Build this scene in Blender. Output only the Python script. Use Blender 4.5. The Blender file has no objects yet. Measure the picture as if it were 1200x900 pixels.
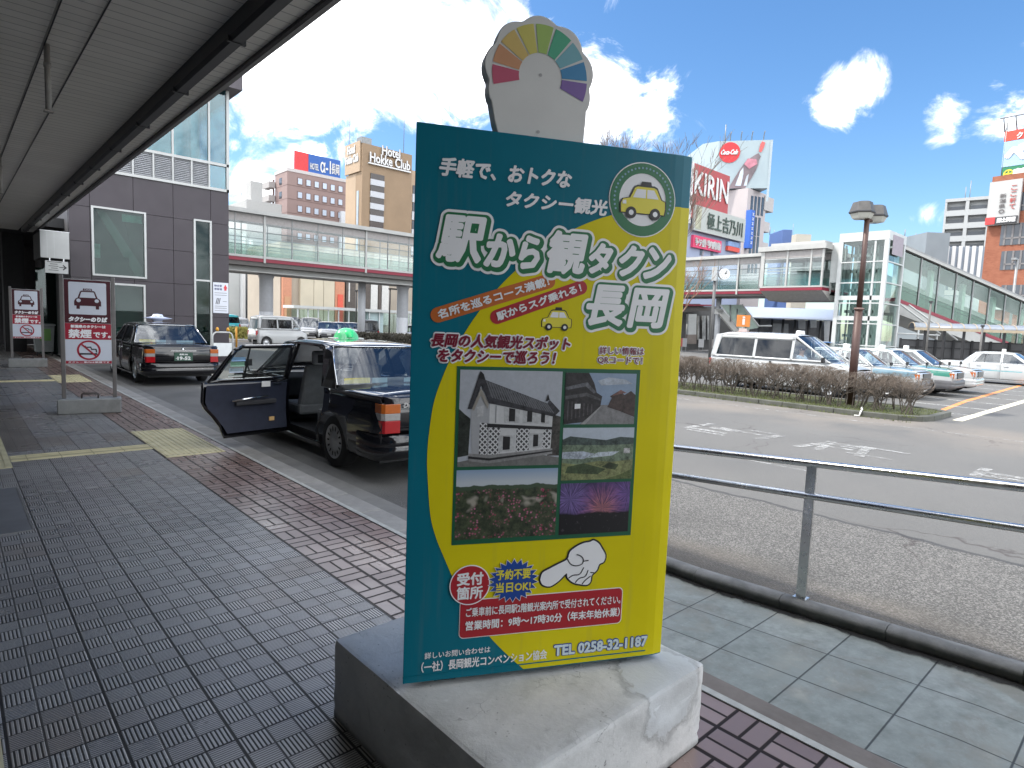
import bpy, bmesh, math, random
from mathutils import Vector, Matrix, noise
R = math.radians
random.seed(7)
S = bpy.context.scene
COL = S.collection

# ------------------------------------------------------------------ camera
F = 725.0
HOR, ROLL, CAMH = 381.5, 0.040, 1.65
PITCH = math.atan((450 - HOR) * math.cos(ROLL) / F)
YAW = math.atan(680 / F) * 0.985
_f = Vector((math.sin(YAW) * math.cos(PITCH), math.cos(YAW) * math.cos(PITCH), -math.sin(PITCH)))
_r0 = Vector((math.cos(YAW), -math.sin(YAW), 0))
_u0 = _r0.cross(_f)
_c, _s = math.cos(ROLL), math.sin(ROLL)
_r = _c * _r0 + _s * _u0
_u = -_s * _r0 + _c * _u0
EYE = Vector((0, 0, CAMH))
cd = bpy.data.cameras.new('camera')
cd.sensor_fit = 'HORIZONTAL'
cd.sensor_width = 36
cd.lens = F / 1200 * 36
cd.clip_start = 0.05
cd.clip_end = 3000
cam = bpy.data.objects.new('camera', cd)
COL.objects.link(cam)
cam.matrix_world = Matrix(((_r.x, _u.x, -_f.x, EYE.x), (_r.y, _u.y, -_f.y, EYE.y), (_r.z, _u.z, -_f.z, EYE.z), (0, 0, 0, 1)))
S.camera = cam

def ray(px, py):
    return _f + (px - 600) / F * _r + (450 - py) / F * _u
def onD(px, py, d):
    return EYE + d * ray(px, py)
def onX(px, py, x):
    d = ray(px, py); return EYE + (x / d.x) * d
def onY(px, py, y):
    d = ray(px, py); return EYE + (y / d.y) * d
def onZ(px, py, z=0.0):
    d = ray(px, py); return EYE + ((z - CAMH) / d.z) * d

# ------------------------------------------------------------------ light, sky, exposure
SUN_EL, SUN_AZ = R(55), R(318)          # azimuth clockwise from +Y: over the station, to the left
SUN_E, SKY_S, CLOUD_L, EXPO = 2.0, 0.082, 1.5, 1.45
sd = bpy.data.lights.new('sun', 'SUN')
sd.energy = SUN_E
sd.angle = R(2.5)
sd.color = (1.0, 0.95, 0.87)
sun = bpy.data.objects.new('sun', sd)
COL.objects.link(sun)
_sv = Vector((math.sin(SUN_AZ) * math.cos(SUN_EL), math.cos(SUN_AZ) * math.cos(SUN_EL), math.sin(SUN_EL)))
sun.rotation_euler = _sv.to_track_quat('Z', 'Y').to_euler()
S.view_settings.view_transform = 'Standard'
S.view_settings.look = 'None'
S.view_settings.gamma = 1
S.view_settings.exposure = EXPO
S.view_settings.use_curve_mapping = False
S.cycles.use_denoising = True
S.cycles.max_bounces = 8
S.cycles.transparent_max_bounces = 24
S.cycles.caustics_reflective = False
S.cycles.caustics_refractive = False
S.cycles.sample_clamp_indirect = 8

class NT:
    """small helper around one node tree"""
    def __init__(s, nt):
        s.nt = nt
    def node(s, t, **kw):
        n = s.nt.nodes.new(t)
        for k, v in kw.items():
            if k.startswith('_'):
                setattr(n, k[1:], v)
            else:
                i = n.inputs[int(k[1:])] if k[0] == 'i' and k[1:].isdigit() else n.inputs[k.replace('__', ' ')]
                s.put(i, v)
        return n
    def put(s, i, v):
        if isinstance(v, bpy.types.NodeSocket):
            s.nt.links.new(v, i)
        elif isinstance(v, (tuple, list)) and i.type == 'RGBA' and len(v) == 3:
            i.default_value = (*v, 1)
        else:
            i.default_value = v
    def m(s, op, a, b=None, c=None):
        n = s.nt.nodes.new('ShaderNodeMath'); n.operation = op
        s.put(n.inputs[0], a)
        if b is not None: s.put(n.inputs[1], b)
        if c is not None: s.put(n.inputs[2], c)
        return n.outputs[0]
    def mix(s, f, a, b, blend='MIX'):
        n = s.nt.nodes.new('ShaderNodeMix'); n.data_type = 'RGBA'; n.blend_type = blend
        s.put(n.inputs[0], f); s.put(n.inputs[6], a); s.put(n.inputs[7], b)
        return n.outputs[2]
    def mapr(s, v, a, b, c=0.0, d=1.0, smooth=False):
        n = s.nt.nodes.new('ShaderNodeMapRange')
        if smooth: n.interpolation_type = 'SMOOTHSTEP'
        s.put(n.inputs[0], v)
        for k, q in enumerate((a, b, c, d)): s.put(n.inputs[k + 1], q)
        return n.outputs[0]
    def noise(s, vec, scale, detail=4, rough=.55, dist=0.0):
        return s.node('ShaderNodeTexNoise', Vector=vec, Scale=scale, Detail=detail, Roughness=rough, Distortion=dist).outputs[0]
    def wn(s, vec):
        return s.node('ShaderNodeTexWhiteNoise', Vector=vec)
    def comb(s, x, y, z=0.0):
        return s.node('ShaderNodeCombineXYZ', X=x, Y=y, Z=z).outputs[0]
    def vm(s, op, a, b=None):
        n = s.nt.nodes.new('ShaderNodeVectorMath'); n.operation = op
        s.put(n.inputs[0], a)
        if b is not None: s.put(n.inputs[1], b)
        return n.outputs['Value'] if op in ('DOT_PRODUCT', 'LENGTH') else n.outputs[0]

# sky: Nishita with clouds set by direction
world = bpy.data.worlds.new('World')
S.world = world
world.use_nodes = True
w = NT(world.node_tree)
for n in list(world.node_tree.nodes): world.node_tree.nodes.remove(n)
sky = w.node('ShaderNodeTexSky', _sky_type='NISHITA', _sun_disc=False, _sun_elevation=SUN_EL, _sun_rotation=SUN_AZ,
             _altitude=0, _air_density=1.0, _dust_density=0.6, _ozone_density=3.0)
gen = w.node('ShaderNodeTexCoord').outputs['Generated']
dirv = w.vm('NORMALIZE', gen)
sep = w.node('ShaderNodeSeparateXYZ', i0=dirv)
zc = w.m('MAXIMUM', sep.outputs[2], 0.03)
plane = w.comb(w.m('DIVIDE', sep.outputs[0], w.m('ADD', zc, .12)), w.m('DIVIDE', sep.outputs[1], w.m('ADD', zc, .12)))
wisp = w.noise(dirv, 7.5, 12, .66, .9)
big = w.noise(dirv, 3.2, 7, .58, .3)
# main cloud banks: direction, angular radius, weight
CL = [(330, 70, .20, 1.0), (440, 50, .22, 1.05), (540, 75, .17, 1.0), (585, 60, .14, .8), (690, 125, .13, 1.0), (770, 138, .10, .85), (825, 140, .06, .6),
      (365, 178, .045, .8), (345, 176, .035, .7), (290, 215, .06, .85), (275, 170, .03, .6), (310, 220, .05, .7),
      (985, 105, .055, .92), (975, 135, .065, .92), (1002, 98, .055, .85), (1010, 112, .04, .7), (963, 152, .035, .7), (1108, 133, .045, .6), (1122, 128, .03, .5), (1102, 158, .035, .6), (1168, 99, .026, .55),
      (1180, 145, .07, .6), (1200, 138, .06, .5), (1085, 250, .045, .72), (1070, 253, .04, .6), (1050, 242, .035, .4), (740, 40, .05, .3), (790, 60, .04, .2), (715, 85, .045, .3),
      (150, -300, .5, .8), (600, -330, .45, .6), (-300, 100, .5, .9), (1300, -120, .25, .5)]
acc = None
for px, py, rad, wt in CL:
    d = ray(px, py).normalized()
    c = w.vm('DOT_PRODUCT', dirv, tuple(d))
    ang = w.m('ARCCOSINE', w.m('MINIMUM', c, 0.99999))
    v = w.m('MULTIPLY', w.mapr(ang, rad * 1.04, rad * .0, 0, 1), wt)
    acc = v if acc is None else w.m('MAXIMUM', acc, v)
# the half of the sky behind the camera: unseen broken cloud, added to light the shade
back = w.mapr(w.vm('DOT_PRODUCT', dirv, tuple(_f)), .40, -.1, 0, .78, True)
acc = w.m('MAXIMUM', acc, back)
ragged = w.m('ADD', w.m('MULTIPLY', w.m('SUBTRACT', wisp, .5), 2.3), w.m('MULTIPLY', w.m('SUBTRACT', big, .5), .9))
dens = w.mapr(w.m('ADD', acc, w.m('MULTIPLY', ragged, w.mapr(acc, .02, .3))), .33, .86, 0, 1, True)
skyc = w.node('ShaderNodeHueSaturation', Hue=.5, Saturation=1.2, Value=SKY_S, Color=sky.outputs[0]).outputs[0]
shade = w.mapr(w.m('ADD', w.m('MULTIPLY', w.noise(dirv, 15, 8, .62, .4), .6), w.m('MULTIPLY', dens, .4)), .40, .78, .55, 1.12)
cloudc = w.mix(1.0, (CLOUD_L * .98, CLOUD_L, CLOUD_L * 1.03), w.comb(shade, shade, shade), 'MULTIPLY')
final = w.mix(w.m('MULTIPLY', dens, .97), skyc, cloudc)
bg = w.node('ShaderNodeBackground', Color=final, Strength=1.0)
outw = w.node('ShaderNodeOutputWorld', Surface=bg.outputs[0])

# ------------------------------------------------------------------ materials
MATS = {}
def mat(name, col, rough=.6, metal=0.0, var=.12, vscale=6.0, bump=0.0, bscale=40.0, spec=.5, coat=0.0, emit=None, rvar=0.0):
    if name in MATS: return MATS[name]
    m = bpy.data.materials.new(name); m.use_nodes = True
    n = NT(m.node_tree); b = m.node_tree.nodes['Principled BSDF']
    tc = n.node('ShaderNodeTexCoord').outputs['Object']
    if var:
        f = n.noise(tc, vscale, 5, .6)
        a = tuple(max(0, c * (1 - var)) for c in col); d = tuple(min(1, c * (1 + var)) for c in col)
        n.put(b.inputs['Base Color'], n.mix(n.mapr(f, .3, .7), a, d))
        if rvar: n.put(b.inputs['Roughness'], n.mapr(n.noise(tc, vscale * 1.7, 5, .6), .3, .7, max(0, rough - rvar), min(1, rough + rvar)))
        else: b.inputs['Roughness'].default_value = rough
    else:
        b.inputs['Base Color'].default_value = (*col, 1)
        b.inputs['Roughness'].default_value = rough
    b.inputs['Metallic'].default_value = metal
    b.inputs['Specular IOR Level'].default_value = spec
    if coat:
        b.inputs['Coat Weight'].default_value = coat; b.inputs['Coat Roughness'].default_value = .04
    if bump:
        h = n.noise(tc, bscale, 6, .6)
        n.put(b.inputs['Normal'], n.node('ShaderNodeBump', Strength=bump, Distance=.02, Height=h).outputs[0])
    if emit:
        b.inputs['Emission Color'].default_value = (*col, 1); b.inputs['Emission Strength'].default_value = emit
    MATS[name] = m
    return m

def glass(name, tint=(.8, .9, .88), refl=1.0, rough=.02, base=0.0):
    """thin pane: tinted see-through plus mirror reflection by angle"""
    if name in MATS: return MATS[name]
    m = bpy.data.materials.new(name); m.use_nodes = True
    nt = m.node_tree; nt.nodes.clear(); n = NT(nt)
    fr = n.node('ShaderNodeFresnel', IOR=1.5).outputs[0]
    fac = n.m('MINIMUM', n.m('ADD', n.m('MULTIPLY', fr, refl), base), 1.0)
    tr = n.node('ShaderNodeBsdfTransparent', Color=tint); gl = n.node('ShaderNodeBsdfGlossy', Color=(.95, .97, 1), Roughness=rough)
    mx = n.node('ShaderNodeMixShader', i0=fac, i1=tr.outputs[0], i2=gl.outputs[0])
    n.node('ShaderNodeOutputMaterial', Surface=mx.outputs[0])
    MATS[name] = m
    return m

def shader_mat(name):
    m = bpy.data.materials.new(name); m.use_nodes = True
    MATS[name] = m
    return m, NT(m.node_tree), m.node_tree.nodes['Principled BSDF']

# ------------------------------------------------------------------ mesh building
class MB:
    def __init__(s): s.v = []; s.f = []; s.sm = []; s.mi = []; s.cur = 0
    def add(s, vs, fs, smooth=False):
        o = len(s.v); s.v += [tuple(p) for p in vs]
        for f in fs:
            s.f.append([i + o for i in f]); s.sm.append(smooth); s.mi.append(s.cur)
        return s
    def box(s, x0, x1, y0, y1, z0, z1):
        return s.add([(x0, y0, z0), (x1, y0, z0), (x1, y1, z0), (x0, y1, z0), (x0, y0, z1), (x1, y0, z1), (x1, y1, z1), (x0, y1, z1)],
                     [(0, 3, 2, 1), (4, 5, 6, 7), (0, 1, 5, 4), (1, 2, 6, 5), (2, 3, 7, 6), (3, 0, 4, 7)])
    def cbox(s, c, sx, sy, sz):
        return s.box(c[0] - sx / 2, c[0] + sx / 2, c[1] - sy / 2, c[1] + sy / 2, c[2] - sz / 2, c[2] + sz / 2)
    def prism(s, poly, a, b, axis='z'):
        """poly of 2D points extruded from a to b; axis z: (x,y); y: (x,z); x: (y,z)"""
        def P(p, t):
            return (p[0], p[1], t) if axis == 'z' else ((p[0], t, p[1]) if axis == 'y' else (t, p[0], p[1]))
        n = len(poly)
        vs = [P(p, a) for p in poly] + [P(p, b) for p in poly]
        fs = [tuple(range(n))[::-1], tuple(range(n, 2 * n))] + [(i, (i + 1) % n, (i + 1) % n + n, i + n) for i in range(n)]
        return s.add(vs, fs)
    def tube(s, pts, r, n=8, smooth=True, cap=True):
        pts = [Vector(p) for p in pts]
        rs = r if isinstance(r, (list, tuple)) else [r] * len(pts)
        vs, fs = [], []
        up = None
        for i, p in enumerate(pts):
            d = (pts[min(i + 1, len(pts) - 1)] - pts[max(i - 1, 0)])
            d = d.normalized() if d.length > 1e-9 else Vector((0, 0, 1))
            if up is None:
                up = Vector((0, 0, 1)) if abs(d.z) < .9 else Vector((1, 0, 0))
            a = d.cross(up).normalized(); b = a.cross(d).normalized(); up = b
            for k in range(n):
                t = 2 * math.pi * k / n
                vs.append(p + (a * math.cos(t) + b * math.sin(t)) * rs[i])
        for i in range(len(pts) - 1):
            for k in range(n):
                fs.append((i * n + k, i * n + (k + 1) % n, (i + 1) * n + (k + 1) % n, (i + 1) * n + k))
        if cap:
            fs += [tuple(range(n))[::-1], tuple((len(pts) - 1) * n + k for k in range(n))]
        return s.add(vs, fs, smooth)
    def lathe(s, prof, n=24, c=(0, 0, 0), axis='z', smooth=True):
        """prof: list of (radius, height)"""
        vs, fs = [], []
        for (r, h) in prof:
            for k in range(n):
                t = 2 * math.pi * k / n
                x, y, z = r * math.cos(t), r * math.sin(t), h
                q = (x, y, z) if axis == 'z' else ((z, x, y) if axis == 'x' else (y, z, x))
                vs.append((q[0] + c[0], q[1] + c[1], q[2] + c[2]))
        for i in range(len(prof) - 1):
            for k in range(n):
                fs.append((i * n + k, i * n + (k + 1) % n, (i + 1) * n + (k + 1) % n, (i + 1) * n + k))
        return s.add(vs, fs, smooth)
    def disc(s, c, r, n=32, axis='y', flip=False, ry=None):
        ry = ry or r
        vs = []
        for k in range(n):
            t = 2 * math.pi * k / n
            a, b = r * math.cos(t), ry * math.sin(t)
            vs.append((c[0] + a, c[1], c[2] + b) if axis == 'y' else ((c[0], c[1] + a, c[2] + b) if axis == 'x' else (c[0] + a, c[1] + b, c[2])))
        return s.add(vs, [tuple(range(n))])
    def ring(s, c, r0, r1, n=40, axis='y', depth=0.0):
        vs, fs = [], []
        for k in range(n):
            t = 2 * math.pi * k / n
            for r in (r0, r1):
                a, b = r * math.cos(t), r * math.sin(t)
                vs.append((c[0] + a, c[1], c[2] + b) if axis == 'y' else (c[0] + a, c[1] + b, c[2]))
        for k in range(n):
            j = (k + 1) % n
            fs.append((2 * k, 2 * j, 2 * j + 1, 2 * k + 1))
        return s.add(vs, fs)
    def poly(s, pts):
        return s.add(pts, [tuple(range(len(pts)))])
    def grid(s, rows, smooth=True):
        """rows: list of equal-length point lists"""
        m = len(rows[0]); vs = [p for r in rows for p in r]; fs = []
        for i in range(len(rows) - 1):
            for k in range(m - 1):
                fs.append((i * m + k, i * m + k + 1, (i + 1) * m + k + 1, (i + 1) * m + k))
        return s.add(vs, fs, smooth)
    def build(s, name, mats, parent=None, loc=None, rz=None, bevel=0.0, solid=0.0, autosmooth=True):
        me = bpy.data.meshes.new(name)
        me.from_pydata(s.v, [], s.f)
        me.polygons.foreach_set('use_smooth', s.sm)
        for mm in (mats if isinstance(mats, (list, tuple)) else [mats]): me.materials.append(mm)
        if any(s.mi): me.polygons.foreach_set('material_index', s.mi)
        me.update()
        bm = bmesh.new(); bm.from_mesh(me); bmesh.ops.recalc_face_normals(bm, faces=bm.faces) if not solid else None
        bm.to_mesh(me); bm.free()
        o = bpy.data.objects.new(name, me); COL.objects.link(o)
        if parent is not None: o.parent = parent
        if loc is not None: o.location = loc
        if rz is not None: o.rotation_euler = (0, 0, rz)
        if solid:
            md = o.modifiers.new('solid', 'SOLIDIFY'); md.thickness = solid; md.offset = 0
        if bevel:
            md = o.modifiers.new('bevel', 'BEVEL'); md.width = bevel; md.segments = 2; md.limit_method = 'ANGLE'; md.angle_limit = R(40)
        return o

def tag(o, label=None, cat=None, group=None, kind=None):
    if label: o['label'] = label
    if cat: o['category'] = cat
    if group: o['group'] = group
    if kind: o['kind'] = kind
    return o
def thing(name, label, cat, loc=(0, 0, 0), rz=0.0, group=None):
    o = bpy.data.objects.new(name, None); COL.objects.link(o)
    o.empty_display_size = .2
    o.location = loc; o.rotation_euler = (0, 0, rz)
    return tag(o, label, cat, group)
def dup(root, loc, rz=None, label=None, scale=None):
    """a copy of a thing with its parts and sub-parts"""
    def cp(o, par):
        c = o.copy(); COL.objects.link(c)
        if par is not None: c.parent = par
        for ch in list(o.children): cp(ch, c)
        return c
    r = cp(root, None); r.location = loc
    if rz is not None: r.rotation_euler = (0, 0, rz)
    if scale: r.scale = (scale,) * 3 if isinstance(scale, (int, float)) else scale
    if label: r['label'] = label
    return r

# ------------------------------------------------------------------ lettering
_FONT = {}
def glyph_mesh(s):
    if s in _FONT: return _FONT[s]
    c = bpy.data.curves.new('lettering', 'FONT'); c.body = s; c.size = 1; c.resolution_u = 2
    o = bpy.data.objects.new('lettering', c); COL.objects.link(o)
    bpy.context.view_layer.update()
    me = bpy.data.meshes.new_from_object(o.evaluated_get(bpy.context.evaluated_depsgraph_get()))
    vs = [(v.co.x, v.co.y) for v in me.vertices]; fs = [tuple(p.vertices) for p in me.polygons]
    bpy.data.objects.remove(o); bpy.data.curves.remove(c); bpy.data.meshes.remove(me)
    _FONT[s] = (vs, fs)
    return vs, fs
def text(s, box, lay, m, parent, bold=0.0, shear=0.0, angle=0.0, frame=None, name='lettering', mb=None, ncopy=10, step=4e-5):
    """letters s fitted to box (u0,v0,u1,v1) on a vertical face; local x = u, local z = v, proud of the face by lay (towards -y).
    bold: stroke growth in the units of the face. frame: optional function (u,v,lay)->point"""
    vs, fs = glyph_mesh(s)
    x0 = min(p[0] for p in vs); x1 = max(p[0] for p in vs); y0 = min(p[1] for p in vs); y1 = max(p[1] for p in vs)
    u0, v0, u1, v1 = box
    h = v1 - v0; wd = u1 - u0 - shear * h
    own = mb is None
    mb = mb or MB()
    ca, sa = math.cos(angle), math.sin(angle)
    offs = [(0, 0)] + ([(bold * math.cos(2 * math.pi * k / ncopy), bold * math.sin(2 * math.pi * k / ncopy)) for k in range(ncopy)] if bold else [])
    for k, (ox, oy) in enumerate(offs):
        pts = []
        for (x, y) in vs:
            b = (y - y0) / (y1 - y0) * h
            a = (x - x0) / (x1 - x0) * wd + shear * b + ox
            b += oy
            U, V = u0 + a * ca - b * sa, v0 + a * sa + b * ca
            L = lay + k * step
            pts.append(frame(U, V, L) if frame else (U, -L, V))
        mb.add(pts, fs)
    if own: return mb.build(name, m, parent)
    return mb

# printed and painted faces
def vinyl(name, col, var=.05):
    m, n, b = shader_mat(name)
    tc = n.node('ShaderNodeTexCoord').outputs['Object']
    g = n.noise(tc, 3, 5, .6)
    sp = n.node('ShaderNodeSeparateXYZ', i0=tc)
    st = n.noise(n.comb(n.m('MULTIPLY', sp.outputs[0], 26), n.m('MULTIPLY', sp.outputs[1], 26), n.m('MULTIPLY', sp.outputs[2], 1.6)), 1.0, 4)
    c = n.mix(n.mapr(g, .3, .7), tuple(q * (1 - var) for q in col), tuple(min(1, q * (1 + var)) for q in col))
    c = n.mix(n.mapr(st, .55, .8, 0, .16), c, (.16, .16, .14))
    n.put(b.inputs['Base Color'], c); b.inputs['Roughness'].default_value = .34
    b.inputs['Specular IOR Level'].default_value = .22
    n.put(b.inputs['Normal'], n.node('ShaderNodeBump', Strength=.06, Distance=.01, Height=n.noise(tc, 2.2, 2)).outputs[0])
    return m
T_TEAL, T_YEL = vinyl('teal_print', (.003, .150, .215)), vinyl('yellow_print', (.66, .575, .008))
T_WHITE = mat('white_print', (.83, .84, .86), .4, var=.03)
T_GREEN, T_DGREEN = mat('green_print', (.012, .16, .06), .4, var=.04), mat('dark_green_print', (.008, .10, .045), .4, var=.04)
T_RED, T_ORANGE = mat('red_print', (.40, .016, .025), .4, var=.04), mat('orange_print', (.52, .13, .02), .4, var=.04)
T_MAR, T_BLUE = mat('maroon_print', (.20, .008, .03), .4, var=.04), mat('blue_print', (.008, .055, .30), .4, var=.04)
T_BLACK, T_PALEY = mat('black_print', (.012, .012, .014), .4, var=0), mat('lemon_print', (.75, .66, .05), .4, var=.03)
T_LBLUE = mat('light_blue_print', (.22, .38, .50), .4, var=.03)

# ------------------------------------------------------------------ setting: road, pavement, kerbs
ROAD = -0.10
def asphalt():
    m, n, b = shader_mat('asphalt')
    tc = n.node('ShaderNodeTexCoord').outputs['Object']
    sp = n.node('ShaderNodeSeparateXYZ', i0=tc)
    x, y = sp.outputs[0], sp.outputs[1]
    big = n.noise(tc, .35, 6, .6); fine = n.noise(tc, 55, 3, .7)
    agg = n.node('ShaderNodeTexVoronoi', Vector=tc, Scale=105).outputs['Distance']
    aggc = n.node('ShaderNodeTexVoronoi', Vector=tc, Scale=105).outputs['Color']
    # coarse old surface along the handrail kerb
    edge = n.m('ADD', x, n.m('MULTIPLY', n.m('SUBTRACT', n.noise(tc, 2.2, 4), .5), .25))
    near = n.m('MULTIPLY', n.mapr(edge, 6.35, 6.28), n.mapr(y, 5.2, 4.6))
    base = n.mix(n.mapr(big, .3, .7), (.118, .116, .111), (.150, .147, .140))
    base = n.mix(n.mapr(fine, .3, .75, 0, .5), base, (.092, .091, .089))
    sepc = n.node('ShaderNodeSeparateColor', i0=aggc).outputs[0]
    speck = n.mix(n.mapr(sepc, .35, .95), (.07, .068, .064), (.26, .25, .235))
    base = n.mix(n.m('MULTIPLY', near, .75), base, speck)
    # dusty tan belt beside the kerb and rusty stain
    dust = n.m('MULTIPLY', n.m('MULTIPLY', n.mapr(n.m('ADD', x, n.m('MULTIPLY', n.m('SUBTRACT', n.noise(tc, 1.5, 5), .5), .8)), 4.75, 4.2), n.mapr(x, 3.2, 3.5)), n.mapr(y, 3.6, 2.9))
    base = n.mix(n.m('MULTIPLY', dust, .75), base, (.155, .134, .108))
    # brownish worn band before the island
    band = n.m('MULTIPLY', n.mapr(x, 12.0, 13.6), n.mapr(x, 16.6, 15.6))
    base = n.mix(n.m('MULTIPLY', n.m('MULTIPLY', band, n.mapr(big, .35, .6)), .6), base, (.20, .175, .15))
    # cracks and tar seams
    wv = n.vm('ADD', tc, n.vm('MULTIPLY', n.node('ShaderNodeTexNoise', Vector=tc, Scale=1.1, Detail=4).outputs['Color'], (1.3, 1.3, 0)))
    ck = n.node('ShaderNodeTexVoronoi', Vector=wv, Scale=.33, _feature='DISTANCE_TO_EDGE').outputs['Distance']
    crack = n.m('MULTIPLY', n.mapr(ck, .006, .0015), n.mapr(n.noise(tc, .22, 2), .47, .55))
    base = n.mix(n.m('MULTIPLY', crack, .6), base, (.045, .034, .033))
    seam = n.m('MULTIPLY', n.mapr(n.m('ABSOLUTE', n.m('SUBTRACT', edge, 6.32)), .05, .02), n.mapr(y, 5.2, 4.6))
    base = n.mix(n.m('MULTIPLY', seam, .8), base, (.05, .05, .052))
    # oil-dark stains under the taxi rank
    rank = n.m('MULTIPLY', n.mapr(n.m('ABSOLUTE', n.m('SUBTRACT', x, 4.1)), 1.5, .6), n.mapr(n.noise(tc, .9, 4), .42, .7))
    base = n.mix(n.m('MULTIPLY', rank, .55), base, (.06, .058, .055))
    n.put(b.inputs['Base Color'], base)
    n.put(b.inputs['Roughness'], n.mapr(big, .3, .7, .72, .9))
    b.inputs['Specular IOR Level'].default_value = .35
    n.put(b.inputs['Normal'], n.node('ShaderNodeBump', Strength=.55, Distance=.012, Height=n.m('ADD', n.m('MULTIPLY', fine, .5), n.m('MULTIPLY', agg, n.m('ADD', .6, near)))).outputs[0])
    return m

def paving():
    """ribbed paving tiles of 3 x 3 squares with the clinker strip along the kerb, in plan coordinates"""
    m, n, b = shader_mat('paving')
    tc = n.node('ShaderNodeTexCoord').outputs['Object']
    sp = n.node('ShaderNodeSeparateXYZ', i0=tc); x, y = sp.outputs[0], sp.outputs[1]
    u = n.m('DIVIDE', n.m('SUBTRACT', x, .782), .111); v = n.m('DIVIDE', n.m('SUBTRACT', y, .03), .111)
    fu, fv = n.m('FRACT', u), n.m('FRACT', v); iu, iv = n.m('FLOOR', u), n.m('FLOOR', v)
    par = n.m('FLOORED_MODULO', n.m('ADD', iu, iv), 2.0)
    def ribs(f, k): return n.mapr(n.m('ABSOLUTE', n.m('SUBTRACT', n.m('FRACT', n.m('MULTIPLY', f, k)), .5)), .24, .34)
    ra, rb = ribs(fu, 7), ribs(fv, 9)
    rib = n.m('ADD', n.m('MULTIPLY', n.m('SUBTRACT', 1.0, par), ra), n.m('MULTIPLY', par, n.m('MULTIPLY', rb, .75)))
    def edge(f, wdt): return n.mapr(n.m('ABSOLUTE', n.m('SUBTRACT', f, .5)), .5 - wdt, .5 - wdt * .55)
    cellj = n.m('MAXIMUM', edge(fu, .05), edge(fv, .05))
    tu, tv = n.m('FRACT', n.m('DIVIDE', u, 3)), n.m('FRACT', n.m('DIVIDE', v, 3))
    tj = n.m('MAXIMUM', edge(tu, .024), edge(tv, .020))
    groove = n.m('MAXIMUM', n.m('MAXIMUM', rib, n.m('MULTIPLY', cellj, .8)), tj)
    tid = n.comb(n.m('FLOOR', n.m('DIVIDE', u, 3)), n.m('FLOOR', n.m('DIVIDE', v, 3)))
    rnd = n.wn(tid).outputs['Value']
    # an occasional run of warm replacement tiles
    warm = n.m('MULTIPLY', n.mapr(rnd, .80, .82), n.mapr(n.noise(n.vm('MULTIPLY', tc, (.6, .6, 0)), 1.0, 2), .45, .6))
    grime = n.noise(tc, 1.4, 6, .62)
    tile = n.mix(rnd, (.36, .352, .348), (.47, .46, .452))
    tile = n.mix(warm, tile, (.35, .305, .27))
    smooth = n.mapr(n.wn(n.vm('ADD', tid, (17.3, 4.1, 0))).outputs['Value'], .996, .997)
    tile = n.mix(n.mapr(grime, .3, .75, 0, .5), tile, (.24, .235, .232))
    groove = n.m('MULTIPLY', groove, n.m('SUBTRACT', 1.0, n.m('MULTIPLY', smooth, .7)))
    tcol = n.mix(n.m('MULTIPLY', groove, .90), tile, (.016, .016, .017))
    # older ribbed brown field further in
    fx = n.m('MULTIPLY', n.mapr(x, .79, .77), n.mapr(y, 8.85, 8.87))
    tcol = n.mix(n.m('MULTIPLY', n.m('MULTIPLY', fx, n.mapr(y, 13.2, 13.1)), .75), tcol, n.mix(n.m('MULTIPLY', groove, .5), (.19, .165, .14), (.03, .027, .024)))
    # clinker strip: basket weave
    bu = n.m('DIVIDE', n.m('SUBTRACT', x, 1.785), .1875); bv = n.m('DIVIDE', n.m('SUBTRACT', y, .07), .1875)
    gu, gv = n.m('FRACT', bu), n.m('FRACT', bv)
    bp = n.m('FLOORED_MODULO', n.m('ADD', n.m('FLOOR', bu), n.m('FLOOR', bv)), 2.0)
    ha, hb = n.m('FRACT', n.m('MULTIPLY', gu, 2)), n.m('FRACT', n.m('MULTIPLY', gv, 2))
    jb = n.m('MAXIMUM', n.m('MAXIMUM', edge(gu, .075), edge(gv, .055)), n.m('ADD', n.m('MULTIPLY', bp, edge(ha, .10)), n.m('MULTIPLY', n.m('SUBTRACT', 1.0, bp), edge(hb, .10))))
    half = n.m('ADD', n.m('MULTIPLY', bp, n.m('FLOOR', n.m('MULTIPLY', gu, 2))), n.m('MULTIPLY', n.m('SUBTRACT', 1.0, bp), n.m('FLOOR', n.m('MULTIPLY', gv, 2))))
    brnd = n.wn(n.comb(n.m('FLOOR', bu), n.m('FLOOR', bv), half)).outputs['Value']
    brick = n.mix(brnd, (.20, .128, .108), (.33, .235, .205))
    brick = n.mix(n.mapr(grime, .3, .75, 0, .45), brick, (.15, .115, .105))
    bcol = n.mix(n.m('MULTIPLY', jb, .92), brick, (.014, .013, .013))
    inb = n.mapr(x, 1.784, 1.786)
    col = n.mix(inb, tcol, bcol)
    hgt = n.m('ADD', n.m('MULTIPLY', n.m('SUBTRACT', 1.0, inb), n.m('SUBTRACT', 1.0, groove)), n.m('MULTIPLY', inb, n.m('SUBTRACT', 1.0, jb)))
    hgt = n.m('ADD', hgt, n.m('MULTIPLY', n.noise(tc, 60, 4, .6), .25))
    n.put(b.inputs['Base Color'], col)
    n.put(b.inputs['Roughness'], n.mapr(n.m('ADD', grime, n.m('MULTIPLY', rnd, .15)), .3, .8, .20, .40))
    gr_all = n.m('ADD', n.m('MULTIPLY', n.m('SUBTRACT', 1.0, inb), groove), n.m('MULTIPLY', inb, jb))
    n.put(b.inputs['Specular IOR Level'], n.mapr(gr_all, .15, .7, .80, .05))
    n.put(b.inputs['Normal'], n.node('ShaderNodeBump', Strength=.35, Distance=.004, Height=hgt).outputs[0])
    return m

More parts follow.
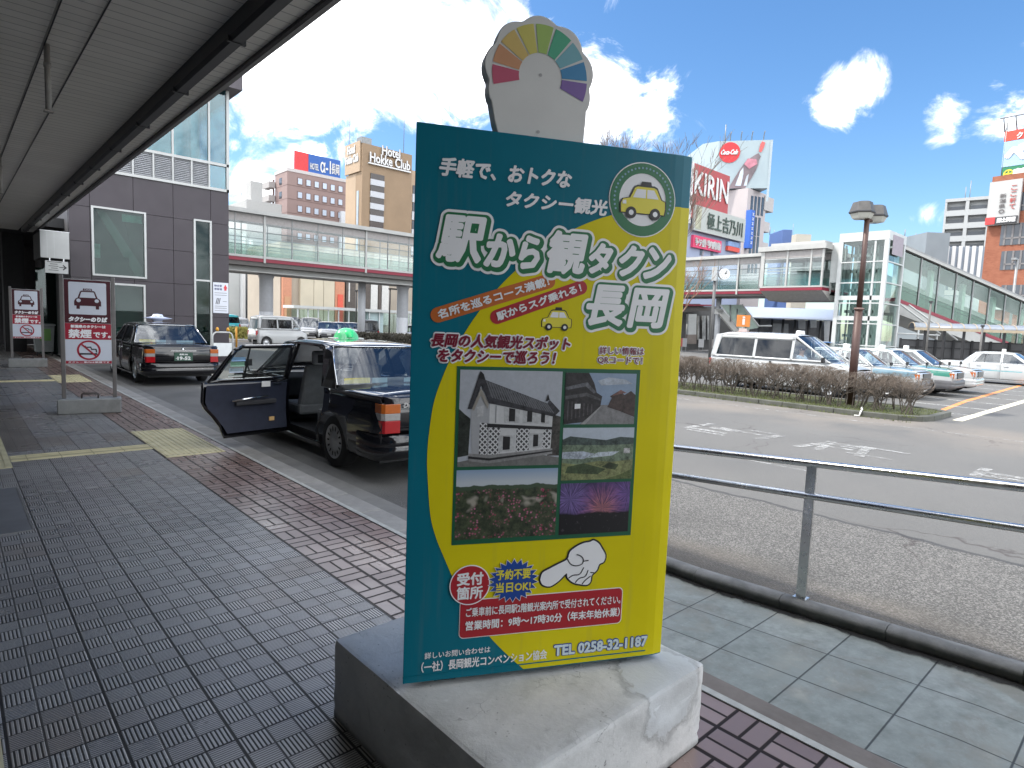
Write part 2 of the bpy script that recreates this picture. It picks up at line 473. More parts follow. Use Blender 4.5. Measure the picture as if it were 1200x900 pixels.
def slabs():
    m, n, b = shader_mat('stone_slabs')
    tc = n.node('ShaderNodeTexCoord').outputs['Object']
    sp = n.node('ShaderNodeSeparateXYZ', i0=tc); x, y = sp.outputs[0], sp.outputs[1]
    u = n.m('DIVIDE', n.m('SUBTRACT', x, 2.71), .365); v = n.m('DIVIDE', n.m('ADD', y, .1), .42)
    def edge(f, wdt): return n.mapr(n.m('ABSOLUTE', n.m('SUBTRACT', f, .5)), .5 - wdt, .5 - wdt * .4)
    j = n.m('MAXIMUM', edge(n.m('FRACT', u), .016), edge(n.m('FRACT', v), .014))
    rnd = n.wn(n.comb(n.m('FLOOR', u), n.m('FLOOR', v))).outputs['Value']
    g = n.noise(tc, 9, 7, .68); g2 = n.noise(tc, 2.2, 4, .6)
    c = n.mix(rnd, (.255, .275, .25), (.32, .335, .305))
    c = n.mix(n.mapr(g, .38, .66, 0, .75), c, (.165, .185, .165))
    st_ = n.m('MULTIPLY', n.mapr(n.noise(tc, 3.4, 8, .72, .6), .50, .64), .65)
    c = n.mix(st_, c, (.20, .19, .155))
    c = n.mix(n.m('MULTIPLY', n.mapr(n.noise(tc, 38, 5, .7), .58, .72), .5), c, (.36, .36, .33))
    c = n.mix(n.m('MULTIPLY', n.mapr(g2, .5, .7), n.mapr(g, .45, .6)), c, (.36, .355, .31))
    c = n.mix(n.m('MULTIPLY', j, .9), c, (.028, .03, .027))
    n.put(b.inputs['Base Color'], c)
    n.put(b.inputs['Roughness'], n.mapr(g, .3, .7, .45, .68))
    n.put(b.inputs['Normal'], n.node('ShaderNodeBump', Strength=.35, Distance=.006, Height=n.m('SUBTRACT', g, j)).outputs[0])
    return m

def concrete(name, c0, c1, stain=(.1, .1, .095), sc=5.0, rough=.8, bump=.4):
    m, n, b = shader_mat(name)
    tc = n.node('ShaderNodeTexCoord').outputs['Object']
    g = n.noise(tc, sc, 8, .65, .3); s = n.noise(tc, sc * .35, 5, .6); p = n.noise(tc, sc * 9, 4, .7)
    c = n.mix(n.mapr(g, .3, .7), c0, c1)
    c = n.mix(n.mapr(s, .52, .72, 0, .55), c, stain)
    c = n.mix(n.mapr(p, .66, .74, 0, .5), c, tuple(q * .5 for q in c0))
    n.put(b.inputs['Base Color'], c); b.inputs['Roughness'].default_value = rough
    n.put(b.inputs['Normal'], n.node('ShaderNodeBump', Strength=bump, Distance=.01, Height=n.m('ADD', g, n.m('MULTIPLY', p, .4))).outputs[0])
    return m

M_ASPH, M_PAVE, M_SLAB = asphalt(), paving(), slabs()
M_KERB = concrete('kerb_concrete', (.23, .22, .205), (.33, .32, .30), (.14, .135, .125), 4)
M_KERBD = concrete('kerb_mossy', (.062, .066, .055), (.11, .11, .095), (.035, .042, .022), 5)
M_CONC = concrete('weathered_concrete', (.34, .345, .34), (.50, .50, .49), (.20, .205, .20), 5.5, .8, .5)
M_CONCD = concrete('dull_concrete', (.22, .23, .225), (.31, .315, .31), (.14, .145, .14), 7)

rd = MB(); rd.box(-1500, 1500, -1500, 1500, ROAD - 1, ROAD)
tag(rd.build('road', M_ASPH), kind='structure')

pv = MB(); pv.box(-14, 2.535, -24, 34, -.6, 0)
tag(pv.build('pavement', M_PAVE), kind='structure')
pk = MB(); pk.box(2.535, 2.575, -24, 34, -.5, .004)
tag(pk.build('pavement_edge_kerb', mat('pale_edge_stone', (.42, .42, .39), .7, var=.2, vscale=14)), kind='structure')
kb = MB()
y = 2.9
while y < 34:
    kb.box(2.577, 2.80, y + .003, y + .597, -.5, -.012); y += .6
tag(kb.build('kerb', M_KERB, bevel=.012), kind='structure')
gt = MB(); gt.box(2.802, 3.12, 2.9, 34, -.5, ROAD + .004)
tag(gt.build('gutter_kerb', concrete('gutter_concrete', (.15, .148, .14), (.21, .205, .195), (.09, .088, .083), 3)), kind='structure')

# ramp of stone slabs down to the carriageway, beside the block
def rampz(yy): return 0.0 if yy < .5 else max(-.06 * (yy - .5), -.096)
rp = MB()
ys = [-8, .5, 1.0, 1.5, 2.1, 3.6]
rp.grid([[(2.70, q, rampz(q)), (3.80, q, rampz(q))] for q in ys], smooth=False)
rp.grid([[(2.70, q, -.5), (2.70, q, rampz(q))] for q in ys], smooth=False)
tag(rp.build('ramp_pavement', M_SLAB), kind='structure')
rk = MB(); rk.box(2.577, 2.699, -8, 2.9, -.5, -.006)
tag(rk.build('ramp_side_kerb', concrete('brown_kerb', (.15, .125, .11), (.21, .185, .165), (.09, .08, .07), 6)), kind='structure')
hk = MB()
q = -8.0
while q < 3.5:
    z0, z1 = rampz(q), rampz(q + .6)
    pr = [(3.835, -.03), (3.835, .035), (3.815, .05), (3.825, .07), (3.86, .085), (3.92, .08), (3.955, .055), (3.965, -.12)]
    hk.grid([[(a, q + .002, z0 + c) for a, c in pr], [(a, q + .598, z1 + c) for a, c in pr]], smooth=True)
    for yy_, zz_ in ((q + .002, z0), (q + .598, z1)): hk.poly([(a_, yy_, zz_ + c_) for a_, c_ in pr])
    q += .6
dg_ = MB(); dg_.grid([[(3.70, q_, rampz(q_) + .0022), (3.76, q_, rampz(q_) + .0024), (3.834, q_, rampz(q_) + .0026)] for q_ in ys], smooth=False)  # shadow and dirt at the kerb foot, painted as one dark strip
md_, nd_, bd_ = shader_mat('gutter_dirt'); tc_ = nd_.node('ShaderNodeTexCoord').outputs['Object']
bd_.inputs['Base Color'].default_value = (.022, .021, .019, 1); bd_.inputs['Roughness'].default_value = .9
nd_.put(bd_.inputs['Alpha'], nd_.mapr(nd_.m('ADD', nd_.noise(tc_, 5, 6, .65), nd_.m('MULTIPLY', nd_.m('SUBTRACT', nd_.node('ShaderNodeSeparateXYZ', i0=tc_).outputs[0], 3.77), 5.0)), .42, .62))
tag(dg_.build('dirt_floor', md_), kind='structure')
tag(hk.build('handrail_kerb', concrete('dark_kerb', (.13, .13, .122), (.25, .245, .23), (.03, .028, .026), 6, .8, .6)), kind='structure')

# tactile paving
def tactile():
    m, n, b = shader_mat('tactile_yellow')
    tc = n.node('ShaderNodeTexCoord').outputs['Object']
    sp = n.node('ShaderNodeSeparateXYZ', i0=tc)
    g = n.noise(tc, 5, 6, .65)
    fx, fy = n.m('FRACT', n.m('DIVIDE', sp.outputs[0], .30)), n.m('FRACT', n.m('DIVIDE', sp.outputs[1], .30))
    j = n.m('MAXIMUM', n.mapr(n.m('ABSOLUTE', n.m('SUBTRACT', fx, .5)), .482, .49), n.mapr(n.m('ABSOLUTE', n.m('SUBTRACT', fy, .5)), .482, .49))
    c = n.mix(n.mapr(g, .3, .7), (.52, .47, .27), (.66, .60, .39))
    c = n.mix(n.m('MULTIPLY', j, .7), c, (.14, .12, .06))
    n.put(b.inputs['Base Color'], c); b.inputs['Roughness'].default_value = .6
    return m
M_TAC = tactile()
tp = MB()
def tac_dots(x0, x1, y0, y1):
    tp.box(x0, x1, y0, y1, -.05, .005)
    nx, ny = round((x1 - x0) / .06), round((y1 - y0) / .06)
    for i in range(nx):
        for k in range(ny):
            cx, cy = x0 + (i + .5) * (x1 - x0) / nx, y0 + (k + .5) * (y1 - y0) / ny
            tp.lathe([(.016, .005), (.014, .0095), (.008, .0105), (0, .0105)], 6, (cx, cy, 0))
def tac_bars(x0, x1, y0, y1, along):
    tp.box(x0, x1, y0, y1, -.05, .005)
    for k in range(4):
        if along == 'x':
            c = y0 + (k + .5) * (y1 - y0) / 4; tp.box(x0 + .01, x1 - .01, c - .017, c + .017, .004, .0095)
        else:
            c = x0 + (k + .5) * (x1 - x0) / 4; tp.box(c - .017, c + .017, y0 + .01, y1 - .01, .004, .0095)
tac_dots(1.80, 2.44, 7.72, 9.62)
tac_dots(1.78, 2.42, 16.75, 18.6)
tac_bars(.46, 1.795, 8.30, 8.62, 'x')
tac_bars(.16, .455, 8.0, 10.4, 'y')
tac_bars(-3, 1.775, 17.1, 17.45, 'x')
tac_bars(-.22, .10, -2, 3.02, 'y')
tag(tp.build('tactile_pavement', M_TAC), kind='structure')
# smooth access cover set in the paving
mc = MB(); mc.box(-.45, .42, 5.65, 7.1, -.05, .004)
tag(mc.build('access_cover_floor', mat('slate_cover', (.16, .165, .175), .45, var=.2, vscale=3)), kind='structure')
me_ = MB()
me_.box(.42, .432, 5.65, 7.1, -.05, .006); me_.box(-.45, .432, 5.638, 5.65, -.05, .006); me_.box(-.45, .432, 7.1, 7.112, -.05, .006)
tag(me_.build('cover_frame_floor', mat('cover_rim', (.3, .3, .3), .4, .6)), kind='structure')

# road paint
def wornpaint(name, col, lo=.38, hi=.58):
    m, n, b = shader_mat(name)
    nt = m.node_tree
    tc = n.node('ShaderNodeTexCoord').outputs['Object']
    g = n.noise(tc, 7, 9, .72); f = n.noise(tc, 60, 3, .6)
    a = n.mapr(n.m('ADD', n.m('MULTIPLY', g, .75), n.m('MULTIPLY', f, .25)), lo, hi)
    b.inputs['Base Color'].default_value = (*col, 1); b.inputs['Roughness'].default_value = .7
    n.put(b.inputs['Alpha'], a)
    return m
M_PW = wornpaint('worn_white_paint', (.52, .52, .50))
M_PWF = wornpaint('faded_white_paint', (.36, .36, .35), .42, .62)
M_PO = wornpaint('worn_orange_paint', (.62, .24, .08), .28, .5)
M_PY = wornpaint('cream_paint', (.62, .58, .44), .28, .45)
def strip(mb, a, b, wd, z=ROAD + .004):
    a, b = Vector((a[0], a[1], z)), Vector((b[0], b[1], z))
    d = (b - a).normalized(); s = Vector((-d.y, d.x, 0)) * wd / 2
    mb.poly([a + s, b + s, b - s, a - s])
lt = MB()
strip(lt, (16.9, 3.43), (40, 3.43), .20)
tag(lt.build('lot_road_marking', M_PY), kind='structure')
ot = MB()
strip(ot, (18.2, 4.16), (23, 4.5), .14); strip(ot, (22.9, 4.5), (48, 5.45), .16)
tag(ot.build('orange_road_marking', M_PO), kind='structure')
st = MB()
for k, xx in enumerate([18.5, 20.6, 22.9, 25.4, 27.9, 30.4, 33, 35.6]):
    strip(st, (xx, 3.55), (xx + .05, 5.6 + .05 * k), .13, ROAD + .006)
tag(st.build('stall_road_marking', M_PW), kind='structure')
# worn lettering on the carriageway: broken bars of paint
rm = MB()
rr = random.Random(3)
for (x0, y0, ln) in ((9.85, 4.7, 1.65), (9.95, 2.75, 1.55), (9.9, -.1, 2.1)):
    for k in range(9):
        a = x0 + rr.uniform(0, 1.1); wd = rr.choice((.1, .12, .16))
        if rr.random() < .6:
            s0 = y0 + rr.uniform(0, ln * .5); strip(rm, (a, s0), (a, s0 + rr.uniform(.4, ln * .5)), wd, ROAD + .004 + .0006 * k)
        else:
            s0 = y0 + rr.uniform(0, ln); strip(rm, (x0 + rr.uniform(0, .3), s0), (x0 + rr.uniform(.7, 1.2), s0 + rr.uniform(-.2, .2)), .14, ROAD + .004 + .0006 * k)
strip(rm, (8.25, 5.6), (8.3, 3.2), .06); strip(rm, (14.3, 10), (14.6, -2), .07)
tag(rm.build('faded_road_marking', M_PWF), kind='structure')
ra = MB()
for (p, q) in (((3.75, 7.05), (3.95, 7.3)), ((3.9, 5.15), (4.25, 5.35)), ((4.1, 8.3), (4.5, 8.4)), ((3.7, 12.4), (4.1, 12.5)), ((3.9, 13.9), (4.2, 13.95)), ((3.62, 10.3), (3.85, 10.42)), ((8.6, 25), (8.9, 27)), ((7, 19), (7.2, 20.5))):
    strip(ra, p, q, .13)
tag(ra.build('rank_road_marking', M_PWF), kind='structure')

# planted island
def island_outline(x0=15.35, x1=18.2, y0=3.72, y1=16.5, rad=.9):
    pts = [(x0 - .0, y1), (x0, y0 + 1.2), (x0 + .15, y0 + .5), (x0 + .45, y0 + .12), (x0 + .9, y0), (x1 - .5, y0), (x1 - .1, y0 + .35), (x1, y0 + .9), (x1, y1)]
    return pts
IS = island_outline()
si = MB(); si.prism([(a + (.14 if a < 16 else -.1), max(b, 3.85)) for a, b in IS], -.2, -.012)
tag(si.build('island_ground', concrete('mossy_soil', (.045, .05, .022), (.09, .10, .04), (.06, .045, .03), 6, .95, .8)), kind='structure')
ik = MB()
for i in range(len(IS) - 1):
    a, b = Vector(IS[i]), Vector(IS[i + 1])
    if i in (4,): pass
    nseg = max(1, round((b - a).length / .62))
    for k in range(nseg):
        p, q = a.lerp(b, k / nseg), a.lerp(b, (k + 1) / nseg)
        d = (q - p).normalized(); s = Vector((-d.y, d.x)) * .15
        e = d * .004
        ik.prism([tuple(p + e), tuple(q - e), tuple(q - e + s), tuple(p + e + s)], -.3, .02)
tag(ik.build('island_kerb', M_KERBD, bevel=.015), kind='structure')
gr = MB(); rg = random.Random(5)
for k in range(5200):
    gx = 15.5 + rg.random() ** 1.6 * 2.4; gy = 3.9 + rg.random() * 9.2
    if k % 8 == 0: gx, gy = 15.33 - rg.random() * .06, 3.9 + rg.random() ** .8 * 8
    zb = -.012 if gx > 15.4 else ROAD
    h = .02 + .05 * rg.random(); a = rg.random() * 6.28; dx, dy = .008 * math.cos(a), .008 * math.sin(a); l = .03 * (rg.random() - .5)
    gr.add([(gx - dx, gy - dy, zb), (gx + dx, gy + dy, zb), (gx + l, gy + l, zb + h)], [(0, 1, 2)])
tag(gr.build('grass', mat('moss_green', (.10, .12, .035), .9, var=.4, vscale=3)), kind='stuff')
# ------------------------------------------------------------------ station canopy over the pavement
def soffitmat():
    m, n, b = shader_mat('soffit_slats')
    tc = n.node('ShaderNodeTexCoord').outputs['Object']; sp = n.node('ShaderNodeSeparateXYZ', i0=tc)
    f = n.m('ABSOLUTE', n.m('SUBTRACT', n.m('FRACT', n.m('DIVIDE', sp.outputs[1], .15)), .5))
    gap = n.mapr(f, .45, .48)
    lip = n.mapr(n.m('FRACT', n.m('DIVIDE', sp.outputs[1], .15)), .0, 1.0)
    rnd = n.wn(n.comb(n.m('FLOOR', n.m('DIVIDE', sp.outputs[1], .15)), 0)).outputs['Value']
    g = n.noise(tc, .8, 5, .6)
    jl = n.m('MAXIMUM', n.mapr(n.m('ABSOLUTE', n.m('SUBTRACT', sp.outputs[0], .73)), .012, .008), n.mapr(n.m('ABSOLUTE', n.m('SUBTRACT', sp.outputs[0], 1.01)), .012, .008))
    c = n.mix(rnd, (.74, .72, .66), (.80, .78, .72)); c = n.mix(n.mapr(g, .4, .75, 0, .5), c, (.62, .60, .55))
    c = n.mix(n.m('MULTIPLY', n.m('MAXIMUM', gap, jl), .62), c, (.04, .04, .04))
    n.put(b.inputs['Base Color'], c); b.inputs['Roughness'].default_value = .42
    n.put(b.inputs['Normal'], n.node('ShaderNodeBump', Strength=.5, Distance=.012, Height=n.m('SUBTRACT', n.m('MULTIPLY', lip, .6), gap)).outputs[0])
    return m
M_SOF = soffitmat()
M_DKM = mat('dark_metal', (.045, .045, .047), .45, .3, var=.2, vscale=3)
M_GRM = mat('grey_metal', (.22, .225, .225), .45, .4, var=.15, vscale=4)
M_WHM = mat('white_metal', (.46, .47, .46), .45, var=.07, vscale=2)
M_ALU = mat('aluminium', (.60, .62, .63), .35, .7, var=.06)
CN = thing('station_canopy', 'long grey slatted canopy with dark fascia over the pavement', 'canopy', (0, 0, 0))
CZ = 4.0
q = MB(); q.box(-6, 1.76, -22, 25, CZ, CZ + .1); q.box(1.88, 2.13, -22, 25, CZ - .02, CZ + .1); q.build('soffit', M_SOF, CN)
q = MB(); q.prism([(1.755, CZ + .2), (1.755, CZ - .13), (1.78, CZ - .16), (1.86, CZ - .16), (1.885, CZ - .13), (1.885, CZ + .2)], -22, 23.9, 'y'); q.build('edge_beam', M_DKM, CN)
q = MB(); q.prism([(2.125, CZ + .1), (2.125, CZ - .05), (2.15, CZ - .06), (2.16, CZ - .01), (2.28, CZ + .03), (2.30, CZ + .10), (2.30, CZ + .36), (2.20, CZ + .40), (2.1, CZ + .40)], -22, 23.9, 'y'); q.build('fascia', mat('fascia_brown', (.055, .052, .052), .5, .2, var=.2, vscale=2), CN)
q = MB(); q.box(-6.2, 2.12, -22, 25, CZ + .11, CZ + .38); q.build('roof_deck', M_GRM, CN)
for yy in [2.2 + 1.62 * k for k in range(14)]:
    q = MB(); q.box(1.748, 1.892, yy, yy + .03, CZ - .165, CZ - .12); q.build('beam_joint', M_DKM, CN)
q = MB(); q.box(-5.1, -4.9, -22, 25, 0, CZ); q.box(-4.9, .6, -22.2, -22, 0, CZ); q.build('back_wall', mat('station_wall_dark', (.05, .05, .055), .5, var=.2), CN)  # unseen walls, added to darken the light under the canopy
rust = concrete('rusty_white_paint', (.30, .28, .25), (.42, .40, .37), (.16, .07, .035), 9, .6)
for (px, py, zb) in ((57, 130, 3.42), (1, 226, 3.42)):
    p = onZ(px, py, zb)
    hp = thing('hanging_pipe', ('rust-streaked pipe hanging from the canopy slats nearest the corner of the photo' if px > 10 else 'rusty pipe hanging from the canopy at the left edge'), 'pipe', (p.x, p.y, zb))
    q = MB(); q.tube([(0, 0, 0), (0, 0, CZ - zb)], .024, 10); q.build('tube', rust, hp)
    q = MB(); q.box(-.035, .035, -.035, .035, -.012, .0); q.build('end_plate', rust, hp)
    q = MB(); q.tube([(0, 0, .38), (0, 0, .42)], .03, 10); q.build('collar', rust, hp)
cb = MB()
for x0 in (.735, 1.005): cb.tube([(x0, -4, CZ - .015), (x0, 10, CZ - .02), (x0, 24, CZ - .015)], .006, 5)
cb.build('cable', M_DKM, CN)

# ------------------------------------------------------------------ station annex with dark panels
AN = thing('station_annex', 'dark aubergine panelled station building with white framed windows and louvres', 'building', (0, 0, 0))
AY = 24.0
def subrects(r, holes):
    rs = [r]
    for h in holes:
        out = []
        for (x0, z0, x1, z1) in rs:
            if h[0] >= x1 or h[2] <= x0 or h[1] >= z1 or h[3] <= z0: out.append((x0, z0, x1, z1)); continue
            if h[0] > x0: out.append((x0, z0, h[0], z1))
            if h[2] < x1: out.append((h[2], z0, x1, z1))
            a, b = max(x0, h[0]), min(x1, h[2])
            if h[1] > z0: out.append((a, z0, b, h[1]))
            if h[3] < z1: out.append((a, h[3], b, z1))
        rs = out
    return rs
wins = [(3.53, 2.72, 5.07, 4.92), (3.53, .35, 5.02, 2.52), (6.54, .25, 7.13, 4.93)]
M_PAN = mat('aubergine_panel', (.034, .026, .034), .42, .0, var=.10, vscale=1.2, rvar=.06)
xs, zs = [2.95, 3.5, 4.71, 5.9, 7.11, 7.73], [-.1, .42, 1.52, 2.63, 3.77, 4.87, 6.02]
q = MB()
for i in range(5):
    for k in range(6):
        for (a, b, c, d) in subrects((xs[i] + .007, zs[k] + .007, xs[i + 1] - .007, zs[k + 1] - .007), wins):
            q.box(a, c, AY, AY + .08, b, d)
for k in range(6):
    for yy in range(0, 10): q.box(7.66, 7.73, AY + .09 + yy * 1.2, AY + 1.28 + yy * 1.2, zs[k] + .007, zs[k + 1] - .007)
q.build('wall_panel', M_PAN, AN)
q = MB()
for (a, b, c, d) in subrects((2.95, -.1, 7.66, 6.02), wins): q.box(a, c, AY + .081, AY + .3, b, d)
q.box(2.95, 7.655, AY + .5, AY + 12, -.1, 6.02)
q.build('joint_backing', mat('joint_grey', (.24, .23, .24), .7), AN)
G_BLD = glass('annex_glass', (.46, .62, .58), .4, .015, .012)
G_TEAL = glass('teal_glass', (.42, .74, .78), .8, .02, .05)
M_INT = mat('dim_interior', (.045, .07, .066), .8, var=.4, vscale=.8)
def window(x0, z0, x1, z1, mull=(), trans=(), fw=.06, par=AN, yy=AY, gl=None, deep=.35):
    q = MB(); q.box(x0, x0 + fw, yy - .05, yy + .1, z0, z1); q.box(x1 - fw, x1, yy - .05, yy + .1, z0, z1)
    q.box(x0 + fw, x1 - fw, yy - .05, yy + .1, z0, z0 + fw); q.box(x0 + fw, x1 - fw, yy - .05, yy + .1, z1 - fw, z1)
    for m_ in mull: q.box(m_ - fw / 3, m_ + fw / 3, yy - .04, yy + .08, z0 + fw, z1 - fw)
    for t in trans: q.box(x0 + fw, x1 - fw, yy - .045, yy + .085, t - fw / 2, t + fw / 2)
    o = q.build('window', M_WHM, par)
    q = MB(); q.box(x0 + fw, x1 - fw, yy + .02, yy + .035, z0 + fw, z1 - fw); q.build('pane', gl or G_BLD, o)
    q = MB(); q.box(x0, x1, yy + deep, yy + deep + .05, z0, z1); q.build('blind', M_INT, o)  # panel whose dark colour stands for the dim room
    return o
wA = window(3.53, 2.72, 5.07, 4.92)
window(3.53, .35, 5.02, 2.52); window(6.54, .25, 7.13, 4.93, (), (2.81,))
# reflections of the big window, imitated by coloured shapes behind the pane
q = MB(); q.prism([(3.7, 4.85), (3.95, 4.85), (5.0, 3.1), (5.0, 2.78), (4.8, 2.78)], AY + .25, AY + .30, 'y'); q.build('stair_string', mat('stair_grey', (.20, .215, .20), .6), wA)
q = MB(); q.prism([(3.6, 3.4), (4.6, 3.4), (4.6, 2.74), (3.6, 2.74)], AY + .2, AY + .24, 'y'); q.prism([(4.45, 4.86), (5.0, 4.86), (5.0, 3.9), (4.7, 3.7)], AY + .28, AY + .32, 'y'); q.build('inner_beam', mat('beam_dark', (.03, .036, .034), .5), wA)
q = MB(); q.box(3.6, 3.78, AY + .12, AY + .16, 3.3, 3.75); q.box(4.4, 4.98, AY + .12, AY + .14, 4.55, 4.8); q.build('inner_notice', mat('pale_aqua', (.30, .46, .42), .6, var=.4, vscale=6), wA)
# upper band: louvres and teal glazing
lv = MB()
for a, b in ((3.0, 3.55), (3.6, 4.13), (4.18, 4.68), (4.74, 5.28), (5.34, 5.87), (5.94, 6.46), (6.52, 7.02)):
    z = 6.14
    while z < 6.86:
        lv.prism([(AY - .02, z), (AY + .05, z + .05), (AY + .055, z + .045), (AY - .012, z - .005)], a, b, 'x'); z += .06
lv.box(3.0, 7.03, AY + .08, AY + .1, 6.1, 6.9)
lv.build('louvre', mat('louvre_grey', (.46, .47, .49), .5), AN)
q = MB(); q.box(2.9, 7.72, AY - .06, AY + .12, 6.02, 6.11); q.box(2.9, 7.72, AY - .06, AY + .12, 6.90, 6.99)
for xx in (3.57, 4.15, 4.71, 5.31, 5.90, 6.49, 7.06): q.box(xx - .025, xx + .025, AY - .05, AY + .1, 6.11, 6.90)
for xx in (4.71, 5.9, 7.06): q.box(xx - .03, xx + .03, AY - .05, AY + .1, 6.99, 9.7)
q.box(7.64, 7.73, AY - .06, AY + .12, 6.02, 9.7)
q.build('glazing_frame', M_WHM, AN)
q = MB(); q.box(2.9, 7.64, AY + .01, AY + .03, 6.99, 9.7); q.box(7.09, 7.64, AY + .01, AY + .03, 6.11, 6.9); q.build('upper_glazing', G_TEAL, AN)
q = MB()
for xx in (4.3, 5.2, 6.25, 6.75): q.box(xx, xx + .22, AY + 1.0, AY + 1.3, 6.9, 9.6)
q.box(2.9, 7.6, AY + 3, AY + 3.2, 6.1, 9.7); q.box(2.9, 7.6, AY + .3, AY + 3, 6.0, 6.1)
q.build('inner_column', mat('teal_interior', (.20, .40, .42), .7), AN)
q = MB(); q.box(7.655, 7.72, AY + .13, AY + 12, 6.02, 9.7); q.build('side_glazing', G_TEAL, AN)
q = MB(); q.box(2.9, 8.05, AY - .5, AY + 12, 9.72, 10.45); q.box(7.3, 8.05, AY - .5, AY + 12, 9.55, 9.72); q.build('roof', mat('roof_box', (.07, .06, .07), .5, var=.1), AN)
# notice on the wall
q = MB(); q.box(7.17, 7.70, AY - .025, AY - .003, 1.68, 2.78); nt_ = q.build('notice_board', mat('notice_white', (.62, .64, .70), .5, var=.03), AN)
fr_ = lambda u, v, l: (u, AY - .025 - l, v)
text('待合室', (7.21, 2.62, 7.47, 2.70), .002, mat('ink_blue', (.10, .11, .2), .5), nt_, .003, frame=fr_); text('停車場', (7.21, 2.50, 7.47, 2.58), .002, MATS['ink_blue'], nt_, .003, frame=fr_)
q = MB(); q.poly([(a, AY - .028, b) for a, b in ((7.55, 2.5), (7.63, 2.5), (7.63, 2.58), (7.66, 2.58), (7.59, 2.72), (7.52, 2.58), (7.55, 2.58))]); q.build('arrow', mat('arrow_red', (.60, .05, .06), .5), nt_)
q = MB()
for k in range(3): q.poly([(7.25 + k * .05 + a, AY - .028, b) for a, b in ((0, 2.0), (.025, 2.0), (.075, 2.22), (.05, 2.22))])
for zz in (2.4, 2.32, 2.1, 1.92, 1.85, 1.76): q.box(7.22 if zz != 2.1 else 7.5, 7.64, AY - .028, AY - .026, zz, zz + .012)
q.build('notice_mark', mat('ink_black', (.03, .03, .035), .5), nt_)

# dark recess left of the annex
RC = thing('passage_entrance', 'dark station passage under the canopy beside the annex', 'building', (0, 0, 0))
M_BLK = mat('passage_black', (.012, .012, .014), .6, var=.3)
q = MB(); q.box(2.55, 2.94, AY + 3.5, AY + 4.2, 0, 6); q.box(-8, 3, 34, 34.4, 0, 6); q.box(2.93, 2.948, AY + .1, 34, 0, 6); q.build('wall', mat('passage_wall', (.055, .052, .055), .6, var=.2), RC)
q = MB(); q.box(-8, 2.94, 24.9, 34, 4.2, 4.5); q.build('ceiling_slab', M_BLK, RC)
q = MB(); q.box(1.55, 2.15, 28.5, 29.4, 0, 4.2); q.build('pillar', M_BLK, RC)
q = MB(); q.box(2.35, 2.92, 27.2, 27.24, 0, 3.0); q.build('glass_screen', glass('green_screen', (.28, .46, .40), .5, .03, .02), RC)
q = MB(); q.box(.2, 1.52, 32.5, 32.6, 1.0, 2.4); q.build('lit_window', mat('pale_daylight_panel', (.62, .72, .68), .5, var=.1), RC)  # pale panel standing in for daylight seen through the far gap
q = MB(); q.box(-.8, 1.5, 31.6, 31.7, 2.6, 3.6)
for zz in (2.7, 3.1, 3.5): q.box(-.8, 1.5, 31.55, 31.6, zz, zz + .12)
q.build('shutter', mat('shutter_grey', (.16, .16, .155), .6), RC)
q = MB(); q.box(.9, 1.5, 31.5, 31.54, 2.85, 3.05); q.build('orange_panel', mat('orange_panel', (.45, .13, .03), .6), RC)
BX = thing('white_box_light', 'white box on a bracket at the mouth of the dark passage', 'sign box', (2.12, 23.0, 3.1))
q = MB(); q.box(0, .70, 0, .03, .0, .78); q.build('face_panel', M_WHM, BX)
q = MB(); q.box(0, .70, .032, 1.9, .0, .77); q.build('casing', mat('casing_dark', (.03, .03, .032), .5), BX)
q = MB(); q.box(-.01, .71, -.008, .03, .782, .80); q.box(.16, .165, -.004, -.001, .02, .76); q.box(.33, .335, -.004, -.001, .02, .76); q.build('trim', M_ALU, BX)
AS = thing('arrow_sign', 'small white sign with a black right arrow under the white box', 'sign', (2.22, 23.0, 2.66))
q = MB(); q.box(0, .56, 0, .03, 0, .36); q.build('plate', M_WHM, AS)
q = MB(); q.box(.34, .48, -.004, -.001, .17, .19); q.poly([(a, -.003, b) for a, b in ((.44, .10), (.53, .18), (.44, .26), (.42, .24), (.48, .18), (.42, .12))]); q.build('arrow', T_BLACK, AS)
q = MB()
for k, (a, b) in enumerate(((.05, .40), (.12, .30), (.08, .32), (.14, .30), (.08, .32))): q.box(a, b, -.004, -.001, .32 - k * .06, .335 - k * .06)
q.build('line', T_BLACK, AS)
q = MB(); q.box(.1, .13, .005, .03, .36, .45); q.box(.44, .47, .005, .03, .36, .45); q.build('hanger', M_ALU, AS)
BN = thing('wheeled_bin', 'grey wheeled bin with a green front panel at the back of the passage', 'bin', (2.43, 26.2, 0))
q = MB(); q.prism([(-.24, .14), (.24, .14), (.29, 1.02), (-.29, 1.02)], -.25, .25, 'y'); q.build('bin_body', mat('bin_grey', (.16, .18, .18), .6), BN, bevel=.02)
q = MB(); q.box(-.31, .31, -.29, .27, 1.022, 1.08); q.build('lid', mat('bin_lid', (.22, .24, .24), .6), BN, bevel=.015)
q = MB(); q.box(-.13, .17, -.275, -.262, .52, .92); q.build('green_panel', mat('bin_green', (.10, .24, .05), .6), BN)
for sx in (-.2, .2):
    q = MB(); q.lathe([(0, -.02), (.07, -.02), (.07, .02), (0, .02)], 14, (sx, -.18, .07), 'x'); q.build('wheel', M_BLK, BN)

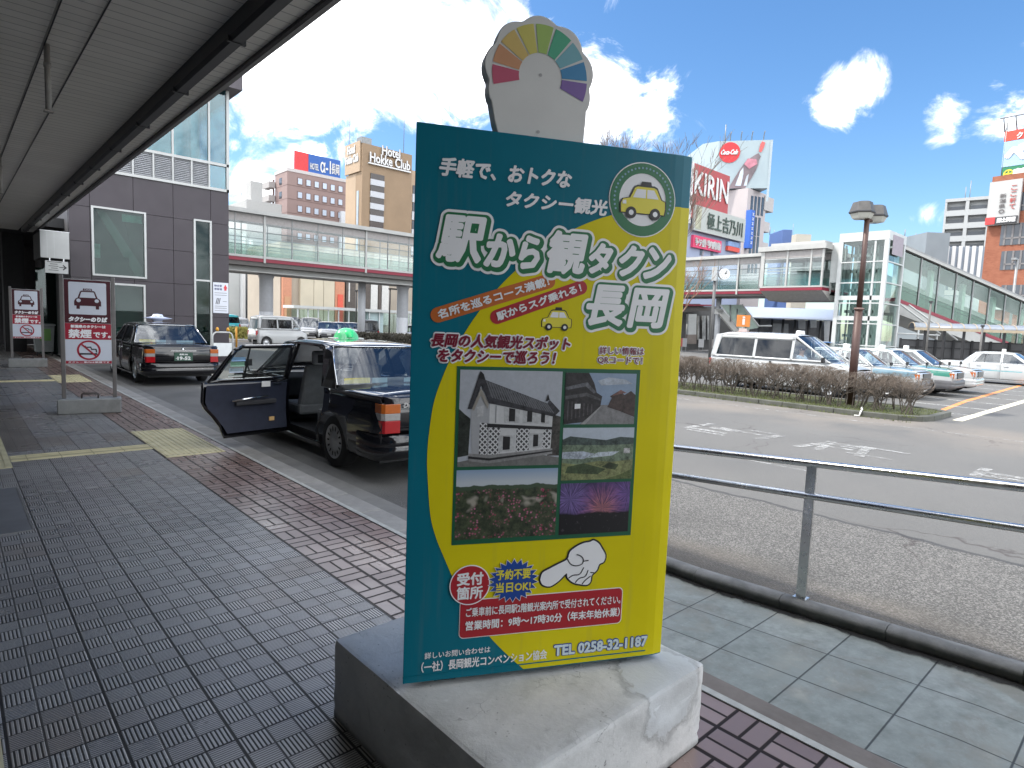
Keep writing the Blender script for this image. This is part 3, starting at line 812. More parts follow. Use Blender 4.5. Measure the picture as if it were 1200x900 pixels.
# ------------------------------------------------------------------ pedestrian deck (skywalk): along X behind, then along Y on the right
SKW = thing('skywalk', 'long glazed pedestrian deck with a dark red stripe on white columns', 'footbridge', (0, 0, 0))
M_RED = mat('deck_red', (.20, .012, .03), .5, var=.1)
M_GIR = mat('girder_brown', (.085, .077, .072), .6, var=.12)
M_PALE = mat('deck_white', (.37, .37, .355), .55, var=.08, vscale=1.2)
G_DECK = glass('deck_glass', (.93, .97, .96), .5, .02, .02)
G_FROST = glass('frosted_green', (.66, .76, .72), .5, .1, .05)
def deck_run(horizontal, a0, a1, c0, depth, z0=5.3, z1=7.9, sp=1.78, major=4, low=4.75, thick=.35):
    """one straight run; horizontal: along X with its near face at Y=c0 ; else along Y with its near face at X=c0"""
    def bx(mb, a, b, d0, d1, za, zb):
        if horizontal: mb.box(a, b, c0 + d0, c0 + d1, za, zb)
        else: mb.box(c0 + d0, c0 + d1, a, b, za, zb)
    q = MB(); bx(q, a0, a1, .05, depth - .05, low - .02, z0 - .22); q.build('girder', M_GIR, SKW)
    q = MB(); bx(q, a0, a1, -.02, depth + .02, z0 - .30, z0 - .08); q.build('red_stripe', M_RED, SKW)
    q = MB(); bx(q, a0, a1, -.05, depth + .05, z0 - .079, z0 + .06); q.build('floor_edge', M_PALE, SKW)
    q = MB(); bx(q, a0, a1, -.25, depth + .25, z1, z1 + .12); bx(q, a0, a1, -.2, depth + .2, z1 + .122, z1 + .26); q.build('roof', M_PALE, SKW)
    n_ = int((a1 - a0) / sp)
    for side in (0, depth):
        for k in range(n_ + 1):
            a = a0 + k * sp; wd = .13 if k % major == 0 else .06; dz = -.35 if k % major == 0 else 0
            if side == 0:
                q = MB(); bx(q, a - wd / 2, a + wd / 2, -.08 if k % major == 0 else -.03, .05, z0 + dz + .061 * (dz == 0), z1); q.build('post', M_PALE if k % major == 0 else M_GRM, SKW)
    q = MB()
    for d in (0, depth - .06):
        bx(q, a0, a1, d - .01, d + .05, z1 - .55, z1 - .49); bx(q, a0, a1, d - .01, d + .05, z1 - .06, z1 - .001)
        bx(q, a0, a1, d + .10, d + .14, z0 + 1.13, z0 + 1.18); bx(q, a0, a1, d + .10, d + .13, z0 + .9, z0 + .93)
    for k in range(n_ + 1): bx(q, a0 + k * sp - .03, a0 + k * sp + .03, depth - .04, depth - .0, z0 + .06, z1)
    q.build('glazing_rail', M_GRM, SKW)
    q = MB(); bx(q, a0, a1, .0, .012, z0 + .75, z1 - .5); bx(q, a0, a1, depth - .03, depth - .018, z0 + .75, z1 - .5); q.build('glazing', G_DECK, SKW)
    q = MB(); bx(q, a0, a1, .0, .012, z0 + .06, z0 + .74); bx(q, a0, a1, depth - .03, depth - .018, z0 + .06, z0 + .74); q.build('frosted_panel', G_FROST, SKW)
    q = MB(); bx(q, a0, a1, .0, .012, z1 - .49, z1 - .06); q.build('blind_strip', mat('blind_grey', (.30, .28, .27), .7), SKW)
deck_run(True, 7.9, 46.9, 40.0, 4.2)
q = MB(); q.box(7.9, 50, 40.6, 40.9, 4.42, 4.72); q.box(7.9, 50, 40.35, 41.2, 4.37, 4.42); q.build('flange', M_PALE, SKW)
q = MB(); q.box(7.9, 50, 41.2, 43.6, 4.40, 4.73); q.build('girder', M_GIR, SKW)
deck_run(False, 17.9, 39.9, 47.0, 3.6, 5.2, 7.75)
q = MB(); q.box(46.95, 51.2, 39.95, 44.2, 4.7, 8.1); q.build('corner_block', M_PALE, SKW)
for (px, py) in ((312, 340), (472, 345)):
    p = onY(px, py, 42.0)
    q = MB(); q.lathe([(.44, ROAD), (.44, 1.9), (.435, 1.905), (.435, 1.925), (.44, 1.93), (.44, 4.15), (.50, 4.2), (.50, 4.37)], 28, (p.x, p.y, 0)); q.build('column', mat('column_white', (.42, .43, .45), .6, var=.06), SKW)
for (px, wd) in ((424, .28), (843, .22)):
    p = onY(px, 345, 42.5)if px < 600 else onX(px, 345, 49)
    q = MB(); q.tube([(p.x, p.y, ROAD), (p.x, p.y, 4.9)], wd, 12); q.build('column', MATS['column_white'], SKW)
# landing beside the lift: sticks out towards the camera
def lbox(nm, m, *b):
    q = MB(); q.box(*b); return q.build(nm, m, SKW)
LX, LY0, LY1 = 45.6, 17.9, 22.4
lbox('red_stripe', M_RED, LX - .02, LX + 1.38, LY0 + .02, LY1 + .03, 5.0, 5.22)
lbox('floor_edge', M_PALE, LX - .04, LX + 1.38, LY0, LY1 + .04, 5.221, 5.33)
q = MB(); q.add([(LX, LY0, 4.99), (LX + 4.2, LY0, 4.99), (LX + 4.2, LY1, 4.99), (LX, LY1, 4.99), (LX + 1.5, LY0, 4.35), (LX + 4.0, LY0, 4.35), (LX + 4.0, LY1, 4.35), (LX + 1.5, LY1, 4.35)], [(0, 1, 5, 4), (1, 2, 6, 5), (2, 3, 7, 6), (3, 0, 4, 7), (4, 5, 6, 7), (0, 1, 2, 3)]); q.build('soffit', mat('landing_soffit', (.36, .34, .32), .7), SKW)
lbox('roof', M_PALE, LX - .2, LX + 3.9, LY0 - .1, LY1 + .3, 7.9, 8.25)
lbox('roof', M_PALE, LX + .6, LX + 3.9, LY0 + .3, LY1 - .3, 8.26, 8.55)
for yy in (LY0 + .1, LY0 + .9, LY0 + 2.6, LY1 - .05): lbox('post', M_PALE, LX - .05, LX + .1, yy - (.14 if yy == LY1 - .05 else .06), yy + (.14 if yy == LY1 - .05 else .06), 5.33, 7.9)
lbox('glazing', G_DECK, LX, LX + .012, LY0 + .1, LY1 - .1, 6.2, 7.3); lbox('frosted_panel', G_FROST, LX, LX + .012, LY0 + .1, LY1 - .1, 5.33, 6.19)
q = MB()
for zz in (7.3, 6.6, 6.4): q.box(LX + .02, LX + .07, LY0, LY1, zz, zz + .06)
q.build('glazing_rail', M_WHM, SKW)
lbox('blind_strip', MATS['blind_grey'], LX + .0, LX + .012, LY0 + .1, LY1 - .1, 7.37, 7.86)
lbox('back_wall', mat('deck_back', (.30, .31, .30), .7), LX + 4.9, LX + 5.0, LY0, LY1, 5.3, 7.8)

# lift tower
LF = thing('lift_tower', 'glazed white framed lift tower at the end of the pedestrian deck', 'lift tower', (0, 0, 0))
tx0, tx1, ty0, ty1, tz = 46.6, 49.9, 14.35, 17.2, 8.95
G_LIFT = glass('lift_glass', (.88, .94, .92), .3, .02, .02)
q = MB()
for (a, b) in ((tx0, ty0), (tx0, ty1), (tx1, ty0), (tx1, ty1)): q.box(a - .13, a + .13, b - .13, b + .13, ROAD, tz - .6)
q.box(tx0 - .1, tx0 + .1, ty0 + .62, ty0 + .74, ROAD, tz - .6)
q.build('frame', M_WHM, LF)
q = MB(); q.box(tx0 - .14, tx1 + .14, ty0 - .14, ty1 + .14, tz - .6, tz); q.build('roof', M_WHM, LF)
q = MB(); q.box(tx0 + .6, tx1 - .5, ty0 - .16, ty0 - .141, tz - 1.5, tz - .2); q.build('panel', mat('mauve_panel', (.28, .24, .27), .6), LF)
q = MB()
for zz in (1.2, 2.7, 4.1, 5.5, 6.9): q.box(tx0 - .12, tx1 + .12, ty0 - .12, ty0 - .04, zz, zz + .08); q.box(tx0 - .12, tx0 - .04, ty0, ty1, zz, zz + .08)
for zz in (2.95, 4.35): q.box(tx0 - .10, tx0 - .02, ty0 + .1, ty1 - .1, zz, zz + .3)
q.build('transom', M_WHM, LF)
q = MB(); q.box(tx0 - .01, tx0 + .005, ty0, ty1, ROAD, tz - .6); q.box(tx0, tx1, ty0 - .01, ty0 + .005, ROAD, tz - .6); q.build('glazing', G_LIFT, LF)
q = MB()
for k in range(7): yy = ty0 + .75 + k * .42; q.box(tx0 + .9, tx0 + 1.05, yy, yy + .09, ROAD, tz - .7)
for zz in (1.8, 3.5, 5.0, 6.3, 7.4): q.box(tx0 + .9, tx0 + 1.0, ty0 + .7, ty1 - .2, zz, zz + .2)
q.build('lift_rail', mat('lift_grey', (.30, .32, .31), .6), LF)
q = MB(); q.box(tx0 + 1.6, tx1 - .2, ty0 + .9, ty1 - .3, ROAD, 8.2); q.build('shaft', mat('shaft_grey', (.30, .34, .32), .7, var=.35, vscale=.6), LF)
lbox('wall_strip', M_WHM, 46.75, 46.95, ty1 + .13, LY0 - .0, 5.6, 8.4)

# covered staircase going down to the right
ST = thing('covered_stairs', 'glazed covered staircase with a dark red stripe sloping down from the lift tower', 'staircase', (0, 0, 0))
A, Bp = Vector((51.6, 14.95)), Vector((65.2, 9.4))
LEN = (Bp - A).length; SD = (Bp - A).normalized(); SN = Vector((-SD.y, SD.x))
SL = -.222
def sp(t, z, d=0.0):
    p = A + SD * t + SN * d; return (p.x, p.y, z + SL * t)
def slab(nm, m, t0, t1, z0, z1, d0, d1):
    q = MB(); q.add([sp(t0, z0, d0), sp(t1, z0, d0), sp(t1, z0, d1), sp(t0, z0, d1), sp(t0, z1, d0), sp(t1, z1, d0), sp(t1, z1, d1), sp(t0, z1, d1)],
          [(0, 3, 2, 1), (4, 5, 6, 7), (0, 1, 5, 4), (1, 2, 6, 5), (2, 3, 7, 6), (3, 0, 4, 7)]); return q.build(nm, m, ST)
T1 = 17.5
slab('red_stripe', M_RED, 0, T1, 4.55, 4.80, -.03, 2.6); slab('stringer', M_PALE, 0, T1, 3.7, 4.55, .0, 2.6)
slab('roof', M_PALE, -.3, T1 + 1.5, 8.35, 8.53, -.2, 2.8); slab('roof', M_GRM, -.3, T1 + 1.5, 8.535, 8.75, .0, 2.6)
slab('frosted_panel', glass('stair_frosted', (.50, .62, .56), .12, .1, .02), 0, T1, 4.8, 5.8, .0, .012)
slab('frosted_panel', mat('stair_back_green', (.34, .42, .37), .6), 0, T1, 4.8, 7.2, 2.55, 2.57)
slab('glazing', glass('stair_glass', (.80, .88, .84), .10, .02, .01), 0, T1, 5.8, 8.3, .0, .012)
for k in range(9):
    t = k * 1.95 + .2; slab('post', M_GRM, t, t + .1, 4.8, 8.35, -.05, .06)
for k in range(5):
    t = .9 + k * 3.7; slab('post', mat('stair_pillar', (.48, .55, .50), .6), t, t + .34, 4.8, 8.35, .9, 1.2)
q = MB()
for zz in (5.55, 5.8): q.tube([sp(0, zz, .15), sp(T1, zz, .15)], .035, 6)
q.build('handrail', M_GRM, ST)
slab('ceiling_rail', M_DKM, 0, T1, 8.2, 8.34, .05, 2.5)
q = MB(); q.prism([tuple((A + SD * a + SN * b)) for a, b in ((1.2, .2), (9, .2), (9, 2.4), (1.2, 2.4))], ROAD, 1.2); q.build('base_wall', M_PALE, ST)
# small glazed lobby and white bracing under the stair
q = MB()
for (t0, z0, t1, z1) in ((-.4, 4.4, 4.3, 2.3), (.7, 4.3, 6.2, 1.9), (-.6, 2.2, 4.2, 2.2)):
    a, b = A + SD * t0 - SN * .5, A + SD * t1 - SN * .5; q.tube([(a.x, a.y, z0), (b.x, b.y, z1)], .06, 6)
for t0 in (.0, 2.2, 4.2): a = A + SD * t0 - SN * .3; q.tube([(a.x, a.y, ROAD), (a.x, a.y, 3.6 - t0 * .3)], .07, 6)
q.build('brace', M_WHM, ST)
# ------------------------------------------------------------------ buildings round the square
M_WIN = mat('window_dark', (.05, .06, .075), .15, var=.3, vscale=.4)
M_WINL = mat('window_pale', (.34, .40, .46), .2, var=.25, vscale=.3)
def block(mb, x0, x1, y0, y1, z0, z1): mb.box(x0, x1, y0, y1, z0, z1)
def face_text(par, s, x0, z0, x1, z1, y, m, bold=.0, lay=.06, nm='lettering'):
    return text(s, (x0, z0, x1, z1), lay, m, par, bold, frame=lambda u, v, l: (u, y - l * 1.0, v), step=.01)
# hotel with the brown front
HY = 112.0
hk_ = thing('tall_hotel', 'tan hotel tower with two lines of large white rooftop lettering', 'building', (0, 0, 0))
M_TAN = mat('tan_tile', (.26, .18, .11), .7, var=.10, vscale=.25); M_TANL = mat('tan_tile_pale', (.38, .28, .19), .7, var=.08, vscale=.25)
pl, pr = onY(424.5, 200, HY), onY(482.5, 200, HY); zt = onY(424.5, 167, HY).z; X0, X1 = pl.x, pr.x
q = MB(); block(q, X0, X1, HY, HY + 2.5, -1, zt); q.build('sign_wall', M_TAN, hk_)
zb = onY(470, 196, HY).z
q = MB(); block(q, X0, X1 + 12, HY + 2.55, HY + 6.7, -1, zb - 2.5); block(q, X1 + .02, X1 + 12, HY + .3, HY + 2.5, -1, zb); block(q, X0 + .2, X1, HY + 2.55, HY + 6, zb - 2.5, zt - 4); q.build('wall', M_TANL, hk_)
cx = lambda px: onY(px, 230, HY).x
for k in range(5):
    a, b = onY(440, 204 + k * 14.0, HY).z, onY(440, 210.5 + k * 14.0, HY).z
    q = MB(); q.box(cx(433.5), cx(449.5), HY - .2, HY - .02, b, a); q.build('window', mat('bronze_glass', (.06, .05, .045), .2, var=.3), hk_)
    a, b = onY(440, 210.8 + k * 14.0, HY).z, onY(440, 217.7 + k * 14.0, HY).z
    q = MB(); q.box(cx(433.5), cx(449.5), HY - .3, HY - .02, b, a); q.build('spandrel', mat('spandrel_white', (.46, .47, .49), .5, var=.05), hk_)
for k in range(6):
    z = zb - 3.0 - k * 3.6; q = MB(); q.box(X1 + .5, X1 + 2.2, HY + .1, HY + .28, z - 1.7, z); q.build('window', M_WIN, hk_)
    q = MB(); q.box(X1 + .4, X1 + 2.3, HY + .02, HY + .28, z - 3.45, z - 1.75); q.build('spandrel', MATS['spandrel_white'], hk_)
q = MB(); q.box(X0 - .1, X0 - .01, HY + 1.2, HY + 1.9, -1, zb - 6); q.build('stair_window', M_WINL, hk_)
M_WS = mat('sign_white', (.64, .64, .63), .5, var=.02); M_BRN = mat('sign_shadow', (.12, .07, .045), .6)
za = onY(440, 180, HY).z
tx = lambda px: onY(px, 185, HY).x
zz = lambda py, px=455: onY(px, py, HY).z
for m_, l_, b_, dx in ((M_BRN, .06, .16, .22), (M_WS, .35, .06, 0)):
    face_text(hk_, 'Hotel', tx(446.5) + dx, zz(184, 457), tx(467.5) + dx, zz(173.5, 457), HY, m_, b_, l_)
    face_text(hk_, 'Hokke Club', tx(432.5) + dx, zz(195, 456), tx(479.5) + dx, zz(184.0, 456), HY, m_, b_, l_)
q = MB(); q.box(tx(431), tx(480.5), HY - .5, HY - .06, zz(197.5, 456), zz(196, 456)); q.build('underline', M_WS, hk_)
q = MB(); q.box(X0 - .3, X0 - .02, HY + .5, HY + 6.6, zb - 2.4, zb + 3.4); q.build('side_sign', M_TANL, hk_)
for s_, a_, b_ in (('Hotel', 1.2, 4.2), ('Hokke Club', .5, 5.6)): text(s_, (a_, zb + (1.4 if s_ == 'Hotel' else -.4), b_, zb + (2.9 if s_ == 'Hotel' else 1.0)), .05, M_WS, hk_, .1, frame=lambda u, v, l: (X0 - .3 - l, HY + 6.6 - u, v), step=.01)
q = MB(); q.box(X0 - .2, X0 + 2.0, HY + .1, HY + 2, zt, zt + 1.2); q.tube([(X0 + 10.5, HY + 2, zt), (X0 + 10.5, HY + 2, zt + 15)], .06, 5); q.tube([(X0 + .4, HY + 6.2, zb - 3), (X0 + .4, HY + 6.2, zb + 12)], .06, 5); q.build('mast', M_GRM, hk_)

# pinkish business hotel
QY = 140.0
hp_ = thing('business_hotel', 'pinkish brown hotel block with a red and blue rooftop sign', 'building', (0, 0, 0))
M_PNK = mat('pink_tile', (.26, .185, .17), .7, var=.06, vscale=.3); M_BAND = mat('pink_band', (.185, .125, .115), .7)
a0, a1 = onY(336.5, 230, QY), onY(403.5, 230, QY); zt = onY(336.5, 200, QY).z
q = MB(); block(q, a0.x, a1.x + 1, QY, QY + 7, -1, zt); q.build('wall', M_PNK, hp_)
q = MB(); q.box(a0.x - .1, a1.x + 1.1, QY - .1, QY + 7.1, zt, zt + .7); q.build('parapet', mat('pale_coping', (.48, .45, .44), .7), hp_)
q = MB()
for k in range(9): z = zt - 2.9 - k * 3.05; q.box(a0.x - .03, a1.x + 1.03, QY - .05, QY + 7, z - .12, z)
q.build('floor_band', M_BAND, hp_)
for k in range(5):
    for i in range(6):
        x = a0.x + 2.3 + i * (a1.x - a0.x - 2.0) / 6; z = zt - 2.6 - k * 3.05
        q = MB(); q.box(x, x + 1.25, QY - .12, QY - .005, z, z + 1.55); o = q.build('window', M_BAND, hp_)
        q = MB(); q.box(x + .15, x + 1.1, QY - .15, QY - .13, z + .15, z + 1.4); q.build('pane', mat('sky_glass', (.45, .52, .62), .2, var=.2), o)
q = MB()
for k in range(6):
    z = zt - 2.6 - k * 3.05; q.box(a0.x - 1.6, a0.x - .2, QY + 6.5, QY + 10.5, z - .4, z + 1.0)
q.build('stair_landing', mat('balcony_grey', (.34, .32, .31), .7), hp_)
q = MB(); q.box(a0.x - .4, a0.x - .05, QY + 7.1, QY + 7.6, -1, zt - 1); q.build('stair_post', M_BAND, hp_)
q = MB()
for k in range(5):
    z = zt - 2.6 - k * 3.05; q = MB(); q.box(a0.x - .06, a0.x - .0, QY + 3, QY + 4.4, z, z + 1.5); q.build('window', M_WIN, hp_)
zs0, zs1 = onY(347, 198, QY + 1).z, onY(344, 191, QY + 1).z
x_ = lambda px: onY(px, 203, QY + 1).x
q = MB(); q.box(x_(345), x_(361), QY + .9, QY + 1.3, zt + .8, zt + 5.0); q.build('red_sign', mat('sign_red', (.55, .03, .035), .5), hp_)
q = MB(); q.box(x_(361.2), x_(398.5), QY + .9, QY + 1.3, zt + .8, zt + 5.0); sg = q.build('blue_sign', mat('sign_blue', (.015, .09, .34), .5), hp_)
face_text(sg, 'HOTEL', x_(363), zt + 1.6, x_(373), zt + 3.0, QY + .9, M_WS, .02); face_text(sg, 'α-1', x_(375), zt + 1.4, x_(387), zt + 4.3, QY + .9, M_WS, .05); face_text(sg, '長岡', x_(388), zt + 1.5, x_(397), zt + 3.9, QY + .9, M_WS, .03)
q = MB(); q.box(a1.x - 1.2, a1.x + .9, QY - 1.0, QY - .02, -1, zt - 7); q.build('upright_sign', mat('pale_sign', (.60, .63, .66), .5), hp_)
q = MB(); q.box(x_(345), x_(398), QY + 1.31, QY + 1.6, zt + .7, zt + 1.2); q.build('sign_frame', M_GRM, hp_)

# low buildings beyond the hotel and distant block
lb = thing('rooftop_block', 'grey low roof block with an antenna left of the pinkish hotel', 'building', (0, 0, 0))
p0, p1 = onY(289, 238, 130), onY(330, 240, 130)
q = MB(); q.box(p0.x, p1.x, 130, 142, -1, p1.z); q.box(p0.x + 1.2, p0.x + 3.5, 131, 134, p1.z, p1.z + 4); q.build('wall', mat('haze_grey', (.38, .38, .37), .8), lb)
q = MB(); q.tube([(p0.x - .6, 131, p1.z), (p0.x - .6, 131, p1.z + 6)], .08, 5); q.build('antenna', M_GRM, lb)

# shop front seen under the deck
SY = 78.0
sh = thing('cream_shop_building', 'cream panelled shop building seen under the deck between the two white columns', 'building', (0, 0, 0))
M_CRM = mat('cream_panel', (.50, .44, .33), .6, var=.08, vscale=.4)
xs_ = lambda px: onY(px, 350, SY).x
q = MB()
for a, b in ((352, 367.5), (368, 379), (379.5, 392)):
    q.box(xs_(a), xs_(b), SY, SY + .5, 1.0, 9)
q.build('wall_panel', M_CRM, sh)
q = MB(); q.box(xs_(330), xs_(500), SY + .51, SY + 12, -.1, 11); q.build('wall', mat('shop_wall', (.34, .29, .23), .7, var=.1, vscale=.3), sh)
q = MB(); q.box(xs_(331.5), xs_(342), SY + .1, SY + .5, .2, 9); q.build('orange_pier', mat('salmon', (.50, .22, .13), .6), sh)
q = MB(); q.box(xs_(333.5), xs_(340.5), SY + .0, SY + .09, .5, 4.2); q.build('door', mat('door_peach', (.48, .26, .14), .6), sh)
q = MB(); q.box(xs_(393), xs_(404), SY + .1, SY + .5, 1, 9); q.build('entrance_surround', mat('salmon', (.5, .22, .13), .6), sh)
q = MB(); q.box(xs_(396), xs_(402), SY - .05, SY + .09, 1.2, 4.9); q.build('red_sign', mat('shop_red', (.62, .10, .06), .6), sh)
q = MB(); q.box(xs_(406), xs_(417), SY + .1, SY + .5, 1, 9); q.box(xs_(428), xs_(434), SY + .1, SY + .5, 1, 9); q.box(xs_(444), xs_(447), SY + .1, SY + .5, 1, 9); q.build('dark_bay', mat('bay_brown', (.075, .06, .05), .5, var=.3), sh)
q = MB(); q.box(xs_(408.5), xs_(410), SY - .0, SY + .09, 4, 7.6); q.box(xs_(435), xs_(443), SY + .1, SY + .5, 1, 9); q.box(xs_(448), xs_(456), SY + .1, SY + .5, 1, 9); q.build('pale_pier', mat('pier_white', (.55, .54, .51), .6), sh)
g2 = thing('side_street_shops', 'pale shop row with coloured upright signs at the left end under the deck', 'building', (0, 0, 0))
xr = lambda px: onY(px, 350, 100).x
q = MB(); q.box(xr(255), xr(281), 100, 112, -.1, 14); q.box(xr(300), xr(332), 102, 112, -.1, 12); q.build('wall', mat('row_grey', (.42, .43, .42), .7, var=.12, vscale=.2), g2)
q = MB(); q.box(xr(281.5), xr(285), 99, 100, 0, 14); q.box(xr(288), xr(291), 98, 99, 0, 13); q.build('upright_sign', M_WS, g2)
q = MB(); q.box(xr(292), xr(296.5), 99, 100, 3, 12); q.build('upright_sign', mat('sign_pink', (.55, .12, .14), .6), g2)
q = MB(); q.box(xr(298), xr(303), 101, 102, 0, 7); q.build('doorway', M_BLK, g2)
q = MB(); q.box(xr(325), xr(331), 90, 91, 1.5, 9)
for k in range(5): q.box(xr(325) - .2, xr(331) + .2, 89.9, 90, 2 + k * 1.5, 2.5 + k * 1.5)
q.build('sign_stack', mat('stack_grey', (.20, .19, .20), .6, var=.5, vscale=1.0), g2)
# white roofed glass shelter
ws = thing('glass_bus_shelter', 'long glass shelter with a flat white roof in front of the cream shop', 'shelter', (0, 0, 0))
BY = 64.0
xb = lambda px: onY(px, 365, BY).x
zr = onY(420, 362, BY).z
q = MB(); q.box(xb(344), xb(500), BY, BY + 2.8, zr - .25, zr + .05); q.build('roof', M_WHM, ws)
q = MB()
for px in range(350, 500, 12): q.box(xb(px), xb(px) + .12, BY + .3, BY + .42, ROAD, zr - .25)
q.build('post', M_ALU, ws)
q = MB(); q.box(xb(346), xb(498), BY + 2.2, BY + 2.23, .2, zr - .3); q.build('glazing', G_FROST, ws)
tb_ = MB(); tb_.box(xb(433), xb(452), BY + .5, BY + 2, ROAD, zr - .3); tb_.build('booth', mat('booth_teal', (.36, .46, .47), .4), ws)

# KIRIN building, cola billboard tower, slim office block
KY = 58.0
kx = lambda px, y=KY: onY(px, 222, y).x
kb_ = thing('pale_blue_building', 'pale blue building with a red rooftop billboard lettered in white', 'building', (0, 0, 0))
M_PBL = mat('pale_blue_wall', (.28, .32, .43), .7, var=.05, vscale=.15)
zt = onY(800, 240, KY).z
q = MB(); q.box(kx(770), kx(873), KY, KY + 20, -1, zt - 1); q.build('wall', M_PBL, kb_)
q = MB(); z0, z1 = onY(808, 233, KY).z, onY(808, 190, KY).z
q.box(kx(790), kx(852), KY - .4, KY + .5, z0 - 3.0, z1); kr = q.build('red_billboard', mat('kirin_red', (.36, .05, .05), .5, var=.04), kb_)
face_text(kr, 'KIRIN', kx(810.5), z0 + (z1 - z0) * .17, kx(850.5), z0 + (z1 - z0) * .80, KY - .4, M_WS, .10, .08)
q = MB(); q.box(kx(805.5), kx(809), KY - .46, KY - .41, z0 - 4, z1); q.build('billboard_edge', M_WS, kb_)
zc0, zc1 = z0 - 5.0, z0 - .9
q = MB(); q.box(kx(811), kx(872), KY - .8, KY - .42, zc0, zc1); wsn = q.build('white_billboard', mat('sake_white', (.38, .40, .37), .5, var=.05), kb_)
face_text(wsn, '極上吉乃川', kx(826), zc0 + .7, kx(868), zc1 - .7, KY - .8, mat('ink_green', (.07, .10, .08), .6), .03, .08)
q = MB(); q.box(kx(812.5), kx(819), KY - .84, KY - .81, zc0 + .3, zc1 - .2); q.build('bottle_picture', mat('picture_tan', (.36, .36, .26), .6, var=.5, vscale=.8), wsn)
zd0, zd1 = onY(830, 294, KY).z, onY(830, 280, KY).z
q = MB(); q.box(kx(813.5), kx(847), KY - .5, KY - .02, zd0, zd1); pk_ = q.build('pink_sign', mat('sign_magenta', (.62, .05, .13), .5), kb_)
face_text(pk_, 'サラ金、多重債務', kx(815), zd0 + .3, kx(845.5), zd0 + 1.5, KY - .5, M_WS, .03, .06); face_text(pk_, '払い過ぎた利息', kx(815), zd1 - 1.3, kx(845), zd1 - .35, KY - .5, M_WS, .02, .06)
zd0, zd1 = onY(862, 296, KY).z, onY(862, 285, KY).z
q = MB(); q.box(kx(855), kx(869), KY - .5, KY - .02, (zd0 + zd1) / 2, zd1); q.build('yellow_blue_sign', mat('sign_sky', (.20, .30, .50), .5, var=.6, vscale=.3), kb_)
q = MB(); q.box(kx(855), kx(869), KY - .5, KY - .02, zd0, (zd0 + zd1) / 2 - .05); q.build('red_sign', mat('sign_red2', (.60, .08, .05), .5), kb_)
q = MB()
for px, py, wv_ in ((858, 270, 6), (825, 300, 3), (838, 302, 3)):
    z = onY(px, py, KY).z; q.box(kx(px), kx(px + wv_), KY - .06, KY - .005, z, z + 1.6)
q.build('window', M_WIN, kb_)
q = MB(); q.box(kx(772), kx(872), KY - .08, KY - .004, zt - 2.3, zt - 2.1); q.build('wall_band', mat('band_grey', (.26, .28, .36), .7), kb_)

of = thing('slim_office', 'slim pale pink office block with narrow windows and a blue upright sign', 'building', (0, 0, 0))
OY = 64.0
ox = lambda px: onY(px, 260, OY).x
zo = onY(874, 219, OY).z
M_OFF = mat('pale_rose', (.40, .36, .355), .7, var=.05, vscale=.2)
q = MB(); q.box(ox(874), ox(896), OY, OY + 12, -1, zo); q.build('wall', M_OFF, of)
q = MB(); q.box(ox(896) + .05, ox(900), OY + 3, OY + 12, -1, zo - 3); q.box(ox(896) - 1, ox(904), OY - .2, OY + 3, zo - 3.3, zo - .4)
for k in range(4): q.box(ox(896) + .1, ox(904.5), OY + .4, OY + 3, zo - 7.5 - k * 4.4, zo - 5.4 - k * 4.4)
q.build('balcony', mat('balcony_pale', (.40, .38, .37), .7), of)
q = MB()
for k, (py, n_) in enumerate(((232, 4), (257, 3), (280, 3), (302, 3))):
    for i in range(n_):
        px = 878 + i * 4.2 + (2 if k else 0); z = onY(px, py + i * .6, OY).z
        q = MB(); q.box(ox(px), ox(px + 2.4), OY - .1, OY - .01, z - 3.2, z + .6); q.build('window', M_WIN, of)
zz0, zz1 = onY(876, 292, OY).z, onY(876, 247, OY).z
q = MB(); q.box(ox(873.3), ox(877.5), OY - 1.2, OY - .05, zz0, zz1); bs = q.build('blue_upright_sign', mat('upright_blue', (.02, .10, .42), .5), of)
q = MB(); hh_ = (zz1 - zz0) / 8
for k in range(7):
    za_ = zz1 - (k + 1.1) * hh_; xa_ = ox(874.6); xw_ = ox(876.4) - xa_
    q.box(xa_, xa_ + xw_, OY - 1.26, OY - 1.21, za_, za_ + hh_ * .14); q.box(xa_, xa_ + xw_, OY - 1.26, OY - 1.21, za_ + hh_ * .4, za_ + hh_ * .52); q.box(xa_ + xw_ * .4, xa_ + xw_ * .6, OY - 1.26, OY - 1.21, za_ + hh_ * .15, za_ + hh_ * .39)
q.build('worn_mark', M_WS, bs)

ct = thing('billboard_tower', 'beige building carrying a big white billboard with a red round cola logo', 'building', (0, 0, 0))
D0 = 128.0
def dpt(px, py, d): return onD(px, py, d)
cA, cB, cC = dpt(824, 168, D0 + 2.2), dpt(842.5, 165.5, D0), dpt(906, 163, D0 - 2.4)
ztop = dpt(842.5, 165.5, D0).z; zbot = dpt(842.5, 203, D0).z - 3
back = Vector((8, 10))
fp = [(cA.x, cA.y), (cB.x, cB.y), (cC.x, cC.y), (cC.x + back.x, cC.y + back.y), (cA.x + back.x, cA.y + back.y)]
q = MB(); q.prism(fp, zbot, ztop); bbd = q.build('billboard', mat('billboard_white', (.33, .40, .42), .5, var=.02), ct)
q = MB(); q.prism([(cB.x + 2, cB.y + 4), (dpt(878, 240, D0 + 5).x, dpt(878, 240, D0 + 5).y + 3), (cC.x - 1, cC.y + 5), (cC.x + 4, cC.y + 14), (cB.x + 8, cB.y + 14)], -1, zbot); q.build('wall', mat('beige_render', (.36, .34, .29), .7, var=.1, vscale=.15), ct)
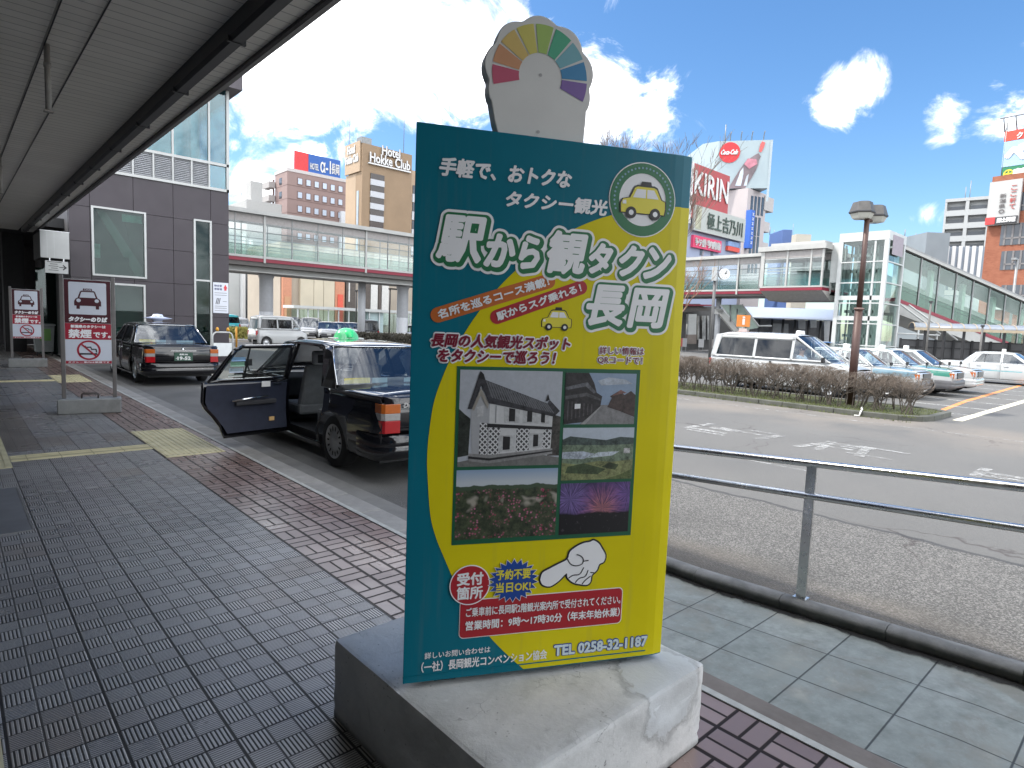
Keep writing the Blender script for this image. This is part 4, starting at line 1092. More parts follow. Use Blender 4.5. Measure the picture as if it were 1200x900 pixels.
q = MB(); q.prism([(cB.x - 8, cB.y + 3), (dpt(874, 240, D0 + 5).x, dpt(874, 240, D0 + 5).y), (cC.x, cC.y + 6), (cB.x, cB.y + 13)], -1, zbot - 5.5); q.build('lower_wall', MATS['beige_render'], ct)
e_ = Vector((cC.x - cB.x, cC.y - cB.y)); bl_ = e_.length; e_.normalize(); nn_ = Vector((e_.y, -e_.x))
if nn_.dot(Vector((cB.x, cB.y))) > 0: nn_ = -nn_
def bf(u, v, l): return (cB.x + e_.x * u + nn_.x * l, cB.y + e_.y * u + nn_.y * l, v)
hb_ = ztop - zbot
cu, cv_ = bl_ * .215, ztop - hb_ * .245
q = MB(); rr_ = hb_ * .215
q.poly([bf(cu + rr_ * math.cos(2 * math.pi * k / 36), cv_ + rr_ * math.sin(2 * math.pi * k / 36), .15) for k in range(36)]); cc = q.build('logo_disc', mat('cola_red', (.62, .025, .03), .5), bbd)
text('Coca-Cola', (cu - rr_ * .86, cv_ - rr_ * .22, cu + rr_ * .86, cv_ + rr_ * .24), .3, M_WS, cc, .06, .25, frame=bf, step=.01)
def bshape(nm, pts, m, l):
    q = MB(); q.poly([bf(bl_ * a, zbot + hb_ * b, l) for a, b in pts]); return q.build(nm, m, bbd)
bshape('bottle_picture', [(.24, .0), (.33, .20), (.44, .42), (.52, .55), (.62, .64), (.70, .70), (.75, .73), (.80, .66), (.77, .58), (.76, .48), (.72, .36), (.66, .22), (.60, .10), (.55, .0)], mat('bottle_brown', (.17, .13, .14), .4, var=.35, vscale=.5), .15)
bshape('bottle_shine', [(.36, .05), (.44, .35), (.49, .44), (.50, .3), (.47, .05)], mat('bottle_grey', (.42, .46, .50), .4, var=.3, vscale=.6), .22)
bshape('bottle_shine', [(.52, .05), (.56, .25), (.60, .30), (.58, .05)], MATS['bottle_grey'], .22)
bshape('bottle_label', [(.50, .50), (.56, .62), (.72, .60), (.74, .50), (.60, .40)], mat('label_rose', (.42, .16, .20), .4, var=.4, vscale=.6), .26)
bshape('bottle_cap', [(.755, .76), (.80, .74), (.84, .84), (.86, .94), (.80, .97), (.77, .90)], mat('cap_red', (.55, .10, .09), .4, var=.2), .22)
bshape('billboard_frame', [(.955, -.28), (1.0, -.28), (1.0, 1.0), (.985, 1.0), (.955, .96)], mat('frame_grey', (.36, .42, .44), .5), .1)
q = MB()
for a in (.22, .42, .62, .84):
    p = bf(bl_ * a, ztop, -1); q.tube([p, (p[0], p[1], p[2] + 1.2), (p[0] + nn_.x * 1.2, p[1] + nn_.y * 1.2, p[2] + 1.7)], .10, 5)
p = bf(bl_ * .12, ztop, -1); q.tube([p, (p[0], p[1], p[2] + 3.6)], .10, 5)
q.build('sign_lamp', M_GRM, ct)

# small roof blocks behind the landing
for k, (nm, lab, px0, px1, py, d, c) in enumerate((('blue_sign_block', 'small block with a blue sign seen right of the slim office', 902, 912, 275, 120, (.08, .14, .32)), ('rooftop_hut', 'cream rooftop hut above the landing roof', 920, 937, 279, 150, (.50, .46, .38)),
                                              ('grey_block', 'grey glass block above the top of the covered stairs', 1060, 1086, 279, 110, (.22, .25, .27)))):
    t = thing(nm, lab, 'building'); a, b = onD(px0, py, d), onD(px1, py, d); ex = (b - a); bk = Vector((ex.y, -ex.x, 0)).normalized() * -6
    q = MB(); q.prism([(a.x, a.y), (b.x, b.y), (b.x - bk.x, b.y - bk.y), (a.x - bk.x, a.y - bk.y)], -1, max(a.z, b.z)); q.build('wall', mat(nm + '_wall', c, .6, var=.1, vscale=.2), t)
    q = MB(); q.tube([(a.x, a.y, a.z), (a.x, a.y, a.z + 1.5)], .08, 5); q.tube([((a.x + b.x) / 2, (a.y + b.y) / 2, a.z), ((a.x + b.x) / 2, (a.y + b.y) / 2, a.z + (3.5 if k == 1 else 1))], .05, 5); q.build('mast', M_GRM, t)

# white apartment tower
ap = thing('apartment_tower', 'white apartment tower with rows of recessed balconies', 'building', (0, 0, 0))
D1 = 165.0
a, b, c = onD(1108, 235, D1), onD(1162, 230, D1 - 6), onD(1190, 300, D1 + 12)
zt = onD(1108, 233.5, D1).z
ex = Vector((b.x - a.x, b.y - a.y)); al = ex.length; ex.normalize(); en = Vector((ex.y, -ex.x))
if en.dot(Vector((a.x, a.y))) > 0: en = -en
def af(u, v, l): return (a.x + ex.x * u + en.x * l, a.y + ex.y * u + en.y * l, v)
M_APT = mat('apartment_white', (.36, .37, .37), .7, var=.04, vscale=.1)
q = MB(); q.prism([af(0, 0, -1.5)[:2], af(al, 0, -1.5)[:2], af(al, 0, -16)[:2], af(0, 0, -16)[:2]], -1, zt); q.build('wall', M_APT, ap)
q = MB()
def abox(u0, u1, z0, z1, l0, l1):
    q.prism([af(u0, 0, l0)[:2], af(u1, 0, l0)[:2], af(u1, 0, l1)[:2], af(u0, 0, l1)[:2]], z0, z1)
for u0, u1 in ((0, al * .05), (al * .46, al * .54), (al * .95, al)): abox(u0, u1, -1, zt, -1.49, .0)
abox(0, al, zt - .8, zt, -1.49, .05)
q.build('pier', M_APT, ap)
for k in range(11):
    z = zt - 4.3 - k * 3.35
    q = MB(); abox(.05 * al, al * .46, z, z + 1.2, -.2, .0); abox(.54 * al, .95 * al, z, z + 1.2, -.2, 0); abox(.05 * al, .95 * al, z - .25, z - .01, -1.45, .02); q.build('balcony', M_APT, ap)
    q = MB(); abox(.08 * al, .43 * al, z + .2, z + 2.4, -1.49, -1.3); abox(.57 * al, .92 * al, z + .2, z + 2.4, -1.49, -1.3); q.build('window', M_WIN, ap)
q = MB(); q.tube([af(al * .4, zt, -6), af(al * .4, zt + 4, -6)], .1, 5); q.tube([af(al * .5, zt, -6), af(al * .5, zt + 5.5, -6)], .1, 5); q.build('mast', M_GRM, ap)
# striped parking building
sb = thing('striped_building', 'white and grey vertically striped low building beside the brick block', 'building', (0, 0, 0))
D2 = 110.0
a2, b2 = onD(1086, 289, D2), onD(1156, 287, D2 - 3)
zt2 = onD(1084, 289, D2).z
q = MB(); ev = Vector((b2.x - a2.x, b2.y - a2.y)); l2 = ev.length; ev.normalize(); ev_n = Vector((-ev.y, ev.x))
if ev_n.dot(Vector((a2.x, a2.y))) < 0: ev_n = -ev_n
def sbp(u, d): return (a2.x + ev.x * u + ev_n.x * d, a2.y + ev.y * u + ev_n.y * d)
q.prism([sbp(0, .2), sbp(l2, .2), sbp(l2, 14), sbp(0, 14)], -1, zt2); q.build('wall', mat('stripe_grey', (.24, .28, .33), .6), sb)
q = MB()
for k in range(9):
    u = k * l2 / 9; q.prism([sbp(u, 0), sbp(u + l2 / 17, 0), sbp(u + l2 / 17, .19), sbp(u, .19)], zt2 - 7.5, zt2 + .1)
q.prism([sbp(0, -.05), sbp(l2, -.05), sbp(l2, -.01), sbp(0, -.01)], zt2 - 8.5, zt2 - 7.6)
q.build('white_fin', M_WS, sb)
q = MB(); q.prism([sbp(0, .0), sbp(l2, .0), sbp(l2, .18), sbp(0, .18)], zt2 - 15, zt2 - 8.6); q.build('lower_band', mat('pale_band', (.50, .53, .54), .5), sb)

# brick building with stacked signs
bk = thing('brick_building', 'orange brick building with stacked rooftop advertising signs at the right edge', 'building', (0, 0, 0))
D3 = 82.0
a3, b3 = onD(1163.5, 206, D3), onD(1250, 200, D3 - 6)
e3 = Vector((b3.x - a3.x, b3.y - a3.y)); l3 = e3.length; e3.normalize(); n3 = Vector((e3.y, -e3.x))
if n3.dot(Vector((a3.x, a3.y))) > 0: n3 = -n3
def kf(u, v, l): return (a3.x + e3.x * u + n3.x * l, a3.y + e3.y * u + n3.y * l, v)
def kray(px, py):
    d = ray(px, py); k = (Vector((a3.x, a3.y)) - Vector((0, 0))).dot(n3) / Vector((d.x, d.y)).dot(n3); p = EYE + d * k; return (Vector((p.x, p.y)) - Vector((a3.x, a3.y))).dot(e3), p.z
def kz(px, py): return kray(px, py)[1]
def ku(px, py=205): return kray(px, py)[0]
def kbox(mb, u0, u1, z0, z1, l0, l1): mb.prism([kf(u0, 0, l0)[:2], kf(u1, 0, l0)[:2], kf(u1, 0, l1)[:2], kf(u0, 0, l1)[:2]], z0, z1)
def brickmat():
    m, n, b = shader_mat('orange_brick')
    tc = n.node('ShaderNodeTexCoord').outputs['Object']
    g = n.noise(tc, 1.2, 5, .7); r = n.noise(n.vm('MULTIPLY', tc, (1, 1, 6)), 1.6, 3, .7)
    n.put(b.inputs['Base Color'], n.mix(n.mapr(n.m('ADD', n.m('MULTIPLY', g, .5), n.m('MULTIPLY', r, .5)), .35, .65), (.20, .062, .032), (.30, .115, .065)))
    b.inputs['Roughness'].default_value = .8
    return m
M_BRK = brickmat()
zk = kz(1165, 207)
q = MB(); kbox(q, 0, l3, -1, zk, -14, 0); q.build('wall', M_BRK, bk)
for (py0, py1) in ((262, 287), (294, 316), (334, 350), (227, 248)):
    q = MB(); kbox(q, ku(1174, py0), l3, kz(1185, py1), kz(1185, py0), -.4, .05); o = q.build('window', M_WIN, bk)
    q = MB()
    for px in (1178, 1187, 1196, 1206, 1216): kbox(q, ku(px, py0), ku(px, py0) + .22, kz(1185, py1), kz(1185, py0), .06, .12)
    zm = (kz(1185, py1) + kz(1185, py0)) / 2; kbox(q, ku(1178, py0), l3, zm - .6, zm - .4, .06, .12)
    q.build('window_frame', mat('frame_dark', (.16, .15, .15), .5), o)
q = MB(); kbox(q, ku(1159.5, 240), ku(1197, 240), kz(1162, 265), kz(1162, 217.5) + .3, .2, .6); wsb = q.build('white_sign', mat('paper_white', (.40, .40, .39), .5, var=.02), bk)
inkr, inkk = mat('ink_red', (.40, .08, .07), .5), mat('ink_grey', (.13, .12, .12), .5)
def col_text(s, px, py0, py1, m, par, wpx=7):
    n_ = len(s)
    for i, ch in enumerate(s):
        za_, zb_ = kz(px, py0 + (py1 - py0) * (i + .85) / n_), kz(px, py0 + (py1 - py0) * (i + .08) / n_)
        text(ch, (ku(px, 240), za_, ku(px + wpx, 240), zb_), .65, m, par, .012, frame=kf, step=.004)
col_text('ここ軒て', 1185, 218, 247, inkr, wsb); col_text('新潟県。', 1173, 228, 252, inkk, wsb)
q = MB(); kbox(q, ku(1157, 260), ku(1168, 260), kz(1162, 264), kz(1162, 256), .62, .8); q.build('red_tag', mat('tag_red', (.58, .04, .04), .5), wsb)
q = MB(); kbox(q, ku(1168.5, 260), ku(1194, 260), kz(1165, 264), kz(1165, 256), .62, .8); dt = q.build('dark_tag', mat('tag_dark', (.05, .05, .055), .5), wsb)
text('郷土料理', (ku(1171, 260), kz(1165, 262.5), ku(1192, 260), kz(1165, 257.5)), .85, M_WS, dt, .05, frame=kf, step=.004)
q = MB(); kbox(q, ku(1172.5), l3, kz(1180, 213.5), kz(1180, 195), -1.0, -.4); gs = q.build('green_sign', mat('sign_green', (.01, .16, .07), .5), bk)
q = MB(); kbox(q, ku(1174, 180), l3, kz(1180, 194.5), kz(1180, 165), -1.0, -.4); bs_ = q.build('blue_sign', mat('sign_iceblue', (.30, .44, .60), .5, var=.05), bk)
q = MB(); kbox(q, ku(1176, 158), l3, kz(1180, 164.5), kz(1180, 153), -1.0, -.4); rs_ = q.build('red_sign', mat('sign_vermilion', (.60, .055, .03), .5), bk)
text('ペ', (ku(1178.5, 180), kz(1185, 186), ku(1199.5, 180), kz(1185, 171)), -.35, M_WS, bs_, .25, frame=kf, step=.004)
text('ク', (ku(1191, 159), kz(1185, 162.5), ku(1197, 159), kz(1185, 156)), -.35, M_WS, rs_, .05, frame=kf, step=.004)
text('高野', (ku(1187, 202), kz(1185, 206), ku(1206, 202), kz(1185, 198.5)), -.35, M_WS, gs, .15, frame=kf, step=.004)
q = MB(); c0 = (ku(1180.5, 203), kz(1180.5, 203))
for r0, r1 in ((.40, .56),):
    vs = []
    for k in range(24):
        t = 2 * math.pi * k / 24
        for r in (r0, r1): vs.append(kf(c0[0] + r * math.cos(t), c0[1] + r * math.sin(t), -.35))
    q.add(vs, [(2 * k, 2 * ((k + 1) % 24), 2 * ((k + 1) % 24) + 1, 2 * k + 1) for k in range(24)])
q.poly([kf(c0[0] + x, c0[1] + z, -.35) for x, z in ((-.08, -.4), (.08, -.4), (.08, .4), (-.08, .4))]); q.poly([kf(c0[0] + x, c0[1] + z, -.33) for x, z in ((-.4, -.08), (.4, -.08), (.4, .08), (-.4, .08))])
q.build('emblem', mat('emblem_yellow', (.60, .52, .03), .5), gs)
q = MB(); zt_ = kz(1180, 153)
for u in (ku(1176, 150), ku(1190, 150), ku(1210, 150)): q.tube([kf(u, zt_, -.7), kf(u, zt_ + 1.6, .3)], .09, 5)
q.tube([kf(ku(1172, 150), zt_ + 1.6, .3), kf(l3, zt_ + 1.6, .3)], .09, 5); q.tube([kf(ku(1172.5), zk - .2, -.5), kf(ku(1172.5), zt_ + 1.2, -.5)], .12, 5); q.build('sign_rail', M_GRM, bk)
q = MB(); kbox(q, ku(1178), l3, kz(1185, 363), kz(1185, 351), .1, .6); q.build('shop_band', M_WHM, bk)
# ------------------------------------------------------------------ concrete block and tourist taxi sign
bm = bmesh.new()
bmesh.ops.create_cube(bm, size=1)
BX0, BX1, BY0, BY1, BH = 1.14, 2.20, 1.19, 2.27, .335
for v in bm.verts:
    v.co = Vector(((v.co.x + .5) * (BX1 - BX0) + BX0, (v.co.y + .5) * (BY1 - BY0) + BY0, (v.co.z + .5) * BH))
te = [e for e in bm.edges if max(e.verts[0].co.z, e.verts[1].co.z) > .1]
bmesh.ops.bevel(bm, geom=te, offset=.018, segments=2, affect='EDGES', profile=.6)
bmesh.ops.triangulate(bm, faces=bm.faces[:])
for _ in range(3):
    bmesh.ops.subdivide_edges(bm, edges=[e for e in bm.edges if e.calc_length() > .05], cuts=1, use_grid_fill=False)
    bmesh.ops.triangulate(bm, faces=bm.faces[:])
bmesh.ops.subdivide_edges(bm, edges=[e for e in bm.edges if e.calc_length() > .03], cuts=1, use_grid_fill=False)
bmesh.ops.triangulate(bm, faces=bm.faces[:])
for v in bm.verts:
    p = v.co
    ex = min(p.x - BX0, BX1 - p.x); ey = min(p.y - BY0, BY1 - p.y); ez = BH - p.z
    near = sum(1 for e in (ex, ey, ez) if e < .022)
    n1, n2, n3_ = noise.noise(p * 6), noise.noise(p * 19), noise.noise(p * 40)
    c = Vector((1.67, 1.73, .15))
    if near >= 2 and p.z > .02:
        k = .004 * n3_ + .006 * max(0, n2) + .05 * max(0, noise.noise(p * 8) - .32)
        p += (c - p).normalized() * k
    else:
        p += (p - c).normalized() * (.0022 * n1 + .0012 * n2)
    q = Vector((1.97, BY0, BH)); r_ = (p - q).length + .04 * n1 + .02 * n2
    if r_ < .15 and p.z > .1:
        p += Vector((0, .016, -.014)) * min(1, (.15 - r_) / .05)
me = bpy.data.meshes.new('concrete_block'); bm.to_mesh(me); bm.free()
me.polygons.foreach_set('use_smooth', [True] * len(me.polygons))
me.set_sharp_from_angle(angle=R(28))
def blockmat():
    m, n, b = shader_mat('block_concrete')
    tc = n.node('ShaderNodeTexCoord').outputs['Object']
    g = n.noise(tc, 4.5, 9, .66, .4); s = n.noise(tc, 2.0, 6, .6, .8); f = n.noise(tc, 30, 5, .65)
    c = n.mix(n.mapr(g, .3, .7), (.56, .565, .555), (.74, .735, .72))
    c = n.mix(n.mapr(s, .50, .66, 0, .6), c, (.40, .405, .395))
    # dark scuffs, pits and a patch of newer mortar
    sc = n.node('ShaderNodeTexVoronoi', Vector=n.vm('ADD', tc, n.vm('MULTIPLY', n.node('ShaderNodeTexNoise', Vector=tc, Scale=8, Detail=4).outputs['Color'], (.25, .25, .25))), Scale=9, _feature='DISTANCE_TO_EDGE').outputs['Distance']
    c = n.mix(n.m('MULTIPLY', n.mapr(sc, .02, .005), n.mapr(n.noise(tc, 3.1, 3), .54, .62, 0, .7)), c, (.13, .13, .125))
    c = n.mix(n.mapr(f, .68, .76, 0, .85), c, (.10, .10, .10))
    sm_ = n.m('MULTIPLY', n.mapr(n.noise(tc, 11, 9, .74, 1.2), .54, .68), n.mapr(n.noise(tc, 3.7, 3, .5), .42, .6))
    c = n.mix(n.m('MULTIPLY', sm_, .45), c, (.32, .32, .31))
    c = n.mix(n.m('MULTIPLY', n.mapr(n.noise(tc, 23, 6, .7), .6, .7), .35), c, (.80, .80, .79))
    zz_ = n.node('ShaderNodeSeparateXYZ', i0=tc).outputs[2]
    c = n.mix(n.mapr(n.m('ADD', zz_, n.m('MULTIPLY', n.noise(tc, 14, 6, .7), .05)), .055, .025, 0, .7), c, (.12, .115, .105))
    po = n.node('ShaderNodeTexVoronoi', Vector=tc, Scale=38).outputs['Distance']
    c = n.mix(n.m('MULTIPLY', n.mapr(po, .16, .08), n.mapr(n.noise(tc, 9, 3), .5, .6, 0, .7)), c, (.16, .16, .155))
    d = n.vm('LENGTH', n.vm('SUBTRACT', tc, (2.0, 1.25, .31)))
    patch = n.mapr(n.m('ADD', d, n.m('MULTIPLY', n.m('SUBTRACT', n.noise(tc, 9, 5), .5), .22)), .185, .165)
    rim = n.m('MULTIPLY', n.mapr(n.m('ADD', d, n.m('MULTIPLY', n.m('SUBTRACT', n.noise(tc, 9, 5), .5), .22)), .22, .185), n.m('SUBTRACT', 1.0, patch))
    c = n.mix(n.m('MULTIPLY', patch, .8), c, (.52, .54, .55)); c = n.mix(n.m('MULTIPLY', rim, .55), c, (.24, .245, .245))
    n.put(b.inputs['Base Color'], c); n.put(b.inputs['Roughness'], n.mapr(g, .3, .7, .62, .85))
    n.put(b.inputs['Normal'], n.node('ShaderNodeBump', Strength=.55, Distance=.008, Height=n.m('ADD', n.m('MULTIPLY', g, 1.2), n.m('ADD', n.m('MULTIPLY', f, .5), n.m('MULTIPLY', patch, .5)))).outputs[0])
    return m
me.materials.append(blockmat())
o = bpy.data.objects.new('concrete_block', me); COL.objects.link(o)
tag(o, 'chipped square pale concrete block carrying the tall teal and yellow taxi sign', 'block')

SG = thing('tourist_taxi_sign', 'tall teal and yellow taxi sightseeing sign standing on the big concrete block', 'sign', (1.16, 1.78, .36), R(-26.8))
W_, H_ = 1.035, 1.943
# body: front flat, right edge folded back
plan = [(0, 0), (.955, 0), (.990, .0015), (1.027, .008), (W_, .020), (1.0, .15), (.09, .15), (.012, .02)]
bd = MB(); bd.prism(plan, 0, H_)
tag(bd.build('board', T_TEAL, SG, bevel=.003))
curve = [(1.013, 1.759), (.967, 1.752), (.83, 1.735), (.698, 1.698), (.585, 1.65), (.48, 1.585), (.381, 1.504), (.29, 1.410), (.214, 1.307), (.155, 1.205), (.11, 1.1), (.082, 1.005), (.069, .892),
         (.066, .82), (.069, .759), (.082, .622), (.103, .54), (.134, .464), (.191, .337), (.245, .245), (.311, .151), (.387, .067), (.45, .006)]
def foldp(u, v, lay):
    """point on the folded front skin at arc length u"""
    pl = [(0, 0), (.955, 0), (.990, .0015), (1.027, .008), (W_, .020), (1.0, .15)]
    s = u
    for a, b in zip(pl, pl[1:]):
        L = math.dist(a, b)
        if s <= L or b == pl[-1]:
            t = min(s / L, 1); d = ((b[0] - a[0]) / L, (b[1] - a[1]) / L)
            return (a[0] + d[0] * L * t + d[1] * lay, a[1] + d[1] * L * t - d[0] * lay, v)
        s -= L
yl = MB()
def smooth_curve(c, k=4):
    out = []
    for i in range(len(c) - 1):
        p0, p1, p2, p3 = c[max(i - 1, 0)], c[i], c[i + 1], c[min(i + 2, len(c) - 1)]
        for j in range(k):
            t = j / k
            out.append(tuple(.5 * (2 * p1[a] + (p2[a] - p0[a]) * t + (2 * p0[a] - 5 * p1[a] + 4 * p2[a] - p3[a]) * t * t + (3 * p1[a] - p0[a] - 3 * p2[a] + p3[a]) * t ** 3) for a in (0, 1)))
    return out + [c[-1]]
cs = [p for p in smooth_curve(curve) if p[0] <= .955]
yl.add([(p[0], -.0012, p[1]) for p in cs] + [(.955, -.0012, .006), (.955, -.0012, 1.7510)][0:2], [tuple(range(len(cs) + 2))])
for s0, s1 in ((.955, .990), (.990, 1.0276), (1.0276, 1.0420), (1.0420, 1.155)):
    yl.add([foldp(s0, .006, .0012), foldp(s1, .006, .0012), foldp(s1, 1.755, .0012), foldp(s0, 1.753, .0012)], [(0, 1, 2, 3)], True)
tag(yl.build('yellow_field', T_YEL, SG))
hm = MB(); hm.box(.0, .955, -.0030, -.0014, .024, .028)
hm.build('hem_seam', T_TEAL, SG)
for x_ in (.12, .82):
    ft = MB(); ft.box(x_, x_ + .08, .04, .12, -.027, .0); ft.build('foot', mat('dark_steel', (.08, .08, .085), .5, .7), SG)

L1, L2, L3, L4 = .002, .003, .004, .005
text('手軽で、おトクな', (.078, 1.780, .552, 1.838), L1, T_WHITE, SG, .0026, .18)
text('タクシー観光', (.310, 1.698, .695, 1.750), L1, T_WHITE, SG, .0024, .18)
# title letters: white halo, green outline, white face
tb = {}
def title(ch, box, sh=.17, ang=0):
    for key, lay, grow, dx in (('halo', L1, .0275, .004), ('outline', L2, .0185, .004), ('face', L3, .0062, 0)):
        b = (box[0] + dx - .006, box[1] - dx - .003, box[2] + dx + .006, box[3] - dx + .006)
        tb[key] = text(ch, b, lay, None, None, grow, sh, ang, mb=tb.get(key, MB()), ncopy=40 if key == 'halo' else 28 if key == 'outline' else 12, step=1.2e-5)
for ch, bx in (('駅', (.085, 1.505, .243, 1.642)), ('か', (.250, 1.497, .352, 1.592)), ('ら', (.372, 1.497, .444, 1.594)), ('観', (.470, 1.488, .622, 1.620)), ('タ', (.632, 1.497, .715, 1.588)),
               ('ク', (.750, 1.494, .842, 1.588)), ('ン', (.857, 1.490, .955, 1.588)), ('長', (.630, 1.310, .785, 1.440)), ('岡', (.805, 1.308, .950, 1.436))):
    title(ch, bx)
tb['halo'].build('title_halo', T_WHITE, SG); tb['outline'].build('title_outline', T_GREEN, SG); tb['face'].build('title_lettering', T_WHITE, SG)
star = MB()
star.poly([(.670 + (.017 if k % 2 == 0 else .007) * math.sin(k * math.pi / 5), -L4, 1.513 + (.017 if k % 2 == 0 else .007) * math.cos(k * math.pi / 5)) for k in range(10)])
star.build('star', T_WHITE, SG)
def pill(name, a, b, wd, m, s, m2):
    a, b = Vector(a), Vector(b); d = (b - a).normalized(); p = Vector((-d.y, d.x)) * wd / 2
    ang = math.atan2(d.y, d.x); pts = []
    for k in range(13):
        t = ang + math.pi / 2 + math.pi * k / 12; pts.append((a.x + wd / 2 * math.cos(t), a.y + wd / 2 * math.sin(t)))
    for k in range(13):
        t = ang - math.pi / 2 + math.pi * k / 12; pts.append((b.x + wd / 2 * math.cos(t), b.y + wd / 2 * math.sin(t)))
    q = MB(); q.poly([(u, -L1, v) for u, v in pts]); o = q.build(name, m, SG)
    n0 = a - p * .56 + d * .0; ln = (b - a).length
    text(s, (n0.x, n0.y, n0.x + ln, n0.y + wd * .58), L3, m2, o, .0013, 0, ang)
pill('orange_banner', (.090, 1.316), (.480, 1.452), .052, T_ORANGE, '名所を巡るコース満載！', T_WHITE)
pill('red_banner', (.297, 1.318), (.604, 1.436), .050, T_RED, '駅からスグ乗れる！', T_WHITE)
for s, bx, sh in (('長岡の人気観光スポット', (.067, 1.209, .578, 1.254), .18), ('をタクシーで巡ろう！', (.091, 1.157, .522, 1.201), .18)):
    text(s, bx, L1, T_WHITE, SG, .0070, sh, ncopy=20, step=2e-5); text(s, bx, L3, T_MAR, SG, .0020, sh)
for s, bx in (('詳しい情報は', (.690, 1.199, .870, 1.226)), ('QRコードで！', (.685, 1.163, .866, 1.190))):
    text(s, bx, L1, T_WHITE, SG, .0042, 0, ncopy=16, step=2e-5); text(s, bx, L3, T_MAR, SG, .0003)
# round badge with a plain yellow cab
bg_ = MB(); bg_.disc((.829, -L1, 1.766), .134, 48); bgo = bg_.build('badge', T_WHITE, SG)
q = MB(); q.ring((.829, -L2, 1.766), .094, .130, 48); q.build('badge_ring', T_GREEN, bgo)
q = MB()
for k in range(30):
    t = R(200 - k * 7.6); q.disc((.829 + .113 * math.cos(t), -L3, 1.766 + .113 * math.sin(t)), .004, 8)
q.build('badge_dots', T_LBLUE, bgo)
def cab(cx, cz, s, lay, parent, nm):
    """plain side-on cab pictogram"""
    P = lambda pts, l: [(cx + a * s, -l, cz + b * s) for a, b in pts]
    body = [(-1, -.35), (-1.02, .0), (-.93, .18), (-.62, .25), (-.42, .66), (-.3, .72), (.45, .72), (.58, .66), (.8, .25), (.98, .18), (1.0, -.1), (.96, -.35)]
    grow = [(a * 1.06, b * 1.1 + .0) for a, b in body]
    q = MB(); q.poly(P(grow, lay)); root = q.build(nm, T_BLACK, parent)
    q = MB(); q.poly(P(body, lay + .0006)); q.build('cab_body', T_PALEY, root)
    q = MB(); q.poly(P([(-.5, .27), (-.34, .62), (.08, .62), (.08, .27)], lay + .0012)); q.poly(P([(.14, .27), (.14, .62), (.45, .62), (.68, .27)], lay + .0012)); q.build('cab_window', T_WHITE, root)
    for c in (-.55, .55):
        q = MB(); q.disc((cx + c * s, -lay - .0018, cz - .35 * s), .24 * s, 20); q.build('cab_wheel', T_BLACK, root)
        q = MB(); q.disc((cx + c * s, -lay - .0024, cz - .35 * s), .11 * s, 16); q.build('cab_hub', T_WHITE, root)
    q = MB(); q.poly(P([(-.17, .74), (-.12, .94), (.3, .94), (.35, .74)], lay + .0004)); q.build('cab_roof_sign', T_BLACK, root)
    q = MB(); q.poly(P([(-.96, -.02), (-.94, .12), (-.8, .14), (-.78, -.02)], lay + .0012)); q.build('cab_lamp', T_WHITE, root)
cab(.832, 1.748, .088, L4, bgo, 'badge_cab')
cab(.519, 1.310, .055, L1, SG, 'little_cab')

# framed photographs
fr = MB(); fr.box(.161, .861, -.0022, -.001, .503, 1.143); fr.build('photo_frame', T_DGREEN, SG)
def rect(mb, x0, z0, x1, z1, lay): mb.poly([(x0, -lay, z0), (x1, -lay, z0), (x1, -lay, z1), (x0, -lay, z1)])
def photo(nm, x0, z0, x1, z1, m):
    q = MB(); rect(q, x0, z0, x1, z1, .0030); return q.build(nm, m, SG)
def pmat(name, col, rough=.35):
    """printed photograph: a colour broken up at several scales"""
    if name in MATS: return MATS[name]
    m, n, b = shader_mat(name); tc = n.node('ShaderNodeTexCoord').outputs['Object']
    g = n.m('ADD', n.m('MULTIPLY', n.noise(tc, 26, 6, .72), .6), n.m('MULTIPLY', n.noise(tc, 110, 4, .7), .4))
    k = .85 if any(w_ in name for w_ in ('hill', 'tree', 'timber', 'house', 'roof')) else .35 if 'sky' not in name and 'wall' not in name else .10
    n.put(b.inputs['Base Color'], n.mix(n.mapr(g, .34, .66), tuple(c * (1 - k) for c in col), tuple(c * (1 + k) for c in col))); b.inputs['Roughness'].default_value = rough
    return m
PH = {}
# A: white storehouse
pa = photo('storehouse_photo', .173, .787, .550, 1.131, pmat('photo_grey_sky', (.42, .45, .50)))
XA, ZA = lambda t: .173 + .377 * t, lambda t: .787 + .344 * t
def shp(parent, nm, pts, m, lay):
    q = MB(); q.poly([(XA(a), -lay, ZA(b)) for a, b in pts]); return q.build(nm, m, parent)
shp(pa, 'ground_print', [(0, 0), (1, 0), (1, .08), (.55, .16), (0, .05)], pmat('photo_grey_ground', (.16, .16, .155)), .0034)
shp(pa, 'neighbour_print', [(.88, .1), (1, .1), (1, .52), (.9, .55)], pmat('photo_dark_house', (.06, .055, .05)), .0034)
shp(pa, 'tree_print', [(0, .1), (.1, .12), (.11, .5), (.05, .55), (0, .6)], pmat('photo_dark_tree', (.025, .03, .025)), .0034)
shp(pa, 'gable_print', [(.13, .14), (.29, .10), (.29, .62), (.2, .78), (.11, .62)], pmat('photo_white_wall_shade', (.38, .39, .41)), .0038)
shp(pa, 'front_print', [(.29, .10), (.91, .17), (.92, .58), (.29, .66)], pmat('photo_white_wall', (.58, .59, .60)), .0038)
shp(pa, 'plinth_print', [(.1, .06), (.3, .03), (.93, .12), (.93, .18), (.3, .12), (.1, .14)], pmat('photo_plinth', (.26, .26, .26)), .0042)
